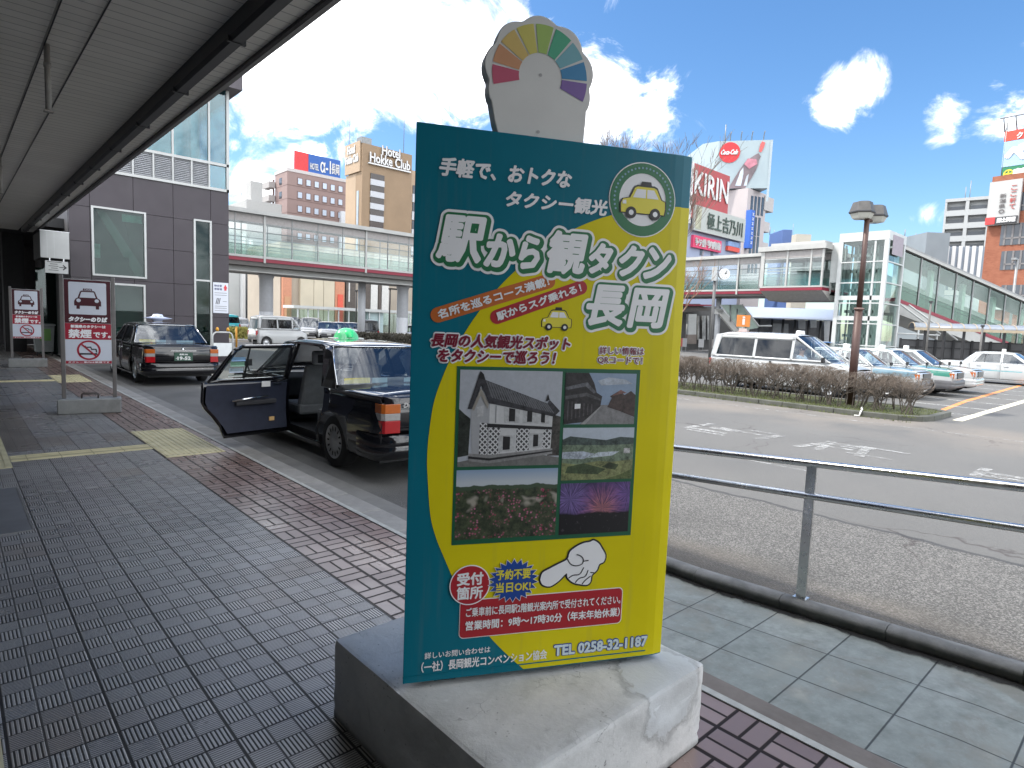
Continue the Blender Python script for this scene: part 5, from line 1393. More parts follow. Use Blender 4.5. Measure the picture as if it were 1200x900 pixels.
def lattice():
    m, n, b = shader_mat('photo_lattice')
    tc = n.node('ShaderNodeTexCoord').outputs['Object']; sp = n.node('ShaderNodeSeparateXYZ', i0=tc)
    a, c = n.m('ADD', sp.outputs[0], sp.outputs[2]), n.m('SUBTRACT', sp.outputs[0], sp.outputs[2])
    f = lambda v: n.mapr(n.m('ABSOLUTE', n.m('SUBTRACT', n.m('FRACT', n.m('MULTIPLY', v, 52)), .5)), .30, .36)
    n.put(b.inputs['Base Color'], n.mix(n.m('MAXIMUM', f(a), f(c)), (.055, .055, .06), (.62, .63, .64))); b.inputs['Roughness'].default_value = .35
    return m
lm = lattice()
for pts in ([(.29, .12), (.40, .13), (.40, .44), (.29, .45)], [(.56, .15), (.69, .165), (.69, .40), (.56, .41)], [(.82, .18), (.90, .19), (.91, .38), (.83, .385)], [(.2, .13), (.28, .12), (.28, .45), (.2, .46)]):
    shp(pa, 'lattice_print', pts, lm, .0042)
wm_, fm_ = pmat('photo_window_dark', (.02, .02, .022)), pmat('photo_shutter', (.48, .49, .50))
for pts in ([(.43, .17), (.50, .175), (.50, .31), (.43, .315)], [(.73, .20), (.78, .205), (.78, .33), (.73, .33)], [(.48, .47), (.54, .47), (.54, .60), (.48, .61)], [(.66, .465), (.71, .465), (.71, .58), (.66, .585)], [(.80, .46), (.84, .455), (.84, .56), (.80, .565)]):
    x0, x1 = pts[0][0], pts[1][0]; z0, z1 = pts[0][1], pts[2][1]
    shp(pa, 'shutter_print', [(x0 - .045, z0 - .015), (x1 + .045, z0 - .015), (x1 + .045, z1 + .015), (x0 - .045, z1 + .015)], fm_, .0044)
    shp(pa, 'opening_print', pts, wm_, .0047)
shp(pa, 'eave_print', [(.27, .41), (.92, .38), (.92, .41), (.27, .45)], wm_, .0047)
shp(pa, 'roof_print', [(.20, .84), (.12, .60), (.08, .60), (.17, .92), (.22, .95), (.24, .90), (.86, .66), (.88, .70), (.99, .58), (.93, .52), (.28, .66), (.24, .76)], pmat('photo_roof', (.045, .045, .052)), .0047)
shp(pa, 'roof_print', [(.24, .90), (.86, .66), (.93, .55), (.30, .72)], pmat('photo_roof_tiles', (.085, .088, .098)), .0050)
q = MB()
for k in range(24):
    t = k / 23; a0, b0, a1, b1 = .245 + .60 * t, .885 - .225 * t, .31 + .61 * t, .715 - .155 * t
    q.poly([(XA(a0), -.0053, ZA(b0)), (XA(a0 + .010), -.0053, ZA(b0)), (XA(a1 + .010), -.0053, ZA(b1)), (XA(a1), -.0053, ZA(b1))])
q.build('roof_rib_print', pmat('photo_tile_ridge_sky', (.16, .165, .18)), pa)
for pts in ([(.17, .92), (.19, .99), (.22, .96), (.24, .90)], [(.84, .68), (.86, .76), (.88, .70)]): shp(pa, 'ridge_print', pts, wm_, .0053)
shp(pa, 'gable_trim_print', [(.12, .60), (.20, .82), (.28, .65), (.27, .60), (.20, .74), (.14, .58)], pmat('photo_gable_wall', (.30, .28, .25)), .0050)
shp(pa, 'gable_window_print', [(.17, .52), (.23, .53), (.23, .64), (.17, .62)], fm_, .0044)
shp(pa, 'base_shade_print', [(.1, .085), (.3, .06), (.93, .145), (.93, .16), (.3, .085), (.1, .11)], wm_, .0044)
for k in range(4):
    a_ = .345 + k * .17; shp(pa, 'wall_shade_print', [(a_, .455), (a_ + .012, .455), (a_ + .012, .635 - .06 * k / 4), (a_, .64 - .06 * k / 4)], pmat('photo_shade_wall', (.30, .31, .33)), .0043)
# B: old street
pb = photo('street_photo', .563, .937, .846, 1.128, pmat('photo_blue_sky', (.26, .34, .46)))
XA, ZA = lambda t: .563 + .283 * t, lambda t: .937 + .191 * t
shp(pb, 'road_print', [(.22, 0), (1, 0), (1, .13), (.62, .38), (.5, .38)], pmat('photo_road', (.22, .22, .225)), .0034)
shp(pb, 'house_print', [(0, 0), (.26, .04), (.50, .34), (.52, .55), (.44, .62), (.40, .80), (.32, 1), (0, 1)], pmat('photo_timber', (.028, .026, .028)), .0038)
shp(pb, 'house_print', [(.6, .34), (.66, .52), (.63, .55), (.76, .66), (.84, .58), (.93, .66), (1, .58), (1, .14), (.78, .26)], pmat('photo_red_roof', (.055, .038, .035)), .0038)
shp(pb, 'eave_print', [(0, .55), (.3, .62), (.5, .5), (.5, .46), (.3, .55), (0, .48)], pmat('photo_timber_grey', (.085, .085, .09)), .0042)
shp(pb, 'notice_print', [(.14, .3), (.22, .31), (.22, .40), (.14, .40)], T_WHITE, .0045)
shp(pb, 'bright_gable_print', [(.66, .56), (.78, .68), (.87, .62), (.78, .60)], pmat('photo_roof_pink', (.19, .10, .09)), .0042)
shp(pb, 'cloud_print', [(.45, .85), (.6, .92), (.85, .88), (.95, .8), (.7, .78), (.5, .76)], pmat('photo_cloud', (.42, .47, .54)), .0033)
# C: terraced hills
pc = photo('hills_photo', .563, .727, .850, .924, pmat('photo_pale_sky', (.46, .52, .60)))
for k in range(7):
    a_ = .04 + k * .055; shp(pb, 'lattice_bar_print', [(a_, .08 + .02 * k), (a_ + .018, .08 + .022 * k), (a_ + .018, .45 - .01 * k), (a_, .46 - .01 * k)], pmat('photo_bar_timber', (.075, .07, .075)), .0043)
shp(pb, 'roof_tile_print', [(.0, .72), (.30, .82), (.43, .63), (.40, .60), (.28, .74), (0, .66)], pmat('photo_roof_grey', (.12, .125, .14)), .0044)
shp(pb, 'gutter_print', [(.24, 0), (.30, 0), (.52, .36), (.505, .36)], pmat('photo_kerb_pale', (.34, .34, .34)), .0040)
XA, ZA = lambda t: .563 + .287 * t, lambda t: .727 + .197 * t
for nm, pts, c, ly in (('ridge_print', [(0, .6), (1, .62), (1, .80), (.8, .82), (.6, .76), (.35, .80), (.1, .84), (0, .78)], (.06, .085, .08), .0034), ('valley_print', [(0, .3), (1, .3), (1, .68), (.6, .66), (0, .68)], (.15, .20, .14), .0036),
                       ('pond_print', [(.0, .42), (.3, .40), (.45, .5), (.28, .55), (0, .54)], (.40, .45, .52), .0039), ('pond_print', [(.35, .42), (.7, .46), (.8, .54), (.5, .53)], (.42, .47, .52), .0039),
                       ('terrace_print', [(0, 0), (1, 0), (1, .38), (.7, .34), (.5, .36), (.2, .30), (0, .34)], (.20, .22, .10), .0041), ('terrace_print', [(.05, .14), (.5, .10), (.62, .2), (.3, .32), (.08, .26)], (.05, .075, .035), .0043),
                       ('terrace_print', [(.55, .24), (.75, .18), (.8, .28), (.66, .33)], (.045, .065, .03), .0043), ('hedge_print', [(.6, 0), (1, 0), (1, .2), (.85, .1)], (.11, .14, .05), .0045), ('hut_print', [(.86, .5), (.95, .5), (.95, .6), (.86, .6)], (.5, .5, .5), .0045)):
    shp(pc, nm, pts, pmat('photo_hill_%d' % int(1e4 * (c[0] + c[1] * 7 + ly)), c), ly)
# D: fireworks over dark ground
def fireworks():
    m, n, b = shader_mat('photo_fireworks')
    tc = n.node('ShaderNodeTexCoord').outputs['Object']; sp = n.node('ShaderNodeSeparateXYZ', i0=tc)
    u, v = sp.outputs[0], sp.outputs[2]
    def burst(cx, cz, rad):
        dx, dz = n.m('SUBTRACT', u, cx), n.m('SUBTRACT', v, cz)
        ang = n.m('ARCTAN2', dz, dx); r = n.m('SQRT', n.m('ADD', n.m('MULTIPLY', dx, dx), n.m('MULTIPLY', dz, dz)))
        s = n.noise(n.comb(n.m('MULTIPLY', ang, 11), n.m('MULTIPLY', r, 16)), 1.0, 4, .7)
        return n.m('MULTIPLY', n.mapr(s, .40, .66), n.mapr(r, rad, rad * .35)), r
    a, ra = burst(.735, .615, .115); c, rc = burst(.605, .655, .10); d, rdd = burst(.84, .67, .09)
    col = n.mix(n.mapr(n.noise(tc, 26, 4), .3, .7), (.025, .02, .06), (.07, .04, .13))
    col = n.mix(c, col, (.26, .19, .48)); col = n.mix(d, col, (.22, .13, .42))
    col = n.mix(a, col, n.mix(n.mapr(ra, .02, .11), (.62, .24, .22), (.34, .14, .50)))
    sky_ = n.mapr(n.m('ADD', v, n.m('MULTIPLY', n.noise(n.comb(n.m('MULTIPLY', u, 9), 0), 1.0, 3), .03)), .610, .618)
    col = n.mix(sky_, n.mix(n.mapr(n.noise(tc, 70, 3), .62, .7), (.006, .006, .008), (.05, .04, .05)), col)
    n.put(b.inputs['Base Color'], col); b.inputs['Roughness'].default_value = .35
    return m
photo('fireworks_photo', .564, .519, .847, .715, fireworks())
# E: rose garden
def roses():
    m, n, b = shader_mat('photo_roses')
    tc = n.node('ShaderNodeTexCoord').outputs['Object']; sp = n.node('ShaderNodeSeparateXYZ', i0=tc)
    u, v = sp.outputs[0], sp.outputs[2]
    g = n.noise(tc, 34, 6, .7); vr = n.node('ShaderNodeTexVoronoi', Vector=tc, Scale=95)
    c = n.mix(n.mapr(g, .36, .62), (.012, .018, .012), (.075, .095, .05))
    pk = n.m('MULTIPLY', n.mapr(vr.outputs['Distance'], .42, .25), n.mapr(n.noise(tc, 17, 3), .46, .56))
    c = n.mix(pk, c, n.mix(n.node('ShaderNodeSeparateColor', i0=vr.outputs['Color']).outputs[0], (.30, .02, .07), (.55, .20, .33)))
    path = n.m('MULTIPLY', n.mapr(n.m('ABSOLUTE', n.m('SUBTRACT', v, n.m('ADD', .655, n.m('MULTIPLY', n.m('SUBTRACT', n.noise(tc, 8, 2), .5), .12)))), .02, .008), n.mapr(n.noise(tc, 12, 2), .5, .56))
    c = n.mix(path, c, (.34, .32, .27))
    ridge = n.m('ADD', .716, n.m('MULTIPLY', n.m('SUBTRACT', n.noise(n.comb(n.m('MULTIPLY', u, 12), 0), 1.0, 3), .5), .035))
    c = n.mix(n.mapr(n.m('SUBTRACT', v, ridge), -.016, -.012), c, (.055, .085, .05))
    c = n.mix(n.mapr(n.m('SUBTRACT', v, ridge), .0, .002), c, n.mix(n.mapr(v, .73, .775), (.50, .55, .60), (.25, .36, .52)))
    n.put(b.inputs['Base Color'], c); b.inputs['Roughness'].default_value = .35
    return m
photo('rose_garden_photo', .171, .521, .550, .775, roses())

# lower part: pointing hand, roundel, burst, notice
gl_out = [(.500, .352), (.510, .332), (.540, .323), (.574, .342), (.603, .369), (.608, .352), (.632, .331), (.664, .321), (.690, .318), (.703, .330), (.705, .352), (.714, .362), (.727, .374), (.735, .396), (.753, .404), (.758, .430), (.742, .458),
          (.728, .478), (.707, .491), (.692, .486), (.668, .483), (.640, .472), (.613, .452), (.604, .424), (.570, .408), (.535, .392), (.508, .378)]
gl_c = smooth_curve(gl_out + [gl_out[0]], 3)[:-1]
gc = (sum(p[0] for p in gl_c) / len(gl_c), sum(p[1] for p in gl_c) / len(gl_c))
def offset_poly(pts, r):
    out = []; nn = len(pts)
    for i in range(nn):
        a, b = pts[i - 1], pts[(i + 1) % nn]; d = Vector((b[0] - a[0], b[1] - a[1])).normalized()
        out.append((pts[i][0] + d.y * r, pts[i][1] - d.x * r))
    return out
q = MB(); ow = .0066
for i_, a_ in enumerate(gl_c):
    b_ = gl_c[(i_ + 1) % len(gl_c)]; d_ = Vector((b_[0] - a_[0], b_[1] - a_[1])).normalized(); s_ = (-d_.y * ow, d_.x * ow); ly = L1 + .00002 * i_
    q.poly([(a_[0] + s_[0], -ly, a_[1] + s_[1]), (b_[0] + s_[0], -ly, b_[1] + s_[1]), (b_[0] - s_[0], -ly, b_[1] - s_[1]), (a_[0] - s_[0], -ly, a_[1] - s_[1])])
    q.disc((a_[0], -ly - .00001, a_[1]), ow, 10)
hand = q.build('pointing_hand', T_BLACK, SG)
cut = [i for i, p in enumerate(gl_c) if abs(p[0] - .603) < .0015 and p[1] < .38][0]; cut2 = min(range(len(gl_c)), key=lambda i: math.dist(gl_c[i], (.604, .424)))
fin = [gl_c[i] for i in range(cut2, len(gl_c))] + [gl_c[i] for i in range(0, cut + 1)]; fist = [gl_c[i] for i in range(cut, cut2 + 1)]
q = MB(); q.poly([(u, -.0042, v) for u, v in fin]); q.poly([(u, -.0043, v) for u, v in fist]); q.build('hand_print', T_WHITE, hand)
q = MB()
for pts in ([(.604, .424), (.618, .404), (.640, .396), (.664, .402), (.668, .420), (.656, .434), (.640, .440)], [(.668, .412), (.69, .414)], [(.612, .350), (.63, .360), (.656, .362), (.672, .388)], [(.640, .330), (.656, .346), (.680, .352), (.690, .376)], [(.668, .322), (.680, .336), (.702, .352)], [(.700, .366), (.722, .362)]):
    c = smooth_curve(pts, 3); wdt = .0022
    for a, b in zip(c, c[1:]):
        d = Vector((b[0] - a[0], b[1] - a[1])); d = d.normalized() if d.length else Vector((1, 0)); s = (-d.y * wdt, d.x * wdt)
        q.poly([(a[0] + s[0], -L4, a[1] + s[1]), (b[0] + s[0], -L4, b[1] + s[1]), (b[0] - s[0], -L4, b[1] - s[1]), (a[0] - s[0], -L4, a[1] - s[1])])
q.build('hand_crease', T_BLACK, hand)
def rrect(x0, z0, x1, z1, r, lay, n=6):
    pts = []
    for cx, cz, a0 in ((x1 - r, z1 - r, 0), (x0 + r, z1 - r, 90), (x0 + r, z0 + r, 180), (x1 - r, z0 + r, 270)):
        for k in range(n + 1):
            t = R(a0 + 90 * k / n); pts.append((cx + r * math.cos(t), -lay, cz + r * math.sin(t)))
    return pts
q = MB(); q.poly(rrect(.198, .150, .842, .296, .018, L1)); nb = q.build('notice_box', T_WHITE, SG)
q = MB(); q.poly(rrect(.201, .153, .839, .293, .016, L2)); q.build('notice_field', T_RED, nb)
text('ご乗車前に長岡駅2階観光案内所で受付されてください。', (.222, .232, .832, .266), L4, T_WHITE, nb, .0006)
text('営業時間：9時～17時30分（年末年始休業）', (.222, .181, .832, .216), L4, T_WHITE, nb, .0009)
q = MB(); q.disc((.233, -.0045, .352), .075, 40); rn = q.build('roundel', T_WHITE, SG)
q = MB(); q.disc((.233, -.0048, .352), .071, 40); q.build('roundel_field', T_RED, rn)
text('受付', (.186, .353, .280, .398), .0054, T_WHITE, rn, .0019); text('箇所', (.186, .300, .280, .346), .0054, T_WHITE, rn, .0015)
def burst(r1, r2, lay, n=22): return [(.396 + (r1 if k % 2 == 0 else r2) * math.sin(math.pi * k / n), -lay, .357 + (r1 if k % 2 == 0 else r2) * .86 * math.cos(math.pi * k / n)) for k in range(2 * n)]
q = MB(); q.poly(burst(.099, .077, .0052)); bu = q.build('starburst', T_WHITE, SG)
q = MB(); q.poly(burst(.095, .074, .0056)); q.build('starburst_field', T_BLUE, bu)
text('予約不要', (.330, .363, .460, .401), .0062, T_PALEY, bu, .0011); text('当日OK!', (.330, .315, .462, .352), .0062, T_PALEY, bu, .0011)
text('詳しいお問い合わせは', (.077, .087, .318, .111), L1, T_WHITE, SG, .0004)
text('（一社）長岡観光コンベンション協会', (.066, .038, .540, .076), L1 + .001, T_WHITE, SG, .0008)
text('TEL 0258-32-1187', (.570, .047, .958, .086), L1, T_BLUE, SG, .0055, ncopy=12); text('TEL 0258-32-1187', (.570, .047, .958, .086), L3, mat('pale_print', (.62, .72, .78), .4), SG, .0024)

# topper board: plain rounded board with a plain fan of colour
tpz = 2.150; tpx = .425
poly = []
for k in range(91):
    t = R(-28 + 236 * k / 90); r = .185 + .016 * abs(math.sin(t * 4.6 + .4))
    poly.append((tpx + r * math.cos(t), tpz + r * math.sin(t)))
poly += [(.252, 2.05), (.268, 1.98), (.296, 1.90), (.575, 1.90), (.597, 1.95), (.602, 2.03)]
q = MB(); q.prism(poly, .02, .075, 'y'); to = q.build('topper_board', mat('off_white_board', (.66, .66, .64), .5, var=.04), SG, bevel=.004)
fan = [(.52, .10, .17), (.60, .30, .16), (.66, .48, .16), (.62, .56, .14), (.36, .52, .14), (.08, .40, .24), (.18, .42, .48), (.05, .24, .46), (.20, .12, .36)]
for k, c in enumerate(fan):
    a0, a1 = R(196 - k * 24.5), R(196 - (k + 1) * 24.5 + 3); q = MB(); pts = []
    for j in range(7):
        t = a0 + (a1 - a0) * j / 6; pts.append((tpx + .172 * math.cos(t), .0188, tpz + .172 * math.sin(t)))
    for j in range(7):
        t = a1 + (a0 - a1) * j / 6; pts.append((tpx + .078 * math.cos(t), .0188, tpz + .078 * math.sin(t)))
    q.poly(pts); q.build('colour_segment', mat('fan_colour_%d' % k, c, .45, var=.03), to)
q = MB(); q.disc((tpx, .0188, tpz + .005), .006, 10); q.disc((tpx, .0188, 1.965), .006, 10); q.build('bolt', mat('zinc', (.4, .4, .4), .4, .8), to)
# ------------------------------------------------------------------ vehicles
M_TYRE = mat('tyre_rubber', (.022, .022, .023), .8, var=.2, vscale=20)
M_CAP = mat('hubcap_silver', (.42, .43, .44), .35, .7, var=.1, vscale=10)
M_CHR = mat('chrome', (.72, .73, .74), .12, 1.0, var=0)
M_CARIN = mat('car_interior_dark', (.03, .03, .034), .8, var=.2)
M_SEAT = mat('seat_grey', (.16, .165, .175), .85, var=.15, vscale=10)
M_SEATW = mat('seat_cover_pale', (.42, .43, .46), .8, var=.1, vscale=8)
G_CAR = glass('car_glass', (.90, .95, .92), 1.2, .01, .06)
G_CARD = glass('tinted_car_glass', (.07, .08, .078), .6, .01, .02)
def lens(name, col, rough=.12): return mat(name, col, rough, coat=.6, var=.08, vscale=30)
LR, LA, LC = lens('red_lens', (.34, .006, .010)), lens('amber_lens', (.42, .10, .012)), lens('clear_lens', (.30, .29, .28))
LH = lens('headlamp_glass', (.55, .58, .6))
def paint(name, col, coat=1.0): return mat(name, col, .14, var=.02, vscale=.7, coat=coat, spec=.2)

def clip_panel(poly, zc, yc, fx):
    """a side panel: polygon in (y,z) cut by height and length lines, then laid on the body side fx(y,z)"""
    bm = bmesh.new()
    vs = [bm.verts.new((0, a, b)) for a, b in poly]
    bm.faces.new(vs)
    for z in zc:
        bmesh.ops.bisect_plane(bm, geom=bm.verts[:] + bm.edges[:] + bm.faces[:], plane_co=(0, 0, z), plane_no=(0, 0, 1))
    for y in yc:
        bmesh.ops.bisect_plane(bm, geom=bm.verts[:] + bm.edges[:] + bm.faces[:], plane_co=(0, y, 0), plane_no=(0, 1, 0))
    bm.verts.index_update()
    V = [(fx(v.co.y, v.co.z), v.co.y, v.co.z) for v in bm.verts]; Fs = [[v.index for v in f.verts] for f in bm.faces]
    bm.free()
    return V, Fs
ZC = [.18, .28, .38, .48, .58, .68, .78, .86, .94, 1.02, 1.1, 1.18, 1.26, 1.34, 1.42, 1.5, 1.6, 1.7]
def arch(yc, r, zc, z0, n=10):
    """points over a wheel arch from rear to front"""
    a0 = math.asin(max(-1, min(1, (z0 - zc) / r)))
    return [(yc + r * math.cos(math.pi - a0 - (math.pi - 2 * a0) * k / n), zc + r * math.sin(math.pi - a0 - (math.pi - 2 * a0) * k / n)) for k in range(n + 1)]

class Car:
    def __init__(s, root, L, W, lean=.36, zb=.92, ftaper=.09, rtaper=.05):
        s.root, s.L, s.W, s.lean, s.zb, s.ft, s.rt = root, L, W, lean, zb, ftaper, rtaper
    def half(s, y, z):
        h = s.W / 2
        h -= s.ft * max(0, (y - (s.L - 1.0)) / 1.0) ** 2.2 + s.rt * max(0, (.9 - y) / .9) ** 2.2
        if z > s.zb: h -= s.lean * (z - s.zb) + .012
        else:
            h -= .045 * ((z - .60) / .38) ** 2 if z > .3 else .028 + .06 * (.3 - z) / .15
            if abs(z - .62) < .02: h += .004
        return h
    def side(s, poly, sgn, mb, off=0.0, o=(0, 0)):
        yc = [k * .22 for k in range(1, int(s.L / .22) + 1)]
        V, Fs = clip_panel(poly, ZC, yc, lambda y, z: sgn * (s.half(y, z) + off))
        mb.add([(x - o[0], y - o[1], z) for x, y, z in V], Fs, True)
    def ring(s, outer, inner, sgn, mb, off=0.0, o=(0, 0)):
        n = len(outer)
        for i in range(n):
            j = (i + 1) % n
            s.side([outer[i], outer[j], inner[j], inner[i]], sgn, mb, off, o)
    def top(s, ys, mb, nx=9, inset=.0):
        """ys: list of (y, z_centre, z_edge); crowned sheet between the two sides"""
        rows = []
        for (y, zc, ze) in ys:
            h = s.half(y, ze) - inset
            rows.append([(h * t, y, ze + (zc - ze) * (1 - abs(t) ** 2.6)) for t in [-1 + 2 * k / (nx - 1) for k in range(nx)]])
        mb.grid(rows)
    def cross(s, pts, mb, nx=9, bow=.0):
        """sheet across the car: list of (y,z); bow pushes the middle along y"""
        rows = []
        for (y, z) in pts:
            h = s.half(y, z) - .005
            rows.append([(h * t, y + bow * (1 - t * t), z) for t in [-1 + 2 * k / (nx - 1) for k in range(nx)]])
        mb.grid(rows)
    def wheel(s, y, sgn, r=.31, wd=.185, capm=None, spokes=14):
        x = sgn * (s.W / 2 - .045 - wd / 2)
        q = MB(); w2 = wd / 2
        q.lathe([(r * .66, -w2), (r * .93, -w2), (r * .985, -w2 * .8), (r, -w2 * .5), (r, w2 * .5), (r * .985, w2 * .8), (r * .93, w2), (r * .66, w2)], 32, (0, 0, 0), 'x')
        o = q.build('wheel', M_TYRE, s.root, (x, y, r + s.z0))
        q = MB(); e = sgn * w2
        q.lathe([(r * .67, e), (r * .63, e * .98), (r * .58, e * .82), (r * .30, e * .88), (r * .24, e * 1.02), (0, e * 1.04)], 32, (0, 0, 0), 'x')
        rim = q.build('rim', capm or M_CAP, o)
        q = MB()
        for k in range(spokes):
            t = 2 * math.pi * k / spokes; c, sn = math.cos(t), math.sin(t)
            a, b, hw = r * .40, r * .57, r * .035
            xx = e * .93
            q.add([(xx, a * c - hw * sn, a * sn + hw * c), (xx, a * c + hw * sn, a * sn - hw * c), (xx, b * c + hw * sn, b * sn - hw * c), (xx, b * c - hw * sn, b * sn + hw * c)], [(0, 1, 2, 3)])
        if spokes: q.build('rim_slot', M_TYRE, rim)
        return o
    z0 = 0.0

def sedan(name, label, loc, rz, body, accent=None, group=None, open_door=False, plate=None, lamp='dome', lampcol=None, marks=True, rearlamp=True, low=False, seatm=None):
    t = thing(name, label, 'taxi', loc, rz, group)
    c = Car(t, 4.69, 1.695)
    L = 4.69; yr, yf, ra = 1.08, 3.87, .355
    bmat = body
    Q = [(.05, .925), (.00, .82), (.0, .60), (.03, .30), (.10, .25), (.70, .24)] + arch(yr, ra, .31, .26) + [(1.535, .25), (1.494, .38), (1.414, .50), (1.314, .62), (1.279, .70), (1.284, .93), (.98, .935)]
    RDr = [(1.29, .93), (1.285, .70), (1.32, .62), (1.42, .50), (1.50, .38), (1.541, .24), (2.42, .24), (2.42, .93)]
    FDr = [(2.426, .93), (2.426, .24), (3.42, .24), (3.455, .60), (3.42, .915)]
    FF = [(3.426, .915), (3.461, .60), (3.426, .24), (3.50, .24)] + arch(yf, ra, .31, .26) + [(4.30, .25), (4.60, .27), (4.665, .45), (4.675, .70), (4.62, .83), (4.45, .86)]
    roof = [(1.42, 1.405, 1.40), (1.50, 1.435, 1.415), (1.7, 1.462, 1.43), (2.1, 1.478, 1.437), (2.5, 1.470, 1.432), (2.75, 1.448, 1.418), (2.86, 1.42, 1.40)]
    q = MB()
    for s in (-1, 1):
        c.side(Q, s, q); c.side(FF, s, q)
        c.side([(1.46, .235), (1.46, .16), (3.44, .16), (3.44, .235)], s, q)                       # sill
        c.side([(.98, .937), (1.30, .937), (1.355, .937), (1.60, 1.33), (1.70, 1.385), (2.4, 1.395), (2.78, 1.392), (3.44, .925), (3.50, .925), (2.86, 1.40), (2.5, 1.432), (2.1, 1.437), (1.7, 1.43), (1.42, 1.40)], s, q)  # C post, rail, A post
        c.side([(2.385, .93), (2.455, .93), (2.455, 1.393), (2.385, 1.393)], s, q, -.02)            # B post
    c.top(roof, q)
    c.top([(3.44, .965, .925), (3.8, .955, .905), (4.2, .925, .885), (4.5, .885, .858), (4.62, .845, .828)], q)     # bonnet
    c.top([(.04, .965, .925), (.25, .985, .935), (.7, .985, .938), (1.02, .985, .937)], q)          # boot lid
    c.cross([(.0, .55), (-.005, .70), (.0, .84), (.02, .92), (.05, .955)], q, 9, -.03)              # tail
    c.cross([(4.67, .50), (4.68, .68), (4.64, .82)], q, 9, .05)
    q.build('body', bmat, t, solid=.006)
    q = MB(); c.cross([(1.00, .985), (1.25, 1.21), (1.44, 1.40)], q, 9, -.06); q.build('rear_window', G_CAR, t)
    q = MB(); c.cross([(3.47, .955), (3.15, 1.19), (2.86, 1.40)], q, 9, .07); q.build('windscreen', G_CAR, t)
    q = MB()
    for s in (-1, 1):
        q.tube([(s * c.half(.98, .94) * .985, .985, .985), (s * c.half(1.2, 1.16) * .985, 1.21, 1.185), (s * c.half(1.44, 1.40) * .97, 1.435, 1.41)], .009, 5)
    q.tube([(x * c.half(1.44, 1.4) * .97, 1.435 - .06 * (1 - x * x), 1.415) for x in (-1, -.5, 0, .5, 1)], .008, 5)
    q.build('window_trim', M_CHR, t)
    # dark floor pan, engine bay and boot
    q = MB(); q.box(-.70, .70, .2, 4.5, .2, .30); q.box(-.62, .62, .12, 1.15, .31, .80); q.box(-.60, .60, 3.5, 4.5, .31, .78); q.box(-.78, .78, 3.36, 3.45, .3, .86); q.box(-.66, .66, 1.16, 1.22, .3, .88)
    q.build('chassis', M_BLK, t)
    q = MB(); q.box(-.74, .74, .98, 1.30, .885, .91); q.build('parcel_shelf', M_SEAT, t)
    def bumper(y0, y1, sgn):
        q = MB(); rows = []
        for zz, off in ((.27, .0), (.30, .07), (.40, .085), (.41, .075), (.43, .085), (.52, .085), (.545, .03)):
            row = []
            for k in range(13):
                u = -1 + 2 * k / 12; hw = c.W / 2 - .01
                xx = hw * max(-1, min(1, u * 1.22)); yy = y0 + sgn * off * 1.0
                if abs(u) > .82: yy = y0 - sgn * .42 * (abs(u) - .82) / .18; xx = math.copysign(hw + .0 + off * .15, u)
                row.append((xx, yy - sgn * .03 * (abs(xx) / hw) ** 4, zz))
            rows.append(row)
        q.grid(rows); q.build('bumper', bmat if not accent else mat('bumper_grey', (.10, .10, .105), .5), t)
        q = MB(); rows = [[(a * .99, b + sgn * .006, z_) for a, b, _ in rows[4][2:-2]] for z_ in (.412, .428)]
        q.grid(rows); q.build('bumper_trim', M_CHR if not accent else M_BLK, t)
    bumper(.0, 0, -1); bumper(4.66, 0, 1)
    for s in (-1, 1):
        # tail lamps: red, clear, amber from the bottom
        q = MB(); x1 = c.half(.05, .7) + .004
        def lampb(z0, z1, nm, m, par):
            q = MB(); a, b = (s * .60, s * x1)
            q.prism([(a, -.042), (b * .96, -.022), (b, .01), (b, .14), (a, .04)], z0, z1, 'z'); return q.build(nm, m, par, bevel=.004)
        if not low:
            tl = lampb(.565, .70, 'tail_light', LR, t); lampb(.702, .775, 'clear_lens', LC, tl); lampb(.777, .875, 'amber_lens', LA, tl)
        else: lampb(.565, .875, 'tail_light', LR, t)
        q = MB(); q.box(min(s * .42, s * .70), max(s * .42, s * .70), 4.665, 4.715, .62, .78); q.build('headlight', LH, t, bevel=.01)
        q = MB(); xx = c.half(4.6, .7); q.prism([(s * .71, 4.712), (s * xx, 4.64), (s * (xx + .004), 4.50), (s * .72, 4.60)], .62, .78); q.build('turn_lamp', LA, t)
        fm = MB(); fm.tube([(s * (c.half(3.95, .88) - .06), 3.92, .88), (s * (c.half(3.95, .88) - .03), 3.95, 1.0)], .012, 6); fm.cbox((s * (c.half(3.95, .88) - .02), 3.95, 1.04), .15, .05, .10); fm.build('fender_mirror', M_BLK, t, bevel=.012)
    q = MB(); q.box(-.40, .40, 4.70, 4.735, .60, .79)
    gr_ = q.build('grille', mat('grille_dark', (.03, .03, .03), .4, .4), t)
    q = MB()
    for k in range(5): q.box(-.40, .40, 4.737, 4.745, .615 + k * .036, .627 + k * .036)
    q.build('grille_bar', M_CHR, gr_)
    def door(rear, s, opened):
        poly = RDr if rear else FDr
        hinge = (s * (c.half(2.42, .6) - .02), 2.41) if rear else (s * (c.half(3.42, .6) - .02), 3.41)
        out = ([(1.36, .932), (1.605, 1.332), (1.70, 1.383), (2.418, 1.392), (2.418, .932)] if rear else [(2.428, .932), (2.428, 1.392), (2.775, 1.388), (3.42, .917), (3.0, .93)])
        inn = ([(1.46, .962), (1.655, 1.305), (1.715, 1.345), (2.375, 1.352), (2.375, .962)] if rear else [(2.47, .962), (2.47, 1.352), (2.765, 1.348), (3.27, .962), (3.0, .962)])
        o2 = hinge
        q = MB(); c.side(poly, s, q, .0, o2); c.ring(out, inn, s, q, .0, o2)
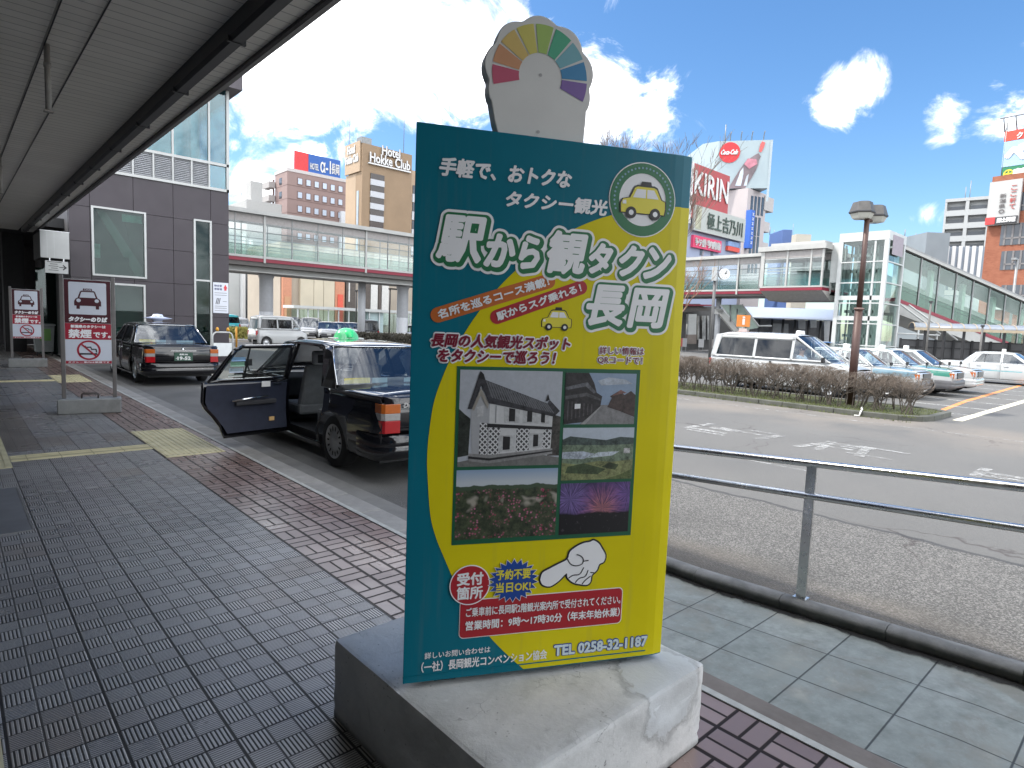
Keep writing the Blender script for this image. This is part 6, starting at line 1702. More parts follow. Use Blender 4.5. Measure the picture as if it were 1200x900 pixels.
        d = q.build('door', bmat, t, (hinge[0], hinge[1], 0), rz=(R(-79) if s < 0 else R(79)) if opened else 0, solid=.02)
        q = MB(); c.side(inn, s, q, -.012, o2); q.build('window', G_CAR, d)
        if rear:
            q = MB(); c.side([(1.80, .962), (1.825, .962), (1.825, 1.347), (1.80, 1.347)], s, q, -.004, o2); q.build('window_bar', M_BLK, d)
        hy = 1.55 if rear else 2.55
        q = MB(); xx = s * (c.half(hy, .80) + .012); q.cbox((xx - o2[0], hy + .08 - o2[1], .80), .03, .17, .04); q.build('handle', M_CHR if not accent else bmat, d, bevel=.008)
        # trim panel on the inside
        q = MB(); ins = [(a + (.03 if a < 2 else -.03), b) for a, b in poly]
        c.side([(p[0], min(max(p[1], .30), .90)) for p in ins], s, q, -.05, o2)
        tp_ = q.build('door_trim', mat('trim_navy', (.014, .018, .036), .6, var=.2, vscale=12), d)
        if opened:
            q = MB(); xx = s * (c.half(1.9, .6) - .075); q.cbox((xx - o2[0], 1.95 - o2[1], .66), .05, .55, .06); q.build('armrest', M_CARIN, tp_, bevel=.015)
            q = MB(); q.tube([(xx - o2[0] - s * .03, 1.62 - o2[1], .70), (xx - o2[0] - s * .03, 2.10 - o2[1], .735)], .012, 8); q.build('pull_handle', M_CHR, tp_)
            q = MB(); q.cbox((s * (c.half(2.15, .45) - .062) - o2[0], 2.17 - o2[1], .43), .014, .07, .05); q.build('reflector', lens('courtesy_lamp', (.7, .45, .2)), tp_)
            q = MB(); q.cbox((s * (c.half(2.05, .9) - .058) - o2[0], 2.08 - o2[1], .885), .006, .12, .07); q.build('sticker', M_WS, tp_)
            q = MB(); q.cbox((s * (c.half(2.2, .9) - .06) - o2[0], 2.24 - o2[1], .88), .012, .12, .02); q.build('latch', M_CHR, tp_)
            for k, (zz, hh, cc_) in enumerate(((1.185, .05, 'sticker_blue'), (1.12, .06, 'sticker_green'), (1.04, .055, 'sticker_pale'), (.985, .03, 'sticker_grey'))):
                q = MB(); x_ = s * (c.half(1.66, zz) - .018); q.add([(x_ - o2[0], 1.60 - o2[1], zz), (x_ - o2[0], 1.78 - o2[1], zz), (x_ - o2[0] - s * .36 * hh * 0, 1.78 - o2[1], zz + hh), (x_ - o2[0], 1.60 - o2[1], zz + hh)], [(0, 1, 2, 3)])
                q.build('sticker', mat(cc_, [(.20, .34, .55), (.22, .40, .30), (.45, .52, .62), (.50, .52, .50)][k], .5), d)
        return d
    if not low:
        for s in (-1, 1):
            door(True, s, open_door and s < 0); door(False, s, False)
    else:
        for s in (-1, 1): door(True, s, False); door(False, s, False)
    for s in (-1, 1):
        for y in (yr, yf): c.wheel(y, s)
    # seats, dashboard, wheel
    sm_ = seatm or M_SEAT
    for s in (-1, 1):
        q = MB(); q.cbox((s * .36, 2.72, .50), .52, .52, .16); q.build('seat', sm_, t, bevel=.04)
        q = MB(); q.add([(s * .36 - .25, 2.48, .52), (s * .36 + .25, 2.48, .52), (s * .36 + .25, 2.60, .54), (s * .36 - .25, 2.60, .54), (s * .36 - .22, 2.32, 1.10), (s * .36 + .22, 2.32, 1.10), (s * .36 + .22, 2.42, 1.12), (s * .36 - .22, 2.42, 1.12)],
                        [(0, 3, 2, 1), (4, 5, 6, 7), (0, 1, 5, 4), (1, 2, 6, 5), (2, 3, 7, 6), (3, 0, 4, 7)]); q.build('backrest', sm_, t, bevel=.04)
        q = MB(); q.cbox((s * .36, 2.335, 1.21), .28, .10, .19); q.build('headrest', M_SEATW if s < 0 else sm_, t, bevel=.035)
        if not low and s < 0:
            q = MB(); q.cbox((s * .36, 2.28, 1.20), .17, .01, .11); q.build('screen', mat('screen_dark', (.03, .03, .035), .15), t)
    q = MB(); q.cbox((0, 1.62, .50), 1.30, .50, .18); q.build('rear_seat', sm_, t, bevel=.04)
    q = MB(); q.add([(-.64, 1.34, .52), (.64, 1.34, .52), (.64, 1.46, .54), (-.64, 1.46, .54), (-.62, 1.24, 1.02), (.62, 1.24, 1.02), (.62, 1.33, 1.03), (-.62, 1.33, 1.03)], [(0, 3, 2, 1), (4, 5, 6, 7), (0, 1, 5, 4), (1, 2, 6, 5), (2, 3, 7, 6), (3, 0, 4, 7)]); q.build('rear_backrest', sm_, t, bevel=.03)
    q = MB(); q.prism([(3.05, .62), (3.05, .88), (3.15, .95), (3.46, .93), (3.46, .5), (3.2, .5)], -.76, .76, 'x'); q.build('dashboard', M_CARIN, t, bevel=.02)
    q = MB(); q.tube([(.36 + .185 * math.cos(a * math.pi / 9), 2.98 - .06 * math.sin(a * math.pi / 9), .90 + .175 * math.sin(a * math.pi / 9)) for a in range(19)], .014, 6, cap=False); q.build('steering_wheel', M_CARIN, t)
    q = MB(); q.cbox((0, 2.93, 1.335), .24, .03, .06); q.build('mirror', M_CARIN, t, bevel=.01)
    if lamp == 'dome':
        g = MB(); g.lathe([(.20, .0), (.19, .015), (.175, .06), (.12, .12), (.05, .145), (0, .148)], 20, (0, 0, 0))
        for k, v in enumerate(g.v): g.v[k] = (v[0] * .95, v[1] * .62, v[2])
        ro = g.build('roof_lamp', lampcol or mat('lamp_green', (.10, .50, .22), .2, coat=.5, var=.1), t, (0, 2.35, 1.478))
        q = MB(); q.box(-.24, .24, -.07, .07, -.012, .012); q.build('lamp_base', M_WHM, ro, bevel=.008)
        q = MB(); q.lathe([(.075, .0), (.07, .085), (.0, .1)], 12, (0, -.06, .02)); q.build('lamp_mark', mat('lamp_bright_green', (.03, .62, .20), .3), ro)
    elif lamp == 'saucer':
        g = MB(); g.lathe([(0, .0), (.10, .01), (.13, .06), (.36, .10), (.14, .14), (.11, .20), (0, .215)], 24)
        for k, v in enumerate(g.v): g.v[k] = (v[0], v[1] * .42, v[2])
        ro = g.build('roof_lamp', mat('lamp_pale_blue', (.52, .58, .78), .25, coat=.5, var=.1), t, (0, 2.35, 1.47))
        text('N・K', (-.075, .075, .075, .15), .062, mat('lamp_ink', (.05, .07, .25), .5), ro, .004)
        q = MB(); q.box(-.1, .1, -.05, .05, -.01, .02); q.build('lamp_base', M_WHM, ro)
    else:
        g = MB(); g.prism([(-.17, 0), (.17, 0), (.13, .12), (-.13, .12)], -.06, .06, 'y'); g.build('roof_lamp', mat('lamp_white', (.70, .70, .68), .3, coat=.4, var=.03), t, (0, 2.35, 1.475), bevel=.015)
    if plate:
        q = MB(); q.box(-.20, .20, -.055, -.04, .60, .80); pl = q.build('licence_plate', mat('plate_green', (.012, .06, .035), .4, var=.05), t)
        text(plate, (-.13, .625, .15, .70), .057, M_WS, pl, .006, ncopy=6); text('・', (-.17, .65, -.15, .67), .057, M_WS, pl); text('長岡 500', (-.09, .735, .09, .77), .057, M_WS, pl, .003, ncopy=6)
        q = MB(); q.box(-.28, .28, -.058, -.036, .825, .85); q.build('lid_trim', M_CHR, t)
        q = MB(); q.lathe([(.035, 0), (.03, .012), (0, .014)], 14, (0, 0, 0), 'y'); q.build('emblem', M_CHR, t, (0, -.045, .895))
    if open_door:
        text('Deluxe G', (-.56, .835, -.27, .885), .044, M_CHR, t, .003, .2, name='badge')
        q = MB(); q.box(-.20, .20, -.055, -.04, .60, .80); q.build('licence_plate', mat('plate_green', (.012, .06, .035), .4, var=.05), t)
    if marks:
        q = MB()
        q.box(-.70, -.36, 1.035, 1.04, .99, 1.055); q.build('sticker', mat('sticker_yellow', (.55, .50, .16), .5, var=.15, vscale=30), t)
        q = MB(); q.box(-.33, -.12, 1.035, 1.04, .99, 1.05); q.box(.12, .5, 1.035, 1.04, .99, 1.04); q.build('sticker', mat('sticker_ice', (.40, .52, .60), .5), t)
        q = MB()
        for s in (-1, 1): q.tube([(s * (c.half(y, .88) + .002), y, .885 + .02 * (y > 1)) for y in (.75, 1.0, 1.28)], .006, 5)
        q.build('side_trim', M_CHR, t)
    if accent:
        q = MB(); q2 = MB()
        c.top([(3.5, .968, .93), (3.8, .958, .91), (4.2, .928, .89), (4.5, .888, .863)], q, 9, .03)
        q.v = [(a, b, z + .006) for a, b, z in q.v]; q.build('bonnet_colour', accent, t)
        for s in (-1, 1): c.side([(3.45, .72), (3.5, .72), (4.6, .66), (4.6, .83), (3.47, .88)], s, q2, .004)
        q2.build('wing_colour', accent, t)
    return t

M_BLKP = paint('black_paint', (.006, .006, .008)); M_WHP = paint('white_paint', (.43, .44, .44))
TX2 = sedan('taxi', 'black taxi with its rear door swung open beside the pavement', (4.13, 5.62, ROAD), 0, M_BLKP, open_door=True, lamp='dome', seatm=M_SEAT)
TX1 = sedan('taxi', 'black taxi with a pale blue saucer roof lamp waiting ahead with doors shut', (4.16, 16.2, ROAD), 0, M_BLKP, plate='19-52', lamp='saucer', lampcol=None)
q = MB(); q.lathe([(.07, 0), (.06, .04), (0, .06)], 10, (-.42, 1.1, .93)); q.build('orange_ornament', mat('ornament_orange', (.62, .18, .06), .5), TX1)
g_tx = 'white taxis with coloured bonnets parked side by side behind the hedge'
TA = sedan('taxi', 'white taxi with a grey blue bonnet parked next to the white van', (22.15, 10.1, ROAD), math.pi, M_WHP, accent=paint('steel_blue_paint', (.16, .26, .32)), group=g_tx, lamp='box', marks=False, low=True)
TB = sedan('taxi', 'white taxi with a sea green bonnet at the end of the hedge', (24.55, 9.75, ROAD), math.pi, M_WHP, accent=paint('sea_green_paint', (.06, .22, .17)), group=g_tx, lamp='box', marks=False, low=True)
TC = sedan('taxi', 'white taxi mostly hidden behind the green bonneted one', (26.9, 9.65, ROAD), math.pi, M_WHP, group=g_tx, lamp='box', marks=False, low=True)
TD = sedan('taxi', 'white taxi with a pink flower mark on its side parked alone by the dark fence', (35.6, 8.1, ROAD - .02), math.pi, M_WHP, lamp='box', marks=False, low=True)
cD = Car(TD, 4.69, 1.695)
q = MB(); cD.side([(1.6, .60), (3.2, .60), (3.2, .635), (1.6, .635)], 1, q, .006); q.build('side_stripe', mat('stripe_teal', (.10, .32, .36), .4), TD)
q = MB(); cD.side([(1.75, .64), (2.1, .64), (2.1, .69), (1.75, .69)], 1, q, .007); q.build('side_mark', mat('stripe_blue', (.12, .26, .50), .4), TD)
q = MB(); cD.side([(2.55 + .1 * math.cos(k * .6283) * (1 + .15 * (k % 2)), .62 + .1 * math.sin(k * .6283)) for k in range(10)], 1, q, .008); q.build('flower_mark', mat('flower_pink', (.60, .20, .28), .4), TD)

# vans and small cars
def van(name, label, loc, rz, body, L=4.4, W=1.70, H=1.86, cat='van', group=None, lamp=False, dark=True, hood=.85, zb=1.02, scr=.80, low=False, driver=False, rake=.12, tall=True):
    t = thing(name, label, cat, loc, rz, group)
    c = Car(t, L, W, .20, zb, .12, .06)
    zr = H - .10; zh = zb + .02
    yb = L - hood; yt = yb - scr
    wr = .30; yr, yf = L * .175, L - hood * .92
    ra = wr + .055
    q = MB()
    low_poly = [(.03, zb), (.0, zb - .3), (.02, .32), (.08, .24), (yr - ra - .02, .24)] + arch(yr, ra, wr, .26) + [(yf - ra - .02, .22)] + arch(yf, ra, wr, .26) + [(L - .12, .26), (L - .02, .42), (L - .0, .62), (L - .08, zb * .80), (L - .35, zb * .90), (yb + .05, zb - .02), (yb - .1, zb)]
    for s in (-1, 1):
        c.side(low_poly, s, q)
        # rear post, pillars, rail and windscreen post
        c.side([(.03, zb + .004), (.22, zb + .004), (.22 + rake, zr - .15), (.22 + rake, zr - .03), (yt, zr - .03), (yb + .0, zb + .004), (yb + .10, zb), (yt + .06, zr + .01), (yt - .1, zr + .03), (.3 + rake, zr + .03), (rake, zr - .04)], s, q)
        n_ = 3
        for k in (1, 2):
            yy = .22 + rake + (yt - .22 - rake) * k / 2 + (0 if k == 1 else -.02); yy = min(yy, yt - .0)
            c.side([(yy - .045, zb + .004), (yy + .045, zb + .004), (yy + .045, zr - .03), (yy - .045, zr - .03)], s, q)
        c.side([(.22, zb + .004), (yb, zb + .004), (yb - .05, zb + .06), (.24, zb + .06)], s, q); c.side([(.22 + rake, zr - .13), (yt, zr - .13), (yt, zr - .031), (.22 + rake, zr - .031)], s, q)
    c.top([(rake - .01, zr, zr - .03), (.35 + rake, H - .01, zr + .03), (L * .4, H, zr + .035), (yt - .2, H - .02, zr + .028), (yt + .06, zr + .04, zr + .01)], q)
    c.top([(yb + .05, zh + .03, zb - .02), (yb + hood * .45, zh - .05, zb * .94), (L - .08, zb * .86, zb * .80)], q)
    c.cross([(.02, .45), (-.01, .7), (.03, zb), ], q, 9, -.03); c.cross([(L - .02, .42), (L + .0, .62), (L - .08, zb * .82)], q, 9, .10)
    c.cross([(rake * .9, zr - .16), (rake + .02, zr + .0)], q, 9, -.02)
    q.build('body', body, t, solid=.006)
    q = MB(); c.cross([(.035, zb), (rake * .9, zr - .16)], q, 9, -.03); q.build('rear_window', G_CARD if dark else G_CAR, t)
    q = MB(); c.cross([(yb + .06, zb + .0), (yb - scr * .45, (zb + zr) / 2), (yt + .06, zr + .01)], q, 9, .12); q.build('windscreen', G_CAR, t)
    ym = .22 + rake + (yt - .22 - rake) / 2
    for s in (-1, 1):
        q = MB(); c.side([(.22, zb + .06), (ym - .045, zb + .06), (ym - .045, zr - .13), (.24 + rake, zr - .13)], s, q, -.012)
        c.side([(ym + .045, zb + .06), (yt - .08, zb + .06), (yt - .08, zr - .13), (ym + .045, zr - .13)], s, q, -.012); q.build('window', G_CARD if dark else G_CAR, t)
        q = MB(); c.side([(yt + .03, zb + .06), (yb - .06, zb + .06), (yt + .05, zr - .10), (yt + .03, zr - .10)], s, q, -.012); q.build('window', G_CAR, t)
        q = MB(); q.box(min(s * (W / 2 - .22), s * (W / 2 - .06)), max(s * (W / 2 - .22), s * (W / 2 - .06)), -.02, .06, zb - .34, zb - .08); q.build('tail_light', LR, t, bevel=.01)
        q = MB(); q.prism([(s * (W / 2 - .42), L - .0), (s * (W / 2 - .17), L - .10), (s * (W / 2 - .12), L - .32), (s * (W / 2 - .34), L - .10)], zb * .70, zb * .80); q.build('headlight', LH, t, bevel=.01)
        q = MB(); q.cbox((s * (W / 2 + .07), yb - .1, zb + .08), .14, .08, .16); q.build('mirror', M_BLK if not low else body, t, bevel=.02)
        for y in (yr, yf): c.wheel(y, s, wr, .17, spokes=10 if not low else 8)
        if not low:
            q = MB(); q.cbox((s * (c.half(ym + .3, .9) + .01), ym + .55, .90), .02, .06, .16); q.cbox((s * (c.half(yt, .9) + .01), yt + .12, .90), .02, .22, .07); q.build('handle', mat('handle_dark', (.05, .05, .05), .4), t)
            q = MB(); c.side([(yt + .0, .3), (yt + .008, .3), (yt + .008, zb), (yt, zb)], s, q, .003); c.side([(ym + .40, .3), (ym + .408, .3), (ym + .408, zb), (ym + .40, zb)], s, q, .003); q.build('door_gap', M_BLK, t)
    q = MB(); q.box(-W / 2 + .15, W / 2 - .15, .3, L - .25, .2, .32); q.box(-W / 2 + .1, W / 2 - .1, yb - .05, yb + .0, .3, zb - .02); q.build('chassis', M_BLK, t)
    for k, yy in enumerate((.9, 1.75, yt - .05) if L > 4 else (.8, yt - .05)):
        for s in (-1, 1):
            q = MB(); q.cbox((s * .37, yy + .22, .58), .5, .5, .14); q.add([(s * .37 - .24, yy - .04, .6), (s * .37 + .24, yy - .04, .6), (s * .37 + .24, yy + .08, .6), (s * .37 - .24, yy + .08, .6), (s * .37 - .2, yy - .16, 1.2), (s * .37 + .2, yy - .16, 1.2), (s * .37 + .2, yy - .06, 1.22), (s * .37 - .2, yy - .06, 1.22)], [(0, 3, 2, 1), (4, 5, 6, 7), (0, 1, 5, 4), (1, 2, 6, 5), (2, 3, 7, 6), (3, 0, 4, 7)]); q.cbox((s * .37, yy - .13, 1.30), .24, .09, .17)
            q.build('seat', M_SEAT, t, bevel=.03)
    q = MB(); q.box(-W / 2 + .12, W / 2 - .12, yb - .42, yb - .06, .6, zb - .03); q.build('dashboard', M_CARIN, t, bevel=.03)
    q = MB(); q.box(-.62, .62, L - .02, L + .085, .30, .52); q.build('bumper', mat('bumper_shadow', (.08, .08, .085), .5), t, bevel=.03)
    q = MB(); q.box(-.16, .16, -.035, -.028, .62, .78); q.box(-.16, .16, L + .09, L + .097, .40, .55); q.build('licence_plate', mat('plate_white', (.6, .6, .58), .5), t)
    if lamp:
        g = MB(); g.prism([(-.2, 0), (.2, 0), (.15, .12), (-.15, .12)], -.07, .07, 'y'); g.build('roof_lamp', mat('lamp_white', (.7, .7, .68), .3, coat=.4, var=.03), t, (0, yt - .15, H - .03), bevel=.015)
    return t, c, yt, yb
g_v = None
VN, vc, vyt, vyb = van('van', 'white taxi van with dark rear windows and a driver parked behind the hedge', (19.85, 10.95, ROAD), math.pi, M_WHP, lamp=True, L=4.62, H=1.86, hood=.80, scr=1.05)

lt_ = MB()
vs, fs = glyph_mesh('ハロー予約'); 
x0 = min(p[0] for p in vs); x1 = max(p[0] for p in vs); y0 = min(p[1] for p in vs)
lt_.add([(vc.half(1.3 - (x - x0) / (x1 - x0) * -1.0, .9) + .006, .55 + (x - x0) / (x1 - x0) * .75, .87 + (y - y0) * .085) for x, y in vs], fs)
lt_.build('lettering', mat('faded_ink', (.30, .33, .38), .5), VN)

# driver at the wheel (right-hand drive)
def skin_figure(name, verts, edges, radii, m, parent=None, loc=(0, 0, 0)):
    me = bpy.data.meshes.new(name); me.from_pydata(verts, edges, []); o = bpy.data.objects.new(name, me); COL.objects.link(o)
    o.modifiers.new('skin', 'SKIN'); 
    if not me.skin_vertices: me.skin_vertices.new()
    for i, r in enumerate(radii): me.skin_vertices[0].data[i].radius = (r, r) if not isinstance(r, tuple) else r
    me.skin_vertices[0].data[0].use_root = True
    sb_ = o.modifiers.new('sub', 'SUBSURF'); sb_.levels = 2; sb_.render_levels = 2
    bpy.context.view_layer.update(); dg = bpy.context.evaluated_depsgraph_get()
    me2 = bpy.data.meshes.new_from_object(o.evaluated_get(dg)); bpy.data.objects.remove(o)
    me2.polygons.foreach_set('use_smooth', [True] * len(me2.polygons)); me2.materials.clear(); me2.materials.append(m)
    o2 = bpy.data.objects.new(name, me2); COL.objects.link(o2); o2.parent = parent; o2.location = loc
    return o2
M_SKIN = mat('skin', (.36, .21, .15), .55, var=.06, vscale=12)
# seated: pelvis, spine, neck, head ; arms to the wheel ; thighs and shins
pv_ = [(0, 0, .0), (0, -.03, .22), (0, -.06, .42), (0, -.05, .52), (0, -.03, .60), (0, -.02, .68), (0, -.02, .76),
       (.19, -.06, .43), (.27, .08, .25), (.20, .32, .27), (.17, .38, .29), (-.19, -.06, .43), (-.27, .08, .25), (-.20, .32, .27), (-.17, .38, .29),
       (.10, .03, -.01), (.14, .42, .04), (.14, .55, -.34), (.14, .66, -.38), (-.10, .03, -.01), (-.14, .42, .04), (-.14, .55, -.34), (-.14, .66, -.38)]
pe_ = [(0, 1), (1, 2), (2, 3), (3, 4), (4, 5), (5, 6), (2, 7), (7, 8), (8, 9), (9, 10), (2, 11), (11, 12), (12, 13), (13, 14), (0, 15), (15, 16), (16, 17), (17, 18), (0, 19), (19, 20), (20, 21), (21, 22)]
pr_ = [.14, .13, .14, .055, .075, .095, .07, .065, .045, .032, .036, .065, .045, .032, .036, .085, .065, .045, .04, .085, .065, .045, .04]
DW = Vector((19.85 - .37, 10.95 - (vyt + .13), ROAD + .70))
DR = thing('person', 'driver in a pale blue shirt sitting at the wheel of the white van', 'person', tuple(DW), math.pi)
bo = skin_figure('body', pv_, pe_, pr_, M_SKIN, DR)
sv_ = [v for i, v in enumerate(pv_)][:3] + [pv_[7], pv_[8], (.22, .22, .262), pv_[11], pv_[12], (-.22, .22, .262)]
skin_figure('shirt', sv_, [(0, 1), (1, 2), (2, 3), (3, 4), (4, 5), (2, 6), (6, 7), (7, 8)], [.155, .15, .155, .085, .062, .05, .085, .062, .05], mat('shirt_blue', (.42, .50, .62), .8, var=.1), DR)
skin_figure('trousers', [pv_[0], (0, -.01, .08), pv_[15], pv_[16], pv_[17], pv_[19], pv_[20], pv_[21]], [(0, 1), (0, 2), (2, 3), (3, 4), (0, 5), (5, 6), (6, 7)], [.15, .15, .10, .08, .06, .10, .08, .06], mat('trousers_dark', (.03, .035, .05), .85), DR)
q = MB(); q.lathe([(.0, .115), (.06, .105), (.092, .06), (.102, .0), (.098, -.05), (.07, -.06)], 18, (0, -.035, .70)); q.build('hair', mat('hair_black', (.012, .011, .011), .6), DR)
q = MB()
for s in (-1, 1): q.lathe([(0, 0), (.012, .002), (0, .006)], 8, (s * .032, .07, .695), 'y')
q.tube([(0, .072, .69), (0, .092, .665), (0, .075, .655)], [.008, .014, .006], 6)
for s in (-1, 1): q.tube([(s * .093, -.01, .71), (s * .10, -.015, .68), (s * .092, -.01, .655)], .012, 6)
q.build('face', M_SKIN, DR)
q = MB()
for s in (-1, 1): q.disc((s * .032, .0772, .697), .010, 8)
q.build('eye', M_BLK, DR)
# ------------------------------------------------------------------ parked cars under the deck
def wp(px, py, y): p = onY(px, py, y); return p
kp = onZ(296, 396.5, ROAD)
kd = 46.0
kx0 = onY(302, 396, 33.5).x; kx1 = onY(362, 396, 33.5).x
KV, _, _, _ = van('small_van', 'small white box shaped van seen beyond the open taxi door', (kx0, 33.5 + .8, ROAD), R(-90), M_WHP, L=3.5, W=1.48, H=1.78, hood=.55, scr=.55, low=True, cat='van')
KV.scale = (1, (kx1 - kx0) / 3.5, 1.0)
silver, dark, beige, white2, teal = paint('silver_paint', (.42, .43, .44)), paint('dark_grey_paint', (.05, .052, .055)), paint('beige_paint', (.42, .38, .30)), paint('plain_white_paint', (.42, .42, .42)), paint('teal_paint', (.05, .30, .32))
gpk = 'cars parked in rows beyond the deck'
spots = [(273, 57, teal, 'teal hatchback parked at the left end of the car park row', .3), (284, 60, white2, 'white car parked just beyond the yellow green shrub', .2), (367, 54, silver, 'silver minivan parked behind the small white van', 2.6), (382, 53, silver, 'pale silver car facing out beside the silver minivan', 2.75),
         (397, 55, white2, 'white car in the car park row under the cream shop', 2.7), (409, 57, white2, 'second white car before the glass shelter', 2.7), (433, 50, dark, 'dark grey box shaped car with a white roof behind the green roof lamp', -.4), (345, 62, dark, 'dark car at the back of the row near the white column', 2.6), (355, 64, beige, 'beige car at the back of the row behind the silver minivan', 2.6), (478, 52, white2, 'white car showing beside the right white column', 2.6)]
protos = {}
for i, (px, d, m, lab, rz) in enumerate(spots):
    p = onD(px, 396, d); p.z = ROAD
    big = px in (433, 367, 273, 345)
    t, _, _, _ = van('parked_car', lab, tuple(p), rz, m, L=4.2, W=1.68, H=1.75 if big else 1.48, hood=.95, zb=.95 if big else .88, scr=.75 if big else .95, low=True, cat='car', group=gpk, dark=big)
# low hedge strip in front of the parked cars
bh = MB(); rr = random.Random(11)
for k in range(2600):
    px = 400 + rr.random() * 90; d = 44 + rr.random() * 1.2; p = onD(px, 400, d); h = ROAD + rr.random() ** .7 * .75
    a = rr.random() * 6.28; s = .10 + .1 * rr.random()
    bh.add([(p.x, p.y, h), (p.x + s * math.cos(a), p.y + s * math.sin(a), h + .06), (p.x + s * .4 * math.cos(a + 1.2), p.y + s * .4 * math.sin(a + 1.2), h + s)], [(0, 1, 2)])
tag(bh.build('clipped_hedge', mat('dull_hedge', (.055, .05, .038), .9, var=.4, vscale=1)), 'low dark clipped hedge along the car park beyond the black taxi roof', 'hedge')
yb_ = MB()
for k in range(900):
    px = 268 + rr.random() * 22; d = 41 + rr.random() * 1.5; p = onD(px, 396, d); h = ROAD + .1 + rr.random() * .75
    a = rr.random() * 6.28; s = .14
    yb_.add([(p.x, p.y, h), (p.x + s * math.cos(a), p.y + s * math.sin(a), h + .05), (p.x, p.y + .05, h + s)], [(0, 1, 2)])
tag(yb_.build('shrub', mat('yellow_green_leaf', (.22, .21, .05), .8, var=.4, vscale=2)), 'yellow green shrub beyond the wall barrier left of the small white van', 'shrub')
p = onD(277, 398, 33)
bo_ = thing('bollard_post', 'slim orange yellow post standing in front of the yellow green shrub', 'post', (p.x, p.y, ROAD))
q = MB(); q.tube([(0, 0, 0), (0, 0, 1.05)], .05, 10); q.build('shaft', mat('post_orange', (.55, .26, .03), .6), bo_)
q = MB(); q.lathe([(.055, 1.05), (.05, 1.09), (0, 1.10)], 10); q.build('cap', mat('post_orange', (.55, .26, .03), .6), bo_)
for (px, d, hh, lab) in ((417, 58, 4.4, 'dark slender lamp post left of the glass booth beyond the taxi'), (456, 56, 4.6, 'dark slender lamp post right of the glass booth beyond the taxi')):
    p = onD(px, 392, d); t = thing('lamp_post', lab, 'lamp post', (p.x, p.y, ROAD))
    q = MB(); q.tube([(0, 0, 0), (0, 0, hh)], .07, 8); q.build('post', M_BLK, t)
    q = MB(); q.cbox((.4, 0, hh), 1.0, .25, .12); q.build('lamp_head', M_BLK, t)
# hooped barrier on the annex wall
for k, (x, lab) in enumerate(((7.28, 'white hoop barrier with orange reflectors by the annex corner under the notice'),)):
    t = thing('hoop_barrier', lab, 'barrier', (x, 23.3, ROAD))
    q = MB(); q.tube([(-.34, 0, 0), (-.34, 0, .95), (-.30, 0, 1.05), (-.22, 0, 1.10), (.22, 0, 1.10), (.30, 0, 1.05), (.34, 0, .95), (.34, 0, 0)], .03, 8); q.build('hoop', M_WHM, t)
    q = MB(); q.box(-.31, .31, -.01, .01, .25, .72); q.build('plate', M_ALU, t)
    for s in (-.18, .18):
        q = MB(); q.lathe([(0, 1.13), (.05, 1.15), (.06, 1.21), (.03, 1.27), (0, 1.28)], 10, (s, 0, 0)); q.build('reflector', mat('reflector_orange', (.62, .30, .03), .3), t)

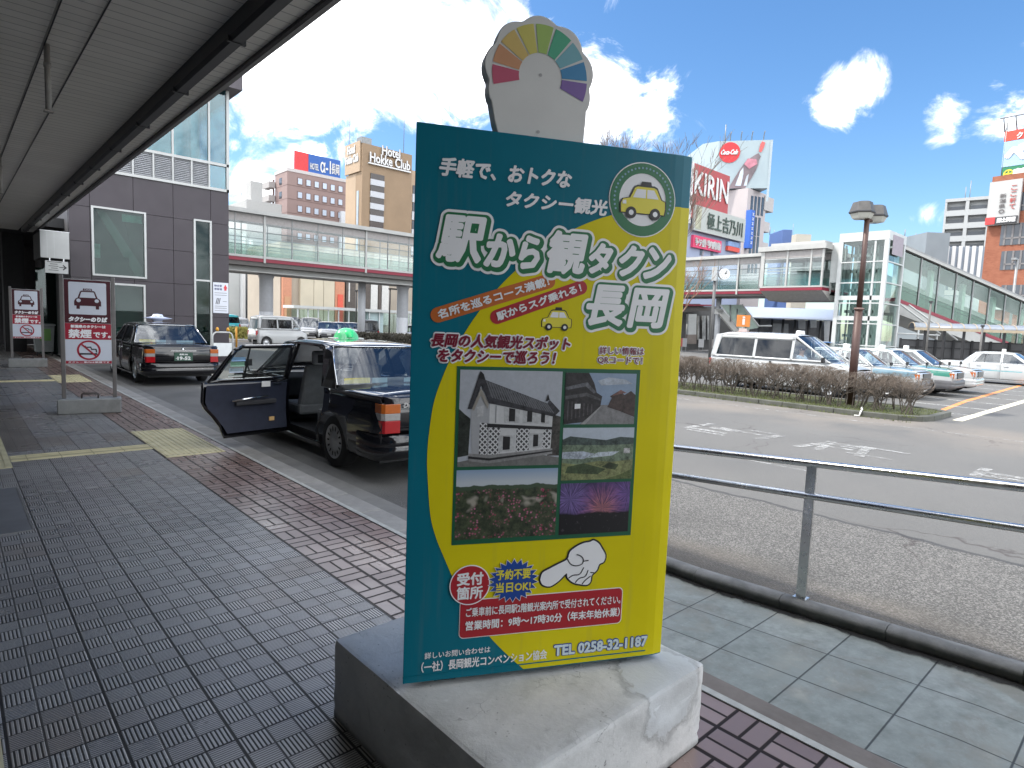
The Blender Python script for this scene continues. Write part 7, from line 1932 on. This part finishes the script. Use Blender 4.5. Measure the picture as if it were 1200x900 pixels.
# ------------------------------------------------------------------ taxi stand signs
def noriba(loc, rz, label, s=1.0):
    t = thing('taxi_stand_sign', label, 'sign', loc, rz, 'taxi stand signs on concrete feet')
    for x in (-.335, .335):
        q = MB(); q.box(x - .028, x + .028, -.02, .02, .23, 2.16); q.build('post', mat('post_steel', (.20, .19, .185), .45, .6), t, bevel=.006)
    mar, wht, red = mat('sign_maroon', (.062, .010, .018), .4, var=.05), mat('sign_face_white', (.60, .64, .72), .4, var=.03), mat('sign_face_red', (.34, .018, .04), .4, var=.05)
    q = MB(); q.box(-.305, .305, -.016, .016, 1.16, 2.10); q.box(-.305, .305, -.0162, .0162, .78, 1.158); pn = q.build('panel', M_ALU, t)
    def fp(nm, x0, z0, x1, z1, m, l=.018): q = MB(); q.box(x0, x1, -l, -.0165, z0, z1); return q.build(nm, m, pn)
    fp('maroon_field', -.30, 1.42, .30, 2.09, mar); fp('red_field', -.30, 1.165, .30, 1.415, red); fp('white_field', -.30, .83, .30, 1.160, wht); fp('red_strip', -.30, .785, .30, .826, red)
    q = MB(); q.poly(rrect(-.245, 1.555, .245, 2.055, .02, .0195)); pf = q.build('pictogram_field', wht, pn)
    def pp(nm, pts, m, l): q = MB(); q.poly([(x, -l, z) for x, z in pts]); return q.build(nm, m, pf)
    pp('car_body', [(-.175, 1.69), (-.175, 1.76), (-.155, 1.80), (-.13, 1.815), (-.10, 1.905), (-.085, 1.925), (.085, 1.925), (.10, 1.905), (.13, 1.815), (.155, 1.80), (.175, 1.76), (.175, 1.69)], mar, .0205)
    pp('car_window', [(-.105, 1.818), (-.082, 1.898), (-.075, 1.905), (.075, 1.905), (.082, 1.898), (.105, 1.818)], wht, .0215)
    for sgn in (-1, 1):
        pp('car_tyre', [(sgn * .125 + a, b) for a, b in ((-.022, 1.64), (.022, 1.64), (.022, 1.70), (-.022, 1.70))], mar, .0207)
        q = MB(); q.disc((sgn * .118, -.0216, 1.772), .028, 20); q.build('car_lamp', wht, pf)
    pp('roof_sign_shape', [(-.062, 1.928), (-.055, 1.962), (.055, 1.962), (.062, 1.928)], mar, .0205)
    text('TAXI', (-.045, 1.933, .045, 1.957), .0215, wht, pf, .001)
    text('タクシーのりば', (-.25, 1.445, .25, 1.515), .0195, T_WHITE, pn, .006, .12)
    text('新潟県のタクシーは', (-.225, 1.345, .225, 1.390), .0195, T_WHITE, pn, .003)
    text('禁煙', (-.255, 1.19, .035, 1.320), .0195, T_WHITE, pn, .006); text('です。', (.065, 1.195, .29, 1.285), .0195, T_WHITE, pn, .004)
    text('タクシー車内は禁煙です', (-.27, .794, .27, .818), .0195, T_WHITE, pn, .001)
    # crossed out cigarette
    q = MB(); q.ring((0, -.0205, .995), .128, .156, 44); q.build('ban_ring', red, pn)
    q = MB(); q.box(-.125, .11, -.0208, -.0195, .925, .950); q.poly([(x, -.0208, z) for x, z in ((-.03, 1.05), (.03, 1.055), (.04, 1.02), (.10, 1.02), (.11, .96), (.092, .96), (.085, 1.005), (.03, 1.0), (.02, 1.035), (-.045, 1.03), (-.06, 1.06), (-.045, 1.07))]); q.build('cigarette', T_BLACK, pn)
    q = MB(); q.poly([(-.106, -.0218, 1.083), (-.088, -.0218, 1.101), (.106, -.0218, .907), (.088, -.0218, .889)]); q.build('ban_bar', red, pn)
    q = MB(); q.box(-.42, .42, -.17, .17, .0, .235); q.build('concrete_foot', M_CONCD, t, bevel=.02)
    for y in (-.06, .06):
        q = MB(); q.tube([(-.11, y, .22), (-.11, y, .29), (-.09, y, .305), (.09, y, .305), (.11, y, .29), (.11, y, .22)], .011, 8); q.build('lifting_handle', mat('handle_rust', (.05, .04, .035), .6), t)
    return t
noriba((1.66, 11.75, 0), R(-10), 'taxi stand sign with a no smoking panel, the nearer and larger of the two')
noriba((1.62, 21.3, 0), R(-6), 'taxi stand sign with a no smoking panel, the farther one by the dark passage')

# ------------------------------------------------------------------ stainless handrail
HR = thing('stainless_handrail', 'two bar stainless handrail along the dark kerb in front of the carriageway', 'handrail', (0, 0, 0))
M_SS = mat('stainless', (.66, .66, .65), .30, 1.0, var=.12, vscale=9, rvar=.08)
RX = 3.905
ya, yb2 = -2.5, 3.3
def railz(py0, py1):
    a, b = onX(788, py0, RX), onX(1200, py1, RX); s = (a.z - b.z) / (a.y - b.y)
    return lambda y: a.z + s * (y - a.y)
rt, rl = railz(524.5, 571.5), railz(557.5, 620.5)
q = MB(); q.tube([(RX, ya, rt(ya)), (RX, 0, rt(0)), (RX, yb2, rt(yb2)), (RX, yb2 + .06, rt(yb2) - .03), (RX, yb2 + .08, rt(yb2) - .1)], .0235, 14); q.build('top_rail', M_SS, HR)
q = MB(); q.tube([(RX, ya, rl(ya)), (RX, yb2 + .08, rl(yb2))], .0215, 14); q.build('lower_rail', M_SS, HR)
pb_ = onZ(935, 703, .06)
for yy in (1.50, 3.28, -.3, -2.1):
    q = MB(); q.box(RX - .010, RX + .010, yy - .030, yy + .030, rampz(yy) + .05, rt(yy) - .015); po = q.build('post', M_SS, HR, bevel=.003)
    q = MB(); q.box(RX - .035, RX + .035, yy - .04, yy + .04, rampz(yy) + .06, rampz(yy) + .09); q.build('base_plate', M_SS, po)

# ------------------------------------------------------------------ brown street lamp with two lanterns
LMP = thing('street_lamp', 'brown street lamp post with two faceted lanterns rising out of the hedge', 'street lamp', (16.95, 5.72, -.012))
M_LBR = mat('lamp_brown', (.062, .032, .026), .5, .2, var=.12, vscale=2)
q = MB(); q.tube([(0, 0, 0), (0, 0, 2.42)], .095, 16); q.build('base_sleeve', M_LBR, LMP)
q = MB(); q.tube([(0, 0, 2.38), (0, 0, 4.75)], [.066, .060], 16); q.build('post', M_LBR, LMP)
q = MB(); q.tube([(0, 0, 2.40), (0, 0, 2.45)], .115, 16); q.build('collar', mat('lamp_collar', (.16, .10, .085), .5), LMP)
M_LGR = mat('lantern_grey', (.085, .08, .075), .5, .2, var=.2)
dR = Vector((_r0.x, _r0.y))
for dx, dy, dz in ((-dR.x * .16 + .05, -dR.y * .16, 0), (dR.x * .26 + .25, dR.y * .26 + .15, -.03)):
    q = MB(); prof = [(.14, .44), (.22, .42), (.30, .17), (.28, .14)]
    n = 6
    q.lathe(prof, 6, (dx, dy, 4.62 + dz), smooth=False); q.add([(dx + .14 * math.cos(2 * math.pi * k / 6), dy + .14 * math.sin(2 * math.pi * k / 6), 5.06 + dz) for k in range(6)], [tuple(range(6))])
    ln = q.build('lantern', M_LGR, LMP)
    q = MB(); q.lathe([(.275, .14), (.21, .02), (.05, .0)], 6, (dx, dy, 4.62 + dz), smooth=False); q.build('lamp_glass', mat('lantern_glass', (.42, .42, .38), .3, var=.1), ln)
    q = MB(); q.lathe([(.303, .16), (.303, .185), (.29, .2)], 6, (dx, dy, 4.62 + dz), smooth=False); q.build('lantern_rim', M_DKM, ln)
    q = MB(); q.tube([(0, 0, 4.6), (dx * .6, dy * .6, 4.66 + dz), (dx, dy, 4.72 + dz)], .04, 8); q.build('arm', M_LBR, ln)

# ------------------------------------------------------------------ leafless hedge
M_TWIG = mat('hedge_twig', (.10, .084, .070), .9, var=.35, vscale=3); M_TWIGT = mat('hedge_twig_tip', (.14, .112, .09), .9, var=.35, vscale=4)
def hedge_mesh(seed):
    rg = random.Random(seed); mb = MB()
    def grow(p, d, L, r, lv):
        q_ = p + d * L
        top = .96 + rg.uniform(-.02, .02)
        if q_.z > top: q_.z = top - rg.random() * .04
        lim = .44
        q_.x = max(-lim, min(lim, q_.x)); q_.y = max(-.40, min(.40, q_.y))
        mb.cur = 0 if lv < 3 else 1
        mb.tube([p, (p + q_) / 2 + Vector((rg.uniform(-1, 1), rg.uniform(-1, 1), 0)) * .015, q_], [r, r * .85, r * .65], 4 if lv < 2 else 3, smooth=False, cap=False)
        if lv >= 4: return
        for k in range(rg.choice((2, 3, 3)) if lv else 5):
            a = rg.random() * 6.28; tilt = rg.uniform(.3, .95)
            nd = (d * math.cos(tilt) + Vector((math.cos(a), math.sin(a), rg.uniform(-.25, .4))) * math.sin(tilt)).normalized()
            grow(p.lerp(q_, rg.uniform(.55, 1)), nd, L * rg.uniform(.55, .85), r * .62, lv + 1)
    for k in range(6):
        a = rg.random() * 6.28; b = Vector((rg.uniform(-.22, .22), rg.uniform(-.2, .2), 0))
        grow(b, Vector((math.cos(a) * .3, math.sin(a) * .3, 1)).normalized(), rg.uniform(.40, .52), rg.uniform(.012, .018), 0)
    return mb
hproto = []
for s in range(4):
    mb = hedge_mesh(s + 20); o = mb.build('hedge_shrub', [M_TWIG, M_TWIGT]); hproto.append(o)
hl = 'leafless brown hedge shrub, one of the row clipped flat on the planted island'
hg = 'leafless shrubs of the clipped island hedge'
rr = random.Random(8); first = set()
for row, xx in enumerate((16.2, 17.0)):
    for k in range(13 if row == 0 else 12):
        yy = 4.25 + k * .62 + row * .3
        if abs(xx - 16.95) < .35 and abs(yy - 5.72) < .3: yy += .0; xx2 = xx + .35
        else: xx2 = xx
        i = rr.randrange(4)
        if i in first: o = hproto[i].copy(); COL.objects.link(o)
        else: o = hproto[i]; first.add(i)
        o.location = (xx2 + rr.uniform(-.06, .06), yy + rr.uniform(-.05, .05), -.02); o.rotation_euler = (0, 0, rr.choice((0, 1, 2, 3)) * math.pi / 2 + rr.uniform(-.1, .1)); o.scale = (1.0, 1.0, rr.uniform(.96, 1.04) * (.94 + .06 * k / 12))
        tag(o, hl, 'hedge shrub', hg)

# ------------------------------------------------------------------ bare trees
M_BARK = mat('bark_grey', (.10, .085, .075), .9, var=.25, vscale=2); M_BARKT = mat('twig_brown', (.17, .13, .105), .9, var=.2)
def tree(name, label, loc, H, spread, seed, levels=6, n0=7, trunk=.16, fork=.35, m2=M_BARKT):
    rg = random.Random(seed); t = thing(name, label, 'tree', loc)
    tb = MB(); cr = MB()
    tb.tube([(0, 0, 0), (.03, .02, H * fork * .5), (.0, .05, H * fork)], [trunk * 1.25, trunk, trunk * .85], 10); tb.build('trunk', M_BARK, t)
    def grow(p, d, L, r, lv):
        q_ = p + d * L; mid = p.lerp(q_, .5) + Vector((rg.uniform(-1, 1), rg.uniform(-1, 1), rg.uniform(0, 1))) * L * .06
        cr.tube([p, mid, q_], [r, r * .85, r * .6], 5 if lv < 2 else 3, smooth=lv < 2, cap=False)
        if lv >= levels: return
        for k in range(rg.choice((2, 3)) if lv else 3):
            a = rg.random() * 6.28; tilt = rg.uniform(.2, .62)
            nd = (d * math.cos(tilt) + Vector((math.cos(a), math.sin(a), .25)) * math.sin(tilt)); nd.z += .10; nd.normalize()
            grow(p.lerp(q_, rg.uniform(.6, 1)), nd, L * rg.uniform(.62, .86), max(r * .6, .007), lv + 1)
    for k in range(n0):
        a = 2 * math.pi * k / n0 + rg.uniform(-.3, .3); d = Vector((math.cos(a) * spread, math.sin(a) * spread, 1)).normalized()
        grow(Vector((0, .04, H * fork * rg.uniform(.8, 1))), d, H * .24, trunk * .5, 0)
    cr.build('crown', m2, t)
    return t
p = onD(738, 400, 26); tree('bare_tree', 'leafless round crowned tree rising behind the top edge of the teal sign', (p.x, p.y, ROAD), 9.0, .62, 4, levels=6, n0=7, trunk=.11)
p = onD(786, 400, 33); tree('bare_tree', 'leafless pruned tree with brown twigs in front of the pale blue building', (p.x, p.y, ROAD), 6.6, .7, 9, levels=4, n0=6, trunk=.09, m2=mat('twig_orange', (.26, .16, .11), .9))

# ------------------------------------------------------------------ square on the right: clock, orange sign, shelter, walkway
p = onD(832, 412, 36); CK = thing('clock_post', 'round white clock with a white side panel on a dark post before the deck', 'clock', (p.x, p.y, ROAD))
zc = onD(842, 322, 36).z - ROAD
q = MB(); q.tube([(0, 0, 0), (0, 0, zc + .1)], .085, 10); q.build('post', mat('post_dark_grey', (.10, .10, .10), .5), CK)
fx = Vector((-_f.x, -_f.y, 0)).normalized(); sx_ = Vector((_r0.x, _r0.y, 0))
def cdisc(mb, c, r, n=28):
    mb.poly([c + sx_ * r * math.cos(2 * math.pi * k / n) + Vector((0, 0, 1)) * r * math.sin(2 * math.pi * k / n) for k in range(n)])
cc = sx_ * .46 + Vector((0, 0, zc))
q = MB(); n = 28
for d0, d1, r in ((.0, .22, .31),):
    vs = [cc + fx * d + sx_ * r * math.cos(2 * math.pi * k / n) + Vector((0, 0, r * math.sin(2 * math.pi * k / n))) for d in (d0, d1) for k in range(n)]
    q.add(vs, [tuple(range(n)), tuple(range(n, 2 * n))] + [(k, (k + 1) % n, n + (k + 1) % n, n + k) for k in range(n)])
dr = q.build('clock_case', M_ALU, CK)
q = MB(); cdisc(q, cc + fx * .225, .265); q.build('clock_face', M_WS, dr)
q = MB(); up = Vector((0, 0, 1))
for ang, ln, wd in ((R(-65), .15, .022), (R(-35), .22, .015)):
    d = sx_ * math.sin(-ang) * 1 + up * math.cos(ang); s_ = sx_ * math.cos(ang) * wd + up * math.sin(ang) * wd; b = cc + fx * .235
    q.poly([b - s_, b + s_, b + s_ + d * ln, b - s_ + d * ln])
for k in range(12):
    t = k * math.pi / 6; c_ = cc + fx * .232 + (sx_ * math.sin(t) + up * math.cos(t)) * .225; q.poly([c_ + sx_ * .014 + up * .014, c_ - sx_ * .014 + up * .014, c_ - sx_ * .014 - up * .014, c_ + sx_ * .014 - up * .014])
q.build('clock_hand', M_BLK, dr)
q = MB(); a = sx_ * -.10 + Vector((0, 0, zc)); q.prism([tuple((a + sx_ * u + fx * v)[:2]) for u, v in ((-.10, 0), (.10, 0), (.10, .25), (-.10, .25))], zc - .40, zc + .36); q.build('side_panel', M_WHM, CK)

p = onD(870, 392, 40); OS = thing('orange_sign', 'square orange information sign with a white mark on a pole behind the van', 'sign', (p.x, p.y, ROAD), -YAW)
z0, z1 = onD(870, 382, 40).z - ROAD, onD(870, 371, 40).z - ROAD
q = MB(); q.box(-.42, .42, -.04, .04, z0 - .05, z1 + .1); op = q.build('panel', mat('orange_sign_face', (.62, .20, .03), .5, var=.12, vscale=5), OS)
text('i', (-.07, z0 + .1, .07, z1 - .0), .045, M_WS, op, .02)
q = MB(); q.tube([(0, .06, 0), (0, .06, z1)], .04, 8); q.build('pole', M_WHM, OS)
q = MB(); q.box(-.25, .25, -.03, .03, z0 - .55, z0 - .15); q.build('sub_plate', mat('pink_white', (.62, .48, .45), .6), OS)

# stair and shops in the shade beneath the deck on the right
US = thing('deck_side_stairs', 'pale stair flight going down under the deck behind the clock post', 'staircase', (0, 0, 0))
def quad_slab(mb, pts, thick):
    a = [Vector(p) for p in pts]; nrm = Vector((_f.x, _f.y, 0)).normalized() * thick
    b = [p + nrm for p in a]; mb.add(a + b, [(0, 1, 2, 3), (7, 6, 5, 4)] + [(i, (i + 1) % 4, 4 + (i + 1) % 4, 4 + i) for i in range(4)])
DS = 52.0
q = MB(); quad_slab(q, [onD(838, 362, DS), onD(846, 362, DS), onD(868, 388, DS), onD(862, 391, DS)], .4); quad_slab(q, [onD(838, 362.5, DS), onD(848, 362.5, DS), onD(848, 368, DS), onD(838, 368, DS)], .4); q.build('stringer', M_PALE, US)
q = MB(); quad_slab(q, [onD(845, 357, DS), onD(869, 357, DS), onD(889, 384, DS), onD(868, 388, DS)], .05); q.build('frosted_panel', mat('stair_back_green', (.34, .42, .37), .6), US)
q = MB(); q.tube([onD(869, 357, DS), onD(889, 382, DS), onD(904, 382, DS)], .09, 6); q.tube([onD(844, 357, DS), onD(866, 386, DS)], .07, 6)
q.build('handrail', M_WHM, US)
q = MB()
for px in (856, 864, 874): q.tube([onD(px, 357 + (px - 856) * .6, DS - .1), onD(px, 377 + (px - 856) * .6, DS - .1)], .05, 5)
q.build('post', M_GRM, US)
SHP = thing('arcade_shops', 'shaded shop arcade with a white pillar under the deck behind the clock post', 'building', (0, 0, 0))
DA = 62.0
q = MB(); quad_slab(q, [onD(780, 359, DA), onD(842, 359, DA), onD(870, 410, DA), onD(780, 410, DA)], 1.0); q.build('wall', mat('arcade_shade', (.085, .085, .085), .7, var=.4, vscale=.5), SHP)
q = MB(); quad_slab(q, [onD(798, 366, DA - 2), onD(833, 364, DA - 2), onD(820, 356, DA - 2), onD(798, 356, DA - 2)], 1.5); q.build('canopy_edge', M_GIR, SHP)
q = MB(); quad_slab(q, [onD(798, 356.5, DA - 2.2), onD(834, 357, DA - 2.2), onD(834, 358.5, DA - 2.2), onD(798, 358.5, DA - 2.2)], .2); q.build('red_edge', M_RED, SHP)
q = MB(); quad_slab(q, [onD(807, 368, DA - 2), onD(816.5, 368, DA - 2), onD(816, 392, DA - 2), onD(806.5, 392, DA - 2)], .8); q.build('pillar', M_WHM, SHP)
q = MB(); quad_slab(q, [onD(806, 392, DA - 2.1), onD(816.5, 392, DA - 2.1), onD(816, 403, DA - 2.1), onD(805.5, 403, DA - 2.1)], .9); q.build('pillar_base', mat('pillar_brown', (.20, .17, .15), .7), SHP)
q = MB()
for a, b in ((818, 819.5), (823, 827), (829, 831)): quad_slab(q, [onD(a, 370, DA - .3), onD(b, 370, DA - .3), onD(b, 398, DA - .3), onD(a, 398, DA - .3)], .2)
q.build('shop_glass', mat('shop_pale', (.32, .33, .33), .5, var=.4, vscale=2), SHP)
for k, (px, c) in enumerate(((797, (.4, .1, .08)), (822, (.5, .5, .5)), (802, (.35, .35, .36)), (837, (.45, .42, .4)))):
    p = onD(px, 398, DA - 3); t = thing('notice_stand', ['small red notice stand left of the arcade pillar', 'small white notice stand right of the arcade pillar', 'small grey notice stand at the foot of the arcade pillar', 'small pale notice stand under the side stair'][k], 'notice', (p.x, p.y, ROAD), -YAW)
    q = MB(); q.box(-.25, .25, -.03, .03, .4, 1.2); q.build('panel', mat('notice_%d' % k, c, .6), t); q = MB(); q.box(-.2, -.15, -.03, .03, 0, .4); q.box(.15, .2, -.03, .03, 0, .4); q.build('leg', M_GRM, t)
# shelter with a bluish roof behind the van
BS = thing('bus_shelter', 'bus shelter with a long bluish grey curved roof behind the white van', 'shelter', (0, 0, 0))
DB = 56.0
q = MB(); rows = []
for k in range(7):
    t = k / 6; py = 372.5 - 12 * math.sin(t * math.pi * .5); dd = DB + 5 * t
    rows.append([onD(870, py + 1, dd) if False else onD(872, py - .5, dd), onD(920, py + 1, dd), onD(985, py + 3.5, dd)])
q.grid(rows); q.build('roof', mat('shelter_blue', (.30, .34, .42), .5, var=.06), BS, solid=.12)
q = MB()
for px in (880, 890, 905, 918, 932, 948, 962, 975): a = onD(px, 374, DB + 1); q.tube([(a.x, a.y, ROAD), tuple(a)], .12, 6)
q.build('post', M_DKM, BS)
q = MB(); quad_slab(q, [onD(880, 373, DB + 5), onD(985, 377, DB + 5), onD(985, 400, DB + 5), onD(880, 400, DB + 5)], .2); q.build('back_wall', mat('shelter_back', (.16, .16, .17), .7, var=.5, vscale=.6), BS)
for a, b, y0, y1 in ((904, 924, 379, 395), (936, 944, 374, 386), (950, 957, 372, 384), (966, 978, 372, 400)):
    q = MB(); quad_slab(q, [onD(a, y0, DB + 4.5), onD(b, y0 + .5, DB + 4.5), onD(b, y1, DB + 4.5), onD(a, y1, DB + 4.5)], .1)
    q.build('poster', mat('shelter_poster', (.44, .45, .47), .6, var=.25, vscale=.8), BS)
p = onD(963, 396, 46); t, _, _, _ = van('parked_car', 'blue car half hidden under the landing beside the lift tower', (p.x, p.y, ROAD), 2.2, paint('blue_paint', (.07, .16, .34)), L=4.0, H=1.5, hood=.95, zb=.88, scr=.95, low=True, cat='car', dark=False)

# covered walkway with dark posts and dark fence at the right
WK = thing('covered_walkway', 'low covered walkway with a translucent grey roof on dark posts below the covered stairs', 'walkway roof', (0, 0, 0))
a, b = onD(1072, 384, 38.5), onD(1290, 395, 35.0)
ax = Vector((b.x - a.x, b.y - a.y)); wl = ax.length; ax.normalize(); an = Vector((-ax.y, ax.x)); 
if an.dot(Vector((_f.x, _f.y))) < 0: an = -an
ztp = onD(1072, 384, 38.5).z
def wk(u, d): return Vector((a.x, a.y)) + ax * u + an * d
q = MB(); rows = []
for k in range(9):
    t = k / 8 * math.pi; d = 1.0 - math.cos(t); z = ztp + .34 * math.sin(t)
    rows.append([(wk(u, d).x, wk(u, d).y, z) for u in (0, wl / 2, wl)])
q.grid(rows); q.build('roof', mat('walkway_roof', (.20, .22, .25), .25, var=.1), WK, solid=.02)
q = MB()
for k in range(15):
    u = k * wl / 14; q.tube([(wk(u, 1 - math.cos(tt)).x, wk(u, 1 - math.cos(tt)).y, ztp + .02 + .34 * math.sin(tt)) for tt in [j * math.pi / 8 for j in range(9)]], .03, 5)
q.build('roof_rib', mat('rib_tan', (.30, .24, .17), .6), WK)
q = MB(); q.prism([tuple(wk(0, -.04)), tuple(wk(wl, -.04)), tuple(wk(wl, .06)), tuple(wk(0, .06))], ztp - .14, ztp + .02); q.build('gutter', mat('gutter_tan', (.34, .28, .20), .6), WK)
for k in range(9):
    u = .6 + k * wl / 9; q = MB(); pp_ = wk(u, .1); q.cbox((pp_.x, pp_.y, (ztp + ROAD) / 2), .13, .13, ztp - ROAD - .1); q.build('post', M_BLK, WK)
FN = thing('dark_fence', 'black panelled fence under the covered walkway behind the white taxis', 'fence', (0, 0, 0))
zf = onD(1055, 397, 39).z
f0, f1 = onD(1054, 400, 39.5), onD(1300, 400, 36.0); fx_ = Vector((f1.x - f0.x, f1.y - f0.y)); fl = fx_.length; fx_.normalize()
def fk(u, d): return Vector((f0.x, f0.y)) + fx_ * u + an * d
q = MB(); q.prism([tuple(fk(0, .05)), tuple(fk(fl, .05)), tuple(fk(fl, .09)), tuple(fk(0, .09))], ROAD + .1, zf); q.build('panel', mat('fence_mesh_dark', (.045, .045, .048), .35, var=.3, vscale=1.5), FN)
q = MB()
for zz in (ROAD + .12, ROAD + .75, zf - .5, zf - .06): q.prism([tuple(fk(0, 0)), tuple(fk(fl, 0)), tuple(fk(fl, .048)), tuple(fk(0, .048))], zz, zz + .06)
q.build('rail', M_BLK, FN)
for k in range(12):
    u = k * fl / 11; q = MB(); q.prism([tuple(fk(u, -.02)), tuple(fk(u + .12, -.02)), tuple(fk(u + .12, .12)), tuple(fk(u, .12))], ROAD, zf + .05); q.build('post', M_BLK, FN)
# stone bollards with a chain, and thin poles
gb = 'stone bollards joined by a chain beside the parked taxis'
bp = []
for px, d, lab in ((1070, 33, 'stone bollard with a chain, the left of the two behind the green bonneted taxi'), (1101, 32, 'stone bollard with a chain, the right of the two next to the lone white taxi')):
    p = onD(px, 424, d); p.z = ROAD; bp.append(p)
    t = thing('stone_bollard', lab, 'bollard', tuple(p), 0, gb)
    q = MB(); q.lathe([(.20, 0), (.20, .62), (.22, .66), (.20, .76), (.12, .82), (0, .84)], 16); q.build('stone', M_CONC, t)
ch = MB(); a_, b_ = bp[0] + Vector((0, 0, .62)), bp[1] + Vector((0, 0, .62)); ch.tube([a_.lerp(b_, k / 10) - Vector((0, 0, .30 * math.sin(k / 10 * math.pi))) for k in range(11)], .022, 6)
tag(ch.build('bollard_chain', M_GRM), 'sagging grey chain hung between the two stone bollards', 'chain')
for px, d, ytop, lab in ((1084, 33, 354, 'thin dark pole standing before the covered walkway'), (1147, 34, 382, 'short dark pole in front of the walkway roof')):
    p = onD(px, 424, d); zt = onD(px + 3, ytop, d).z; t = thing('thin_pole', lab, 'pole', (p.x, p.y, ROAD))
    q = MB(); q.tube([(0, 0, 0), (0, 0, zt - ROAD)], .05, 8); q.build('shaft', mat('pole_grey', (.10, .095, .09), .5), t); q = MB(); q.cbox((0, 0, zt - ROAD), .16, .16, .10); q.build('cap', M_DKM, t)
p = onD(1187, 350, 62); t = thing('lamp_post', 'slender grey lamp post in front of the orange brick building', 'lamp post', (p.x, p.y, ROAD))
zt = onD(1188, 303, 62).z; q = MB(); q.tube([(0, 0, 0), (0, 0, zt)], .12, 8); q.build('post', M_GRM, t); q = MB(); q.cbox((-.2, .2, zt), .8, .4, .2); q.build('lamp_head', M_GRM, t)
# pale cable end lying over the island kerb
cbm = MB(); cbm.tube([(16.2, 5.2, .03), (15.7, 5.05, .05), (15.45, 4.95, .06), (15.32, 4.93, .03), (15.30, 4.95, ROAD + .02), (15.26, 5.05, ROAD + .02)], .02, 6)
tag(cbm.build('cable', mat('cable_pale', (.55, .55, .52), .5)), 'pale cable end bent over the mossy island kerb near the lamp', 'cable')
# upright sign mark on slim office is left plain: its letters cannot be read
